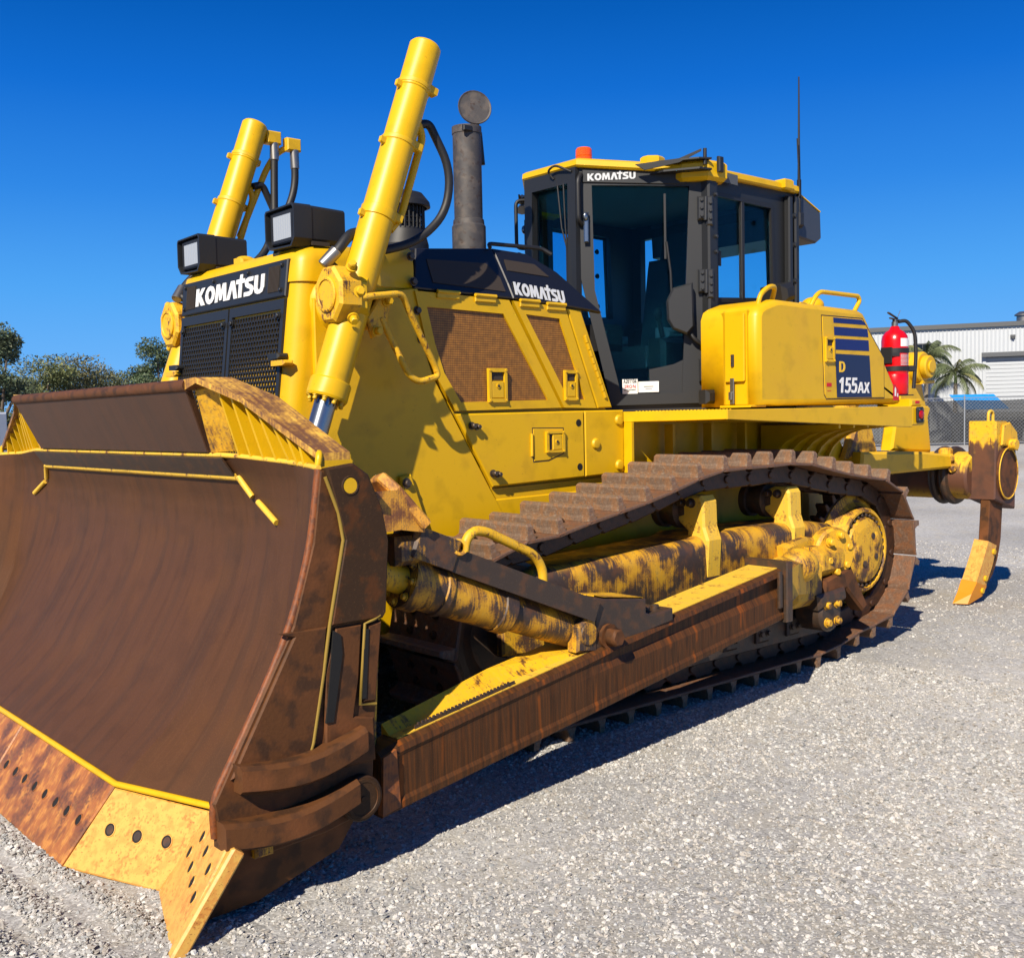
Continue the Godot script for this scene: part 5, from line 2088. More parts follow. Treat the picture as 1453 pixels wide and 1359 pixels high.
func make_tank(near: bool) -> void:
	begin()
	# side wall profile, front and top edges rounded
	var prof := [Vector2(5.475, 1.732), Vector2(7.215, 1.732), Vector2(7.205, 1.77), Vector2(6.735, 2.34), Vector2(6.70, 2.372), Vector2(6.65, 2.385), Vector2(5.72, 2.405), Vector2(5.67, 2.40), Vector2(5.55, 2.365), Vector2(5.50, 2.34), Vector2(5.475, 2.29)]
	var p := ccw(prof)
	var rings := []
	for r in [[0.90, 0.0], [1.27, 0.0], [1.305, 0.006], [1.328, 0.02], [1.340, 0.042]]:
		var q := inset(p, r[1]) if r[1] > 0.0 else p
		var ring := []
		for v in q:
			ring.append(Vector3(v.x, maxf(v.y, 1.732), r[0]))
		rings.append(ring)
	loft(rings, true, 8)
	var tk := put("fuel_tank", "yellow")
	# inner front corner box beside the cab
	begin()
	XF = Transform3D(Basis(Vector3(1, 0, 0), Vector3(0, 0, 1), Vector3(0, -1, 0)), Vector3.ZERO)
	prism([Vector2(5.462, 1.10), Vector2(5.462, 1.27), Vector2(5.62, 1.27), Vector2(5.62, 0.93), Vector2(5.56, 0.93)], -2.335, -1.735, 0.012)
	XF = Transform3D.IDENTITY
	var fb := put("front_box", "yellow")
	begin()
	box(Vector3(5.452, 2.10, 1.185), Vector3(0.02, 0.42, 0.15), 0.006)
	put("hatch", "yellow", fb)
	begin()
	box(Vector3(5.438, 2.02, 1.175), Vector3(0.012, 0.075, 0.022), 0.003)
	box(Vector3(5.434, 2.02, 1.175), Vector3(0.012, 0.03, 0.012), 0.002)
	put("lock", "screen_dark", fb)
	begin()
	box(Vector3(5.44, 1.83, 1.17), Vector3(0.012, 0.16, 0.03), 0.003)
	box(Vector3(5.43, 1.80, 1.165), Vector3(0.02, 0.05, 0.025), 0.004)
	put("toggle_latch", "zinc", fb)
	begin()
	for y in [1.915, 1.925]:
		pass
	box(Vector3(5.498, 1.94, 1.02), Vector3(0.008, 0.008, 0.07), 0, Basis(Vector3.UP, 0.55))
	box(Vector3(5.498, 1.895, 1.02), Vector3(0.008, 0.05, 0.008), 0, Basis(Vector3.UP, 0.55))
	put("wire_stay", "yellow_worn", fb)
	begin()
	box(Vector3(5.42, 1.80, 0.985), Vector3(0.09, 0.09, 0.09), 0.02)
	put("door_stop", "rubber", fb)
	begin()
	box(Vector3(5.52, 1.735, 1.19), Vector3(0.16, 0.015, 0.24), 0.004)
	put("base_flange", "yellow", tk)
	# access door on the side
	begin()
	var o := [Vector2(6.165, 2.325), Vector2(6.67, 2.325), Vector2(6.955, 2.06), Vector2(6.958, 1.772), Vector2(6.225, 1.768), Vector2(6.195, 1.80)]
	door_frame([o[0], o[1], o[2], o[3], o[4], o[5]], [Vector2(6.173, 2.318), Vector2(6.666, 2.318), Vector2(6.948, 2.057), Vector2(6.951, 1.779), Vector2(6.229, 1.775), Vector2(6.202, 1.803)], 1.3405)
	put("door_gap", "screen_dark", tk)
	begin()
	side([Vector2(6.175, 2.316), Vector2(6.665, 2.316), Vector2(6.946, 2.056), Vector2(6.949, 1.781), Vector2(6.230, 1.777), Vector2(6.204, 1.804)], 1.335, 1.344, 0.003)
	var dr := put("side_door", "yellow", tk)
	latch(Vector3(6.252, 2.100, 1.344), 0.105, 0.165, tk)
	if near:
		var z := 1.3445
		for q in [[2.318, 2.282, 6.302, 6.650, 6.715], [2.258, 2.200, 6.310, 6.725, 6.738], [2.180, 2.105, 6.318, 6.740, 6.748]]:
			begin()
			side([Vector2(q[2], q[0] - 0.006), Vector2(q[3], q[0] - 0.006), Vector2(q[4], q[1] - 0.004), Vector2(q[2] + 0.004, q[1] - 0.004)], z, z + 0.0012)
			put("blue_stripe", "stripe_blue", tk)
		begin()
		side([Vector2(6.325, 2.074), Vector2(6.752, 2.070), Vector2(6.782, 1.783), Vector2(6.345, 1.783)], z, z + 0.0012)
		put("model_plate", "sign_navy", tk)
		words("model_letter", "D", "letter_yellow", Transform3D(Basis.IDENTITY, Vector3(6.372, 1.952, z + 0.0012)), 0.072, 0.070, tk)
		words("model_number", "155", "white", Transform3D(Basis.IDENTITY, Vector3(6.362, 1.812, z + 0.0012)), 0.105, 0.225, tk, true, 0.10)
		words("model_suffix", "AX", "white", Transform3D(Basis.IDENTITY, Vector3(6.598, 1.812, z + 0.0012)), 0.075, 0.150, tk, true, 0.08)
		begin()
		side([Vector2(6.222, 1.855), Vector2(6.28, 1.855), Vector2(6.28, 1.88), Vector2(6.222, 1.88)], z, z + 0.001)
		side([Vector2(6.228, 1.825), Vector2(6.275, 1.825), Vector2(6.275, 1.829), Vector2(6.228, 1.829)], z, z + 0.001)
		put("red_sticker", "ink_red", tk)
		begin()
		side([Vector2(7.075, 1.76), Vector2(7.155, 1.76), Vector2(7.155, 1.83), Vector2(7.105, 1.872), Vector2(7.075, 1.872)], 1.3405, 1.342)
		put("fire_sign", "ink_red", tk)
		begin()
		side([Vector2(7.095, 1.79), Vector2(7.115, 1.79), Vector2(7.115, 1.84), Vector2(7.105, 1.855), Vector2(7.095, 1.84)], 1.342, 1.3426)
		side([Vector2(7.13, 1.785), Vector2(7.142, 1.785), Vector2(7.142, 1.81), Vector2(7.13, 1.81)], 1.342, 1.3426)
		put("fire_symbol", "white", tk)
	# grab rails
	begin()
	tube(fillet([Vector3(5.585, 2.35, 1.26), Vector3(5.60, 2.43, 1.27), Vector3(5.69, 2.485, 1.27), Vector3(5.79, 2.492, 1.25), Vector3(5.80, 2.42, 1.22), Vector3(5.80, 2.39, 1.21)], 0.05, 5), 0.016, 10)
	put("grab_rail", "yellow", tk)
	begin()
	tube(fillet([Vector3(6.22, 2.38, 1.22), Vector3(6.27, 2.46, 1.23), Vector3(6.33, 2.495, 1.23), Vector3(6.80, 2.492, 1.23), Vector3(6.82, 2.46, 1.23), Vector3(6.74, 2.355, 1.22)], 0.05, 5), 0.016, 10)
	put("grab_rail", "yellow", tk)
	begin()
	lump(Vector3(6.62, 2.44, 0.98), Vector3(0.08, 0.06, 0.08))
	cyl(Vector3(6.62, 2.36, 0.98), Vector3(6.62, 2.42, 0.98), 0.06, 16)
	put("filler_cap", "yellow", tk)
	# rear work lamp standing on the tank
	begin()
	box(Vector3(6.20, 2.50, 0.98), Vector3(0.14, 0.12, 0.22), 0.03, Basis(Vector3(0, 0, 1), 0.25))
	box(Vector3(6.17, 2.42, 0.98), Vector3(0.05, 0.10, 0.10), 0.01)
	put("rear_lamp", "rubber", tk)
	begin()
	tube(fillet([Vector3(6.28, 2.385, 1.10), Vector3(6.28, 2.43, 1.10), Vector3(6.38, 2.435, 1.08), Vector3(6.45, 2.39, 1.08)], 0.02), 0.008, 6)
	put("wire_loop", "yellow_trim", tk)


# ---- blade
var K_CENTRE := [Vector2(1.512, 0.300), Vector2(1.585, 0.366), Vector2(1.69, 0.455), Vector2(1.80, 0.575), Vector2(1.90, 0.745), Vector2(1.99, 0.90), Vector2(2.045, 1.02), Vector2(2.085, 1.15), Vector2(2.10, 1.27), Vector2(2.095, 1.36), Vector2(2.06, 1.47), Vector2(1.998, 1.562)]
var K_MIDDLE := [Vector2(1.685, 0.300), Vector2(1.735, 0.37), Vector2(1.79, 0.46), Vector2(1.85, 0.57), Vector2(1.925, 0.72), Vector2(1.975, 0.84), Vector2(2.01, 1.03), Vector2(2.038, 1.18), Vector2(2.055, 1.29), Vector2(2.065, 1.37), Vector2(2.065, 1.46), Vector2(2.05, 1.535)]
var K_OUTER := [Vector2(1.525, 0.330), Vector2(1.548, 0.40), Vector2(1.60, 0.48), Vector2(1.67, 0.60), Vector2(1.75, 0.73), Vector2(1.81, 0.85), Vector2(1.87, 0.985), Vector2(1.91, 1.13), Vector2(1.938, 1.27), Vector2(1.952, 1.36), Vector2(1.965, 1.45), Vector2(1.975, 1.525)]


func board_pt(z: float, i: float) -> Vector3:
	var k := int(floor(i))
	var f := i - k
	var get := func(a: Array) -> Vector2:
		return (a[k] as Vector2).lerp(a[mini(k + 1, 11)], f)
	var az := absf(z)
	var zt := 1.175 + 0.03 * i / 11.0
	var c: Vector2 = get.call(K_CENTRE)
	var m: Vector2 = get.call(K_MIDDLE)
	var o: Vector2 = get.call(K_OUTER)
	var p: Vector2
	if az <= zt:
		p = c
	elif az <= 1.67:
		p = c.lerp(m, (az - zt) / (1.67 - zt))
	else:
		p = m.lerp(o, (az - 1.67) / 0.30)
	return Vector3(p.x, p.y, z)


func board_part(z0: float, z1: float, n: int, nm: String, parent: Node3D) -> MeshInstance3D:
	begin()
	var rows := 33
	var g := []
	for j in rows + 1:
		var i := 11.0 * j / rows
		var row := []
		for k in n + 1:
			var z := lerpf(z0, z1, k / float(n))
			# ends follow the fold lines
			if is_equal_approx(absf(z), 1.175):
				z = signf(z) * (1.175 + 0.03 * i / 11.0)
			row.append(board_pt(z, i))
		g.append(row)
	var back := Vector3(0.045, 0, 0)
	sg(2)
	for j in rows:
		for k in n:
			var q := [g[j][k], g[j + 1][k], g[j + 1][k + 1], g[j][k + 1]]
			var uv := []
			for w in [[j, k], [j + 1, k], [j + 1, k + 1], [j, k + 1]]:
				uv.append(Vector2(g[w[0]][w[1]].z * 0.55 + 0.5, w[0] / float(rows) * 0.8))
			for t in [[0, 2, 1], [0, 3, 2]]:
				for e in [t[0], t[2], t[1]]:
					pass
			# front faces -x
			uv_tri(q[0], q[3], q[2], uv[0], uv[3], uv[2])
			uv_tri(q[0], q[2], q[1], uv[0], uv[2], uv[1])
			uv_tri(q[0] + back, q[2] + back, q[3] + back, uv[0], uv[2], uv[3])
			uv_tri(q[0] + back, q[1] + back, q[2] + back, uv[0], uv[1], uv[2])
	sg(-1)
	for k in n:
		uv_tri(g[rows][k], g[rows][k + 1], g[rows][k + 1] + back, Vector2.ZERO, Vector2.ZERO, Vector2.ZERO)
		uv_tri(g[rows][k], g[rows][k + 1] + back, g[rows][k] + back, Vector2.ZERO, Vector2.ZERO, Vector2.ZERO)
	return put(nm, "moldboard", parent)


func uv_tri(a: Vector3, b: Vector3, c: Vector3, ua: Vector2, ub: Vector2, uc: Vector2) -> void:
	# given counter-clockwise from outside
	ST.set_uv(ua)
	ST.add_vertex(a)
	ST.set_uv(uc)
	ST.add_vertex(c)
	ST.set_uv(ub)
	ST.add_vertex(b)


# a sloping cutting-edge plate with dark discs standing for the shade in its bolt holes; corners top-inner, top-outer, bottom-outer, bottom-inner
func edge_plate(c: Array, t: float, holes: Array, mat: String, r: float, bolts: bool) -> void:
	begin()
	# keep the four corners in one plane
	var flat: Vector3 = (c[2] - c[3]).cross(c[0] - c[3]).normalized()
	c[1] = c[1] - flat * (c[1] - c[0]).dot(flat)
	var nrm: Vector3 = (c[1] - c[0]).cross(c[3] - c[0]).normalized()
	if nrm.x > 0.0:
		nrm = -nrm
	var pts := c.duplicate()
	if (pts[1] - pts[0]).cross(pts[2] - pts[0]).dot(nrm) < 0.0:
		pts.reverse()
	plate(pts, t, 0.006)
	var e := put("cutting_edge", mat)
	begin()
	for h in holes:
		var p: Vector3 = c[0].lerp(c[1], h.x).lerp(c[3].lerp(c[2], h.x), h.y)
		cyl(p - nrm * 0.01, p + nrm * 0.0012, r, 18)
	var hl := put("dark_hole_disc", "dark", e)
	begin()
	for h in holes:
		var p: Vector3 = c[0].lerp(c[1], h.x).lerp(c[3].lerp(c[2], h.x), h.y)
		# raised burr ring round each dark disc
		lathe(p, nrm, [Vector2(r * 1.0, 0.0), Vector2(r * 1.0, 0.0035), Vector2(r * 1.10, 0.003), Vector2(r * 1.18, 0.0)], 18)
	put("hole_rim", mat, e)
	if bolts:
		begin()
		for h in holes:
			var p: Vector3 = c[0].lerp(c[1], h.x).lerp(c[3].lerp(c[2], h.x), h.y)
			cyl(p, p + nrm * 0.0022, r * 0.72, 18)
		put("bolt_head", "dark_steel", e)


func bead(pts: Array, r: float, nm: String, mat: String) -> void:
	begin()
	tube(pts, r, 8)
	put(nm, mat)


func make_blade() -> void:
	var mb := Node3D.new()
	mb.name = "moldboard"
	dozer.add_child(mb)
	mb.position = -dozer.position
	board_part(-1.175, 1.175, 24, "centre_sheet", mb)
	board_part(1.175, 1.67, 8, "wing_sheet", mb)
	board_part(-1.67, -1.175, 8, "wing_sheet", mb)
	board_part(1.67, 1.97, 6, "corner_sheet", mb)
	board_part(-1.97, -1.67, 6, "corner_sheet", mb)
	# backbone behind the sheets
	begin()
	box(Vector3(2.08, 0.42, 0), Vector3(0.42, 0.26, 3.7), 0.02)
	box(Vector3(2.24, 1.18, 0), Vector3(0.20, 0.30, 3.3), 0.02)
	for z in [-1.85, -1.3, -0.9, 0.9, 1.3, 1.85]:
		side([Vector2(1.72, 0.3), Vector2(2.25, 0.32), Vector2(2.32, 1.3), Vector2(2.12, 1.5), Vector2(2.13, 1.1), Vector2(1.98, 0.75)], z - 0.02, z + 0.02)
	put("backbone", "yellow_worn")
	for s in [1.0, -1.0]:
		mir = s
		# centre edge in two lengths, middle edge, end bit
		var holes := []
		for k in 8:
			holes.append(Vector2(0.075 + k * 0.121, 0.50))
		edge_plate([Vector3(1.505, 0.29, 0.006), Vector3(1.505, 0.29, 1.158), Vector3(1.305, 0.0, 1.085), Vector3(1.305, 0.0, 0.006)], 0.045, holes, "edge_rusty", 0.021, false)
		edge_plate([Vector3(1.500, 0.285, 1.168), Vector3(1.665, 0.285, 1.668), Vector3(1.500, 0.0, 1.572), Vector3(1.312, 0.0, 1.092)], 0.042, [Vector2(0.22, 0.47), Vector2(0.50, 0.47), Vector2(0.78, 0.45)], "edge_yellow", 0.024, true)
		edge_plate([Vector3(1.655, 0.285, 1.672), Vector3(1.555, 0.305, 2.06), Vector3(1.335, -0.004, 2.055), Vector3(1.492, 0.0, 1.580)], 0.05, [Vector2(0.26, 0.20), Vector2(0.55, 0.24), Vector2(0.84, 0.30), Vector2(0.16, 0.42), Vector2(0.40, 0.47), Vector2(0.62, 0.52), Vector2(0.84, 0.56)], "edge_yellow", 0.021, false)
		begin()
		plate([Vector3(1.560, 0.302, 2.030), Vector3(1.332, -0.002, 2.030), Vector3(1.322, -0.002, 2.075), Vector3(1.550, 0.300, 2.085)], 0.05, 0.008)
		put("end_bit_lip", "edge_yellow")
		# yellow weld beads along the joints
		bead([Vector3(1.508, 0.298, 0.0), Vector3(1.508, 0.298, 1.170), Vector3(1.675, 0.298, 1.668)], 0.013, "edge_bead", "yellow")
		var top := []
		for k in 11:
			var zz := lerpf(0.0, 1.205, k / 10.0)
			top.append(board_pt(zz, 11.0) + Vector3(0.004, 0.004, 0))
		for k in 9:
			var zz := lerpf(1.205, 1.97, (k + 1) / 9.0)
			top.append(board_pt(zz, 11.0) + Vector3(0.01, 0.006, 0))
		bead(top, 0.011, "top_bead", "yellow_pale")
		begin()
		for k in 8:
			var z0 := 0.0 + k * 0.150
			var a0 := board_pt(z0, 10.05) + Vector3(-0.004, 0, 0)
			var a1 := board_pt(z0 + 0.150, 10.05) + Vector3(-0.004, 0, 0)
			tube([a0 + Vector3(0.006, 0, 0), a1 + Vector3(0.006, 0, 0)], 0.018, 8)
		put("wear_strip_bead", "yellow_pale")
		bead([board_pt(1.215, 10.05) + Vector3(-0.006, 0, 0), board_pt(1.29, 9.3) + Vector3(-0.006, 0, 0)], 0.013, "wear_strip_bead", "yellow_pale")
		bead([board_pt(1.33, 9.1) + Vector3(-0.006, 0, 0), board_pt(1.50, 8.2) + Vector3(-0.006, 0, 0)], 0.013, "wear_strip_bead", "yellow_pale")
		make_blade_end()
		make_spill_guard()
	mir = 1.0
	begin()
	plate([board_pt(-1.2, 10.15) + Vector3(-0.008, 0, 0), board_pt(-1.2, 10.95) + Vector3(-0.010, 0, 0), board_pt(1.2, 10.95) + Vector3(-0.010, 0, 0), board_pt(1.2, 10.15) + Vector3(-0.008, 0, 0)], 0.008)
	put("top_wear_strip", "dark_steel")
	# front plate of the spill guard with its rounded top
	begin()
	plate([Vector3(1.985, 1.575, -1.075), Vector3(1.985, 1.575, 1.075), Vector3(1.868, 1.842, 1.135), Vector3(1.868, 1.842, -1.135)].map(func(v): return v), 0.03, 0.004)
	put("spill_plate", "moldboard_tri")
	begin()
	tube([Vector3(1.882, 1.855, -1.14), Vector3(1.882, 1.855, 1.14)], 0.027, 14)
	put("spill_rim", "brown_steel")


func make_blade_end() -> void:
	# side plate of the blade, slightly dished in two levels, with welded strips and wear bars
	begin()
	side([Vector2(1.525, 0.43), Vector2(1.545, 0.30), Vector2(1.72, 0.205), Vector2(1.95, 0.215), Vector2(2.15, 0.25), Vector2(2.165, 0.43), Vector2(2.205, 0.93), Vector2(2.235, 1.26), Vector2(2.12, 1.50), Vector2(1.972, 1.528), Vector2(1.935, 1.27), Vector2(1.845, 0.985)], 1.955, 2.0, 0.008)
	var ep := put("end_plate", "brown_steel")
	begin()
	side([Vector2(1.985, 1.532), Vector2(2.10, 1.545), Vector2(2.165, 1.50), Vector2(2.222, 1.37), Vector2(2.245, 1.25), Vector2(2.225, 0.985), Vector2(2.21, 0.965), Vector2(1.985, 0.965), Vector2(2.055, 1.27), Vector2(2.03, 1.37)], 1.99, 2.022, 0.008)
	put("upper_plate", "brown_dark", ep)
	begin()
	lathe(Vector3(2.082, 1.465, 2.0225), Vector3(0, 0, 1), [Vector2(0.028, 0.0), Vector2(0.033, 0.003), Vector2(0.038, 0.0)], 18)
	put("lifting_hole_rim", "brown_dark", ep)
	begin()
	cyl(Vector3(2.082, 1.465, 2.01), Vector3(2.082, 1.465, 2.0232), 0.0285, 18)
	put("lifting_hole", "yellow", ep)
	begin()
	side([Vector2(1.785, 0.965), Vector2(1.975, 0.965), Vector2(1.955, 0.80), Vector2(1.89, 0.50), Vector2(1.585, 0.50), Vector2(1.84, 0.945)], 1.99, 2.012, 0.006)
	side([Vector2(2.01, 0.955), Vector2(2.12, 0.955), Vector2(2.10, 0.75), Vector2(2.075, 0.62), Vector2(2.16, 0.60), Vector2(2.165, 0.44), Vector2(1.95, 0.44), Vector2(1.96, 0.80)], 1.99, 2.014, 0.006)
	side([Vector2(2.145, 0.945), Vector2(2.205, 0.955), Vector2(2.17, 0.66), Vector2(2.115, 0.665)], 1.99, 2.018, 0.006)
	put("lower_plate", "brown_steel", ep)
	# dark gaps with yellow weld edges
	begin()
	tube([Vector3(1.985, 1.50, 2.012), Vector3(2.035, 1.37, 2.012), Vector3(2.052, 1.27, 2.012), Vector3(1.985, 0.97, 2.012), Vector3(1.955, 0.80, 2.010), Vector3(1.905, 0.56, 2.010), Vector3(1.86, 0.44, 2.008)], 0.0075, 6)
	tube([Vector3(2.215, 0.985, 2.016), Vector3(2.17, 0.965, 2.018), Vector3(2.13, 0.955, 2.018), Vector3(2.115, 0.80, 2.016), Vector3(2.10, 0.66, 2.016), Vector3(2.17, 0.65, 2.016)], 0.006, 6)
	put("weld_bead", "weld_yellow_shaded", ep)
	begin()
	side([Vector2(1.995, 0.95), Vector2(2.025, 0.93), Vector2(2.03, 0.86), Vector2(1.985, 0.62), Vector2(1.955, 0.62), Vector2(1.985, 0.86)], 1.99, 2.020)
	side([Vector2(2.125, 0.935), Vector2(2.145, 0.935), Vector2(2.125, 0.68), Vector2(2.108, 0.68)], 1.99, 2.022)
	put("slot", "dark", ep)
	# front edge rim
	begin()
	var rim := []
	for v in [Vector2(1.972, 1.528), Vector2(1.935, 1.27), Vector2(1.845, 0.985), Vector2(1.70, 0.72), Vector2(1.525, 0.43), Vector2(1.53, 0.31)]:
		rim.append(Vector3(v.x + 0.004, v.y, 1.981))
	tube(fillet(rim, 0.15, 5), 0.015, 8)
	put("front_rim", "orange_brown", ep)
	# two bent wear bars
	for q in [[1.60, 0.505, 2.10, 0.535], [1.535, 0.325, 2.06, 0.350]]:
		begin()
		var rings := []
		for k in 9:
			var t := k / 8.0
			var x := lerpf(q[0], q[2], t)
			var y := lerpf(q[1], q[3], t) - 0.035 * sin(PI * t)
			var w: float = 0.048
			var outz: float = 2.065 + 0.02 * sin(PI * t)
			var ring := []
			for c in [Vector2(-w, 1.97), Vector2(-w, outz - 0.02), Vector2(-w * 0.72, outz), Vector2(w * 0.72, outz), Vector2(w, outz - 0.02), Vector2(w, 1.97)]:
				ring.append(Vector3(x, y + c.x, c.y))
			rings.append(ring)
		loft(rings)
		put("wear_bar", "brown_steel", ep)
	begin()
	cyl(Vector3(2.09, 0.315, 1.97), Vector3(2.09, 0.315, 2.035), 0.085, 26, 0.006)
	lathe(Vector3(2.09, 0.315, 2.035), Vector3(0, 0, 1), [Vector2(0.075, 0), Vector2(0.073, 0.004), Vector2(0.062, 0.004), Vector2(0.06, 0.001), Vector2(0.012, 0.001), Vector2(0.01, 0.004), Vector2(0, 0.004)], 24)
	put("pivot_boss", "brown_dark", ep)
	# skirt below, running in under the blade to the cutting edge
	begin()
	loft([
		[Vector3(1.62, 0.26, 1.93), Vector3(2.12, 0.28, 1.93), Vector3(2.12, 0.28, 1.985), Vector3(1.62, 0.26, 1.985)],
		[Vector3(1.60, 0.16, 1.90), Vector3(2.02, 0.13, 1.90), Vector3(2.02, 0.13, 1.97), Vector3(1.60, 0.16, 1.97)],
		[Vector3(1.44, 0.02, 1.86), Vector3(1.70, 0.03, 1.86), Vector3(1.70, 0.03, 1.95), Vector3(1.44, 0.02, 1.95)]])
	put("skirt", "brown_steel", ep)
	begin()
	box(Vector3(1.70, 0.235, 1.99), Vector3(0.07, 0.06, 0.05), 0.01)
	put("weld_pad", "yellow_worn", ep)
	# tab behind the blade top
	begin()
	plate([Vector3(2.40, 1.43, 1.62), Vector3(2.46, 1.42, 1.62), Vector3(2.55, 1.27, 1.70), Vector3(2.52, 1.24, 1.84), Vector3(2.44, 1.42, 1.80), Vector3(2.38, 1.46, 1.74)], 0.05, 0.008)
	loft([
		[Vector3(2.20, 1.40, 1.60), Vector3(2.20, 1.25, 1.60), Vector3(2.20, 1.25, 1.82), Vector3(2.20, 1.42, 1.82)],
		[Vector3(2.44, 1.40, 1.60), Vector3(2.44, 1.26, 1.60), Vector3(2.44, 1.26, 1.82), Vector3(2.44, 1.42, 1.82)],
		[Vector3(2.56, 1.30, 1.64), Vector3(2.56, 1.24, 1.64), Vector3(2.56, 1.24, 1.82), Vector3(2.56, 1.27, 1.82)]])
	put("hose_cover", "orange_yellow")


func make_spill_guard() -> void:
	# sloping side rail with slats down to the top of the blade
	var r0 := Vector3(1.885, 1.858, 1.135)
	var r1 := Vector3(1.960, 1.875, 1.20)
	var r2 := Vector3(2.03, 1.79, 1.45)
	var r3 := Vector3(2.07, 1.57, 1.93)
	begin()
	var mk := func(p: Vector3, w: float, h: float) -> Array:
		return [p + Vector3(-w, -h, 0), p + Vector3(w, -h, 0.02), p + Vector3(w, h, 0.02), p + Vector3(-w, h, 0)]
	var rg := [mk.call(r0, 0.02, 0.022), mk.call(r1, 0.075, 0.012), mk.call(r2, 0.075, 0.012), mk.call(r3, 0.06, 0.014)]
	loft(rg)
	var sr := put("guard_rail", "rail_mixed")
	begin()
	for t in [[0.16, 0.0], [0.27, 0.0], [0.385, 0.0], [0.50, 0.0], [0.615, 0.0], [0.73, 0.0], [0.84, 0.0]]:
		var f: float = t[0]
		var p := (r1.lerp(r2, f / 0.4) if f < 0.4 else r2.lerp(r3, (f - 0.4) / 0.6))
		var zb := lerpf(1.18, 1.93, f + 0.02)
		var b := board_pt(zb, 11.0) + Vector3(0.02, 0.0, 0)
		var e := Vector3(0.055, 0, 0.0)
		plate([b - e * 0.3, b + e * 1.2, p + e, p - e], 0.014)
		put("slat", "yellow", sr)
		begin()
	# the broad first bar with worn paint
	plate([Vector3(1.99, 1.575, 1.10), Vector3(2.05, 1.575, 1.20), Vector3(1.975, 1.855, 1.235), Vector3(1.90, 1.835, 1.15)], 0.025, 0.005)
	put("slat", "yellow_worn", sr)
	begin()
	tube(fillet([board_pt(1.93, 11.0) + Vector3(0.02, 0.0, 0), board_pt(1.93, 11.0) + Vector3(0.03, 0.06, 0), r3 + Vector3(-0.02, 0.0, -0.08), r2.lerp(r3, 0.7)], 0.05), 0.014, 8)
	put("end_rod", "yellow", sr)


# ---- cab
const DU := Vector3(0.7071, 0, 0.7071)
const DN := Vector3(-0.7071, 0, 0.7071)


func dp(u: float, y: float, out := 0.0) -> Vector3:
	return Vector3(5.06, y, 0.24) + DU * u + DN * out


func dplist(a: Array, out := 0.0) -> Array:
	var o := []
	for p in a:
		o.append(dp(p[0], p[1], out))
	return o


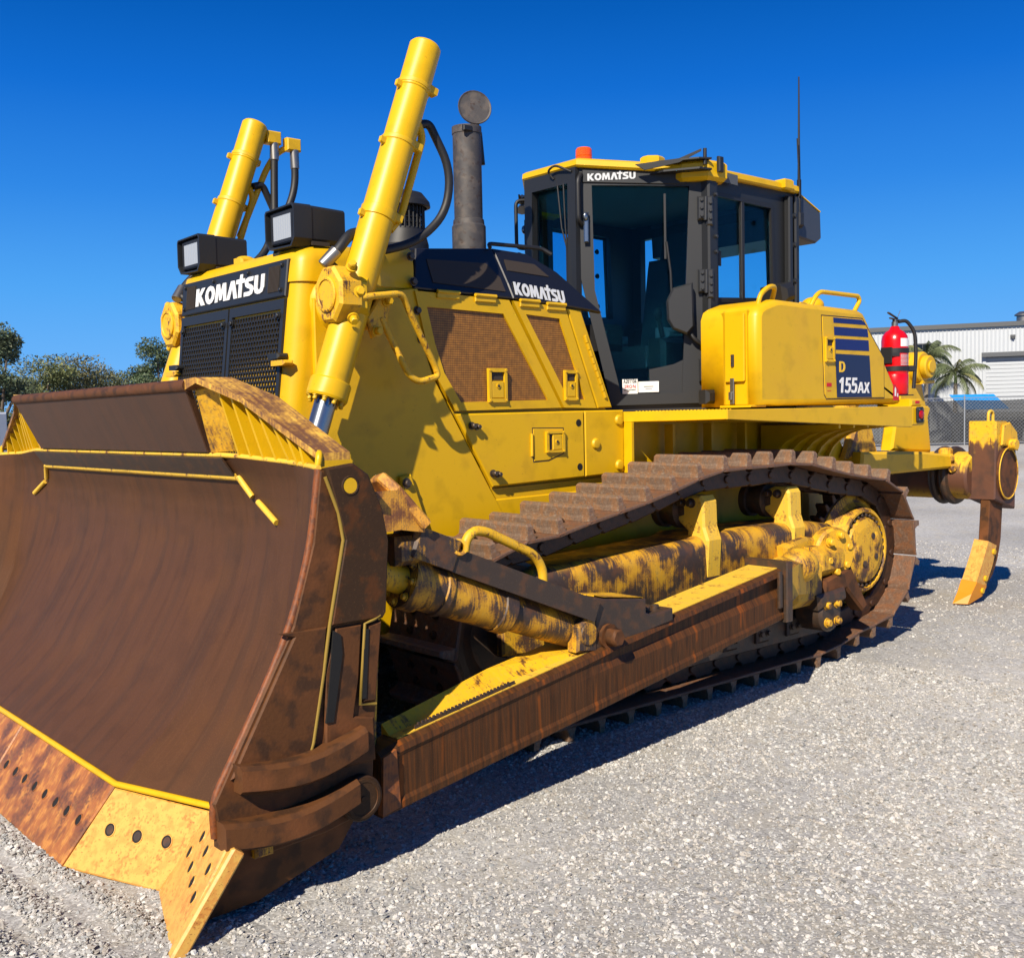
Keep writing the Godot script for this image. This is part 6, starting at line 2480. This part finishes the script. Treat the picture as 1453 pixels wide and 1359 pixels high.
func make_cab() -> void:
	# floor, inner lining, rear wall posts
	begin()
	XF = Transform3D(Basis(Vector3(1, 0, 0), Vector3(0, 0, 1), Vector3(0, -1, 0)), Vector3.ZERO)
	var plan := [Vector2(5.09, -0.25), Vector2(5.09, 0.25), Vector2(5.64, 0.80), Vector2(6.68, 0.80), Vector2(6.68, -0.80), Vector2(5.64, -0.80)]
	prism(plan, -1.80, -1.72)
	XF = Transform3D.IDENTITY
	put("cab_floor", "black_paint")
	begin()
	box(Vector3(6.68, 2.1, 0), Vector3(0.05, 0.62, 1.56), 0.01)
	frame([Vector3(6.705, 2.4, -0.8), Vector3(6.705, 3.28, -0.8), Vector3(6.705, 3.28, 0.8), Vector3(6.705, 2.4, 0.8)], [Vector3(6.705, 2.45, -0.66), Vector3(6.705, 3.12, -0.66), Vector3(6.705, 3.12, 0.66), Vector3(6.705, 2.45, 0.66)], 0.06)
	put("rear_frame", "black_paint")
	begin()
	XF = Transform3D(Basis(Vector3(1, 0, 0), Vector3(0, 0, 1), Vector3(0, -1, 0)), Vector3.ZERO)
	prism([Vector2(5.10, -0.23), Vector2(5.10, 0.23), Vector2(5.65, 0.78), Vector2(6.64, 0.78), Vector2(6.64, -0.78), Vector2(5.65, -0.78)], -3.275, -3.225)
	XF = Transform3D.IDENTITY
	put("headlining", "seat_grey")
	# roof
	begin()
	var rings := []
	for r in [[0.0, -0.012], [0.012, 0.0], [0.045, -0.004], [0.060, -0.03]]:
		var rp := inset(ccw([Vector2(5.0, -0.265), Vector2(5.0, 0.265), Vector2(5.59, 0.855), Vector2(6.67, 0.855), Vector2(6.67, -0.855), Vector2(5.59, -0.855)]), -r[1])
		var ring := []
		for v in rp:
			ring.append(Vector3(v.x, 3.325 - 0.075 * smoothstep(5.0, 5.6, v.x) + r[0], v.y))
		ring.reverse()
		rings.append(ring)
	loft(rings)
	var rf := put("cab_roof", "yellow")
	for s in [1.0, -1.0]:
		mir = s
		begin()
		var c := Vector3(5.50, 3.285, 0.90)
		XF = Transform3D(Basis(Vector3(1, 0, 0), Vector3(0, 0, 1), Vector3(0, -1, 0)), Vector3.ZERO)
		prism([Vector2(5.48, 0.62), Vector2(5.48, 0.75), Vector2(5.58, 0.89), Vector2(5.75, 0.91), Vector2(5.81, 0.83), Vector2(5.73, 0.62)], -3.335, -3.205, 0.022)
		XF = Transform3D.IDENTITY
		put("roof_corner", "yellow", rf)
		begin()
		XF = Transform3D(Basis(Vector3(1, 0, 0), Vector3(0, 0, 1), Vector3(0, -1, 0)), Vector3.ZERO)
		prism([Vector2(5.34, 0.52), Vector2(5.34, 0.58), Vector2(5.40, 0.63), Vector2(5.47, 0.62), Vector2(5.47, 0.52)], -3.385, -3.31, 0.012)
		XF = Transform3D.IDENTITY
		put("roof_bracket", "yellow", rf)
		begin()
		XF = Transform3D(Basis(Vector3(1, 0, 0), Vector3(0, 0, 1), Vector3(0, -1, 0)), Vector3.ZERO)
		prism([Vector2(6.44, 0.78), Vector2(6.44, 0.885), Vector2(6.54, 0.885), Vector2(6.58, 0.78)], -3.325, -3.25, 0.012)
		XF = Transform3D.IDENTITY
		put("roof_bracket", "yellow", rf)
	mir = 1.0
	begin()
	lathe(Vector3(5.28, 3.355, 0.06), Vector3.UP, [Vector2(0.062, 0), Vector2(0.062, 0.05), Vector2(0.056, 0.055)], 24)
	var bc := put("beacon_base", "rubber", rf)
	begin()
	lathe(Vector3(5.28, 3.41, 0.06), Vector3.UP, [Vector2(0.057, 0), Vector2(0.057, 0.05), Vector2(0.0545, 0.053), Vector2(0.057, 0.057), Vector2(0.056, 0.10), Vector2(0.048, 0.112), Vector2(0.0, 0.115)], 28)
	put("beacon", "amber_lens", rf)
	for s in [1.0, -1.0]:
		mir = s
		make_cab_side(s > 0.0)
	mir = 1.0
	# windscreen
	begin()
	var w0 := [Vector3(5.045, 1.80, -0.25), Vector3(5.045, 1.80, 0.25), Vector3(5.055, 3.325, 0.25), Vector3(5.055, 3.325, -0.25)]
	w0.reverse()
	var w1 := [Vector3(5.045, 2.35, -0.175), Vector3(5.045, 2.35, 0.175), Vector3(5.055, 3.23, 0.175), Vector3(5.055, 3.23, -0.175)]
	w1.reverse()
	frame(w0, w1, 0.05)
	put("windscreen_frame", "black_paint")
	begin()
	box(Vector3(5.075, 2.79, 0), Vector3(0.006, 0.90, 0.36))
	put("windscreen", "glass")
	begin()
	tube([Vector3(5.01, 3.27, 0.07), Vector3(5.0, 2.95, 0.12), Vector3(5.02, 2.80, 0.15)], 0.006, 6)
	tube([Vector3(5.01, 3.27, 0.13), Vector3(5.0, 2.95, 0.155), Vector3(5.02, 2.80, 0.155)], 0.006, 6)
	box(Vector3(5.015, 2.62, 0.155), Vector3(0.012, 0.52, 0.016))
	tube(fillet([Vector3(5.0, 3.30, 0.22), Vector3(4.96, 3.36, 0.10), Vector3(4.97, 3.33, 0.02), Vector3(5.0, 3.28, 0.05)], 0.04), 0.008, 6)
	put("wiper", "rubber")
	# rear air box and aerial
	begin()
	side([Vector2(6.64, 3.27), Vector2(6.74, 3.265), Vector2(7.01, 3.16), Vector2(7.02, 2.97), Vector2(6.95, 2.93), Vector2(6.66, 2.96)], -0.55, 0.80, 0.012)
	put("rear_air_box", "box_grey")
	begin()
	plate([Vector3(6.70, 3.285, 0.80), Vector3(7.01, 3.168, 0.80), Vector3(7.01, 3.168, -0.55), Vector3(6.70, 3.285, -0.55)], 0.008)
	put("air_box_lid", "yellow")
	begin()
	var an := Vector3(6.68, 3.01, 0.835)
	tube([an + Vector3(0, 0.28, 0), an + Vector3(0, 0.6, 0), an + Vector3(0.004, 1.065, 0)], [0.012, 0.008, 0.005], 6)
	tube([an + Vector3(0, 0.08, 0), an + Vector3(0, 0.34, 0)], 0.016, 8)
	tube([an + Vector3(-0.02, 0.22, 0.02), an + Vector3(-0.05, 0.62, 0.02)], [0.007, 0.005], 6)
	box(an + Vector3(0, 0.06, 0), Vector3(0.06, 0.10, 0.05), 0.01)
	box(an + Vector3(0, 0.03, -0.02), Vector3(0.10, 0.05, 0.04), 0.01)
	put("aerial", "rubber")
	# inside: seat, console, levers
	begin()
	box(Vector3(5.95, 2.10, 0.02), Vector3(0.55, 0.16, 0.54), 0.05)
	var seat := put("operator_seat", "seat_cloth")
	begin()
	XF = Transform3D(Basis(Vector3(0, 0, 1), -0.16), Vector3(6.22, 2.50, 0.02))
	box(Vector3.ZERO, Vector3(0.14, 0.70, 0.50), 0.05)
	box(Vector3(0.0, 0.44, 0.0), Vector3(0.11, 0.20, 0.28), 0.04)
	XF = Transform3D.IDENTITY
	put("backrest", "seat_cloth", seat)
	begin()
	for s in [-1, 1]:
		box(Vector3(5.88, 2.25, 0.02 + s * 0.36), Vector3(0.42, 0.09, 0.13), 0.03)
	put("armrest", "seat_grey", seat)
	begin()
	box(Vector3(5.95, 1.92, 0.02), Vector3(0.42, 0.24, 0.42), 0.03)
	put("seat_base", "rubber", seat)
	begin()
	box(Vector3(5.72, 2.04, 0.47), Vector3(0.42, 0.34, 0.16), 0.03)
	box(Vector3(5.72, 2.04, -0.42), Vector3(0.42, 0.40, 0.18), 0.03)
	box(Vector3(5.30, 2.22, 0.0), Vector3(0.22, 0.18, 0.62), 0.04)
	put("console", "rubber")
	begin()
	cyl(Vector3(5.60, 2.22, 0.47), Vector3(5.56, 2.34, 0.47), 0.018, 10)
	lump(Vector3(5.555, 2.37, 0.47), Vector3(0.03, 0.05, 0.03))
	box(Vector3(5.40, 2.40, -0.22), Vector3(0.04, 0.16, 0.22), 0.01, Basis(Vector3(0, 0, 1), -0.3))
	put("lever", "rubber")
	begin()
	tube([Vector3(5.74, 1.92, 0.62), Vector3(5.80, 2.12, 0.64), Vector3(5.84, 2.24, 0.60)], 0.012, 6)
	put("red_lever", "ink_red")


func make_cab_side(near: bool) -> void:
	# angled door
	var od := [[-0.004, 3.325], [-0.004, 2.6], [0.183, 1.76], [0.798, 1.766], [0.798, 3.269], [0.393, 3.297]]
	var id := [[0.07, 3.218], [0.08, 2.502], [0.238, 1.831], [0.635, 1.832], [0.732, 1.935], [0.711, 3.174]]
	id = [[0.075, 3.208], [0.085, 2.522], [0.248, 1.836], [0.65, 1.837], [0.711, 3.179], [0.393, 3.196]]
	begin()
	var o := dplist(od, 0.02)
	var i := dplist(id, 0.02)
	frame(o, i, 0.07)
	var door := put("door", "black_paint")
	begin()
	var g := dplist([[0.061, 3.223], [0.071, 2.502], [0.239, 1.811], [0.702, 1.812], [0.743, 3.19]], -0.012)
	plate(g, 0.006)
	put("window", "glass", door)
	begin()
	plate(dplist([[0.598, 2.025], [0.436, 1.994], [0.436, 1.837], [0.658, 1.837], [0.714, 1.945], [0.714, 2.077]], 0.003), 0.01)
	plate(dplist([[0.653, 1.837], [0.72, 1.838], [0.72, 2.618], [0.699, 2.618], [0.699, 1.955]], 0.003), 0.01)
	put("kick_panel", "black_paint", door)
	# header sheet with the maker's name
	begin()
	plate(dplist([[0.014, 3.226], [0.694, 3.189], [0.714, 3.276], [0.014, 3.316]], 0.03), 0.02, 0.004)
	put("header", "black_paint", door)
	if near:
		begin()
		var bx := (dp(0.357, 3.26) - dp(0.054, 3.257)).normalized()
		maker_word(Transform3D(Basis(bx, Vector3.UP, bx.cross(Vector3.UP)), dp(0.048, 3.234, 0.0305)), 0.315, 0.046, 0.003)
		put("maker_lettering", "letter_silver", door)
		# stickers low on the glass
		begin()
		plate(dplist([[0.257, 1.836], [0.357, 1.836], [0.357, 1.932], [0.257, 1.932]], 0.0235), 0.002)
		plate(dplist([[0.362, 1.843], [0.497, 1.844], [0.497, 1.915], [0.362, 1.914]], 0.0235), 0.002)
		put("sticker", "white", door)
		var f := Transform3D(Basis(DU, Vector3.UP, DU.cross(Vector3.UP)), Vector3.ZERO)
		f.origin = dp(0.264, 1.904, 0.0235)
		words("sticker_number", "A261104", "ink", f, 0.030, 0.086, door)
		f.origin = dp(0.27, 1.873, 0.0235)
		words("sticker_word", "IRON", "ink_red", f, 0.022, 0.074, door)
		f.origin = dp(0.268, 1.857, 0.0235)
		words("sticker_line", "MACHINERY", "ink", f, 0.009, 0.078, door)
		begin()
		plate(dplist([[0.397, 1.878], [0.462, 1.878], [0.462, 1.884], [0.397, 1.884]], 0.0242), 0.001)
		plate(dplist([[0.407, 1.864], [0.452, 1.864], [0.452, 1.868], [0.407, 1.868]], 0.0242), 0.001)
		put("sticker_print", "trim_grey", door)
	begin()
	box(dp(0.035, 2.931, 0.045), Vector3(0.035, 0.20, 0.02), 0.008, Basis(DU, Vector3.UP, DU.cross(Vector3.UP)))
	lump(dp(0.033, 3.001, 0.055), Vector3(0.022, 0.03, 0.016))
	put("door_handle", "chrome", door)
	# wiper motor box and blade on the door glass
	begin()
	plate(dplist([[0.548, 2.431], [0.588, 2.513], [0.72, 2.547], [0.726, 2.261], [0.68, 2.21], [0.588, 2.249], [0.553, 2.309]], 0.05), 0.06, 0.012)
	var wm := put("wiper_motor", "black_paint", door)
	begin()
	tube([dp(0.587, 2.452, 0.055), dp(0.581, 2.615, 0.06), dp(0.556, 2.817, 0.06)], 0.009, 6)
	box(dp(0.548, 2.919, 0.05), Vector3(0.014, 0.42, 0.016), 0, Basis(DU, Vector3.UP, DU.cross(Vector3.UP)))
	tube(fillet([dp(0.69, 2.251, 0.05), dp(0.727, 2.18, 0.07), dp(0.792, 2.14, 0.05)], 0.04), 0.014, 8)
	put("wiper", "rubber", door)
	# hinge post with hinges and bolts
	begin()
	box(Vector3(5.6509, 2.5182, 0.8250), Vector3(0.095, 1.47, 0.095), 0.012)
	side([Vector2(5.61, 1.77), Vector2(5.73, 1.77), Vector2(5.73, 3.25), Vector2(5.61, 3.25)], 0.76, 0.855, 0.01)
	var hp := put("hinge_post", "black_paint")
	for y in [3.03, 2.56, 1.98]:
		begin()
		box(dp(0.787, y, 0.040), Vector3(0.055, 0.15, 0.04), 0.010, Basis(DU, Vector3.UP, DU.cross(Vector3.UP)))
		box(dp(0.838, y - 0.02, 0.045), Vector3(0.045, 0.19, 0.04), 0.010, Basis(DU, Vector3.UP, DU.cross(Vector3.UP)))
		cyl(dp(0.812, y - 0.08, 0.058), dp(0.812, y + 0.07, 0.058), 0.014, 10)
		for e in [-0.05, 0.0, 0.05]:
			bolt(dp(0.785, y + e, 0.06), DN, 0.010, 0.010)
			bolt(dp(0.841, y + e - 0.02, 0.065), DN, 0.010, 0.010)
		put("hinge", "hinge_black", hp)
	begin()
	for y in [1.80, 1.87, 2.12, 2.2, 2.75, 2.85, 3.12]:
		bolt(Vector3(5.672, y, 0.873), Vector3(0, 0, 1), 0.012, 0.012)
	put("bolts", "hinge_black", hp)
	# folding bracket under the roof corner
	begin()
	plate(dplist([[0.357, 3.312], [0.639, 3.34], [0.782, 3.397], [0.782, 3.382], [0.639, 3.314], [0.417, 3.274]], 0.10), 0.012)
	XF = Transform3D(Basis(Vector3(1, 0, 0), Vector3(0, 0, 1), Vector3(0, -1, 0)), Vector3.ZERO)
	prism([Vector2(5.36, 0.53), Vector2(5.62, 0.82), Vector2(5.58, 0.92), Vector2(5.48, 0.90), Vector2(5.36, 0.70)], -3.270, -3.258)
	prism([Vector2(5.36, 0.53), Vector2(5.62, 0.82), Vector2(5.58, 0.92), Vector2(5.50, 0.88), Vector2(5.37, 0.66)], -3.338, -3.328)
	XF = Transform3D.IDENTITY
	cyl(Vector3(5.5537, 3.2955, 0.8850), Vector3(5.5537, 3.3978, 0.8850), 0.012, 8)
	box(Vector3(5.6713, 3.3058, 0.9150), Vector3(0.05, 0.10, 0.03), 0.008)
	put("lamp_bracket", "rubber")
	# rear side window
	begin()
	frame([Vector3(5.6969, 1.7614, 0.8100), Vector3(6.6992, 1.7614, 0.8100), Vector3(6.6787, 3.2802, 0.8100), Vector3(5.6969, 3.2853, 0.8100)], [Vector3(5.7429, 2.4466, 0.8100), Vector3(6.4026, 2.4773, 0.8100), Vector3(6.3770, 3.1319, 0.8100), Vector3(5.7429, 3.1472, 0.8100)], 0.06)
	var sf := put("side_frame", "black_paint")
	begin()
	frame([Vector3(5.7276, 2.4313, 0.8180), Vector3(6.4179, 2.4620, 0.8180), Vector3(6.3924, 3.1472, 0.8180), Vector3(5.7276, 3.1626, 0.8180)], [Vector3(5.7603, 2.4640, 0.8180), Vector3(6.3873, 2.4947, 0.8180), Vector3(6.3637, 3.1165, 0.8180), Vector3(5.7603, 3.1319, 0.8180)], 0.02)
	box(Vector3(6.0395, 2.7944, 0.8050), Vector3(0.035, 0.66, 0.03), 0.004)
	box(Vector3(5.7736, 2.7228, 0.8220), Vector3(0.03, 0.10, 0.014), 0.004)
	put("window_frame", "rubber", sf)
	begin()
	box(Vector3(5.8963, 2.7995, 0.7950), Vector3(0.29, 0.67, 0.006))
	box(Vector3(6.2134, 2.7995, 0.7850), Vector3(0.33, 0.66, 0.006))
	put("window", "glass", sf)
	begin()
	box(Vector3(6.5458, 2.5182, 0.8350), Vector3(0.05, 1.40, 0.05), 0.01)
	box(Vector3(6.6378, 2.5182, 0.8250), Vector3(0.05, 1.42, 0.05), 0.01)
	for y in [2.60, 2.85, 3.05]:
		bolt(Vector3(6.44, y, 0.955), Vector3(0, 0, 1), 0.016)
	put("rear_post", "black_paint", sf)
	begin()
	plate([Vector3(5.7582, 3.2188, 0.8580), Vector3(5.9321, 3.2137, 0.8580), Vector3(5.9321, 3.2802, 0.8580), Vector3(5.7582, 3.2853, 0.8580)], 0.004)
	put("label_plate", "trim_grey", sf)
	# grab handle at the front post
	begin()
	if not near:
		tube(fillet([dp(0.035, 3.202, 0.02), dp(0.018, 3.201, 0.11), dp(0.018, 2.871, 0.11), dp(0.035, 2.871, 0.02)], 0.04), 0.013, 8)
		box(dp(-0.006, 2.98, 0.03), Vector3(0.04, 0.16, 0.04), 0.008)
		lump(dp(0.079, 2.823, 0.10), Vector3(0.03, 0.03, 0.03))
		tube([dp(0.079, 2.803, 0.10), dp(0.079, 2.602, 0.10)], 0.005, 6)
	else:
		tube(fillet([dp(0.006, 3.28, 0.03), dp(-0.014, 3.24, 0.07), dp(-0.014, 2.98, 0.07), dp(0.006, 2.95, 0.03)], 0.04), 0.016, 8)
	put("grab_handle", "rubber")


# ---- ripper
func make_ripper() -> void:
	begin()
	side([Vector2(7.3, 0.75), Vector2(7.75, 0.80), Vector2(7.85, 1.25), Vector2(7.6, 1.55), Vector2(7.3, 1.6)], -0.55, 0.55, 0.02)
	put("rear_case", "yellow")
	for s in [1.0, -1.0]:
		mir = s
		begin()
		side([Vector2(7.70, 1.20), Vector2(7.72, 1.36), Vector2(8.7, 1.325), Vector2(9.2, 1.28), Vector2(9.2, 1.16), Vector2(8.8, 1.16), Vector2(7.75, 1.16)], 0.40, 0.72, 0.02)
		put("lower_link", "yellow_trim")
		begin()
		side([Vector2(8.52, 1.34), Vector2(9.22, 1.30), Vector2(9.15, 1.66), Vector2(9.02, 1.98), Vector2(9.0, 2.10), Vector2(8.90, 2.19), Vector2(8.78, 2.16), Vector2(8.72, 2.02), Vector2(8.62, 1.70)], 0.40, 0.52, 0.02)
		box(Vector3(9.0, 1.93, 0.56), Vector3(0.22, 0.03, 0.09), 0.006, Basis(Vector3(0, 0, 1), 0.05))
		put("lift_bracket", "yellow")
		begin()
		cyl(Vector3(8.93, 2.06, 0.36), Vector3(8.93, 2.06, 0.60), 0.135, 24, 0.012)
		cyl(Vector3(8.93, 2.06, 0.60), Vector3(8.93, 2.06, 0.66), 0.10, 22, 0.01)
		cyl(Vector3(8.93, 2.06, 0.66), Vector3(8.93, 2.06, 0.675), 0.055, 18, 0.004)
		put("pin_boss", "yellow_trim")
		begin()
		cyl(Vector3(7.75, 1.42, 0.22), Vector3(8.75, 2.0, 0.24), 0.075, 18, 0.008)
		put("ripper_cylinder", "yellow_worn")
		begin()
		side([Vector2(7.62, 1.30), Vector2(7.80, 1.62), Vector2(8.0, 1.60), Vector2(8.12, 1.32)], 0.55, 0.63, 0.02)
		box(Vector3(8.02, 1.42, 0.45), Vector3(0.16, 0.30, 0.12), 0.04)
		put("mount_lug", "yellow_worn")
	mir = 1.0
	# tool beam across the back
	begin()
	cyl(Vector3(9.42, 1.085, -0.84), Vector3(9.42, 1.085, 0.84), 0.215, 30, 0.02)
	var beam := put("ripper_beam", "beam_mixed")
	begin()
	for z in [0.50, 0.60]:
		lathe(Vector3(9.42, 1.085, z), Vector3(0, 0, 1), [Vector2(0.2, 0), Vector2(0.255, 0.01), Vector2(0.265, 0.03), Vector2(0.265, 0.05), Vector2(0.255, 0.07), Vector2(0.2, 0.08)], 30)
	put("collar", "dark_steel", beam)
	begin()
	box(Vector3(9.24, 1.30, 0.64), Vector3(0.16, 0.08, 0.10), 0.02, Basis(Vector3(0, 1, 0), 0.3))
	bolt(Vector3(9.20, 1.25, 0.70), Vector3(-0.6, 0, 0.8), 0.03)
	bolt(Vector3(9.20, 1.16, 0.72), Vector3(-0.6, 0, 0.8), 0.03)
	put("collar_clamp", "yellow_worn", beam)
	for s in [1.0, -1.0]:
		mir = s
		begin()
		side([Vector2(9.315, 0.885), Vector2(9.72, 0.775), Vector2(9.735, 1.40), Vector2(9.66, 1.52), Vector2(9.55, 1.57), Vector2(9.335, 1.575)], 0.80, 1.05, 0.012)
		var blk := put("shank_block", "ripper_mixed")
		begin()
		var c := Vector3(9.535, 1.105, 1.05)
		var keep := XF
		XF = Transform3D(Basis(Vector3(0.185, 0, 0), Vector3(0, 0.225, 0), Vector3(0, 0, 1)), c)
		lathe(Vector3.ZERO, Vector3(0, 0, 1), [Vector2(1.06, 0), Vector2(1.06, 0.018), Vector2(0.97, 0.022), Vector2(0.94, 0.012), Vector2(0.90, 0.012), Vector2(0, 0.012)], 36)
		XF = keep
		put("end_cap", "brown_steel", blk)
		begin()
		XF = Transform3D(Basis(Vector3(0.185, 0, 0), Vector3(0, 0.225, 0), Vector3(0, 0, 1)), c)
		lathe(Vector3.ZERO, Vector3(0, 0, 1), [Vector2(1.03, 0.02), Vector2(1.0, 0.027), Vector2(0.965, 0.022)], 36)
		XF = keep
		put("cap_rim", "yellow_chipped", blk)
		begin()
		side([Vector2(9.40, 1.36), Vector2(9.43, 1.54), Vector2(9.56, 1.56), Vector2(9.70, 1.47), Vector2(9.73, 1.30), Vector2(9.62, 1.335)], 1.05, 1.075, 0.01)
		put("cheek", "yellow_chipped", blk)
		begin()
		cyl(Vector3(9.57, 1.36, 1.05), Vector3(9.57, 1.36, 1.13), 0.05, 18, 0.006)
		put("lock_pin", "yellow_chipped", blk)
		begin()
		tube(fillet([Vector3(9.40, 1.57, 0.95), Vector3(9.40, 1.66, 0.95), Vector3(9.49, 1.66, 0.95), Vector3(9.49, 1.57, 0.95)], 0.045, 6), 0.014, 8)
		put("lifting_eye", "yellow_pale", blk)
		begin()
		var out := [Vector2(9.33, 0.95), Vector2(9.32, 0.80), Vector2(9.29, 0.53), Vector2(9.19, 0.37), Vector2(9.06, 0.20), Vector2(8.96, 0.10), Vector2(9.05, 0.045), Vector2(9.20, 0.075), Vector2(9.40, 0.21), Vector2(9.49, 0.34), Vector2(9.55, 0.51), Vector2(9.576, 0.76), Vector2(9.58, 0.95)]
		side(out, 0.915, 1.0, 0.008)
		var sh := put("ripper_shank", "brown_steel")
		begin()
		loft([
			[Vector3(9.275, 0.532, 0.887), Vector3(9.42, 0.47, 0.887), Vector3(9.42, 0.47, 1.02), Vector3(9.265, 0.522, 1.02)],
			[Vector3(9.185, 0.385, 0.887), Vector3(9.35, 0.31, 0.887), Vector3(9.35, 0.31, 1.02), Vector3(9.175, 0.38, 1.02)],
			[Vector3(9.05, 0.198, 0.887), Vector3(9.22, 0.13, 0.887), Vector3(9.22, 0.13, 1.02), Vector3(9.04, 0.188, 1.02)]])
		put("shin_guard", "edge_yellow", sh)
		begin()
		loft([
			[Vector3(9.05, 0.197, 0.88), Vector3(9.22, 0.13, 0.88), Vector3(9.22, 0.13, 1.026), Vector3(9.04, 0.187, 1.026)],
			[Vector3(8.96, 0.10, 0.89), Vector3(9.15, 0.05, 0.89), Vector3(9.15, 0.05, 1.02), Vector3(8.95, 0.095, 1.02)],
			[Vector3(8.84, 0.012, 0.905), Vector3(8.90, 0.002, 0.905), Vector3(8.92, 0.006, 1.01), Vector3(8.90, 0.012, 1.01)]])
		put("ripper_tip", "tip_amber", sh)
		for p in [Vector2(9.36, 0.42), Vector2(9.20, 0.20), Vector2(9.14, 0.10)]:
			begin()
			cyl(Vector3(p.x, p.y, 1.0), Vector3(p.x, p.y, 1.036), 0.026, 14, 0.004)
			put("pin", "yellow_trim", sh)
	mir = 1.0


# ------------------------------------------------------------------ extinguisher
func make_extinguisher() -> void:
	var o := Node3D.new()
	o.name = "fire_extinguisher"
	o.position = Vector3(7.53, 1.80, 1.10)
	add_child(o)
	meta(o, "red fire extinguisher strapped upright behind the yellow tank at the bulldozer's rear", "fire extinguisher")
	begin()
	lathe(Vector3.ZERO, Vector3.UP, [Vector2(0.0, 0.0), Vector2(0.09, 0.0), Vector2(0.098, 0.012), Vector2(0.098, 0.155), Vector2(0.094, 0.162), Vector2(0.098, 0.170), Vector2(0.098, 0.41), Vector2(0.090, 0.45), Vector2(0.068, 0.478), Vector2(0.04, 0.495), Vector2(0.03, 0.52), Vector2(0, 0.52)], 36, true)
	put("cylinder", "red_paint", o)
	begin()
	cyl(Vector3(0, 0.515, 0), Vector3(0, 0.555, 0), 0.024, 14, 0.003)
	box(Vector3(0.02, 0.56, 0), Vector3(0.07, 0.03, 0.03), 0.006)
	var vl := put("valve", "zinc", o)
	begin()
	box(Vector3(-0.03, 0.60, 0.0), Vector3(0.14, 0.010, 0.02), 0.003, Basis(Vector3(0, 0, 1), -0.28))
	box(Vector3(-0.02, 0.575, 0.0), Vector3(0.10, 0.010, 0.02), 0.003, Basis(Vector3(0, 0, 1), -0.1))
	tube([Vector3(0.02, 0.59, 0.012), Vector3(0.045, 0.64, 0.02)], 0.002, 5)
	put("lever", "bolt_steel", vl)
	begin()
	tube(fillet([Vector3(0.02, 0.555, 0.02), Vector3(0.07, 0.565, 0.055), Vector3(0.118, 0.48, 0.098), Vector3(0.125, 0.30, 0.105), Vector3(0.105, 0.05, 0.095)], 0.07, 6), 0.014, 10)
	put("hose", "rubber", o)
	begin()
	for y in [0.20, 0.335]:
		lathe(Vector3(0, y, 0), Vector3.UP, [Vector2(0.0985, -0.018), Vector2(0.102, -0.018), Vector2(0.102, 0.018), Vector2(0.0985, 0.018)], 32)
	box(Vector3(0.085, 0.20, 0.075), Vector3(0.10, 0.045, 0.03), 0.006, Basis(Vector3.UP, -0.7))
	put("strap", "rubber", o)
	begin()
	box(Vector3(-0.103, 0.30, -0.01), Vector3(0.012, 0.12, 0.09), 0.003)
	box(Vector3(-0.085, 0.305, 0.055), Vector3(0.012, 0.025, 0.06), 0.003, Basis(Vector3.UP, 0.8))
	box(Vector3(0.0, 0.0, 0.0), Vector3(0.20, 0.008, 0.20), 0.002)
	box(Vector3(0.0, -0.05, -0.05), Vector3(0.06, 0.11, 0.06), 0.004)
	put("bracket", "rubber", o)
	# paper label wrapped round the cylinder
	for q in [["label_sheet", "white", 0.365, 0.425, 0.0], ["label_red_band", "ink_red", 0.345, 0.352, 0.0004], ["label_text", "letter_silver", 0.225, 0.31, 0.0002]]:
		begin()
		var a0 := -0.62
		for k in 8:
			var t0 := a0 + k * 0.11
			var t1 := t0 + 0.11
			var r: float = 0.0988 + q[4]
			if q[0] == "label_text":
				for j in 9:
					var y0: float = q[2] + j * 0.0095
					quad(Vector3(sin(t0) * r, y0, cos(t0) * r), Vector3(sin(t1) * r, y0, cos(t1) * r), Vector3(sin(t1) * r, y0 + 0.0035, cos(t1) * r), Vector3(sin(t0) * r, y0 + 0.0035, cos(t0) * r))
			else:
				quad(Vector3(sin(t0) * r, q[2], cos(t0) * r), Vector3(sin(t1) * r, q[2], cos(t1) * r), Vector3(sin(t1) * r, q[3], cos(t1) * r), Vector3(sin(t0) * r, q[3], cos(t0) * r))
		put(q[0], q[1], o)
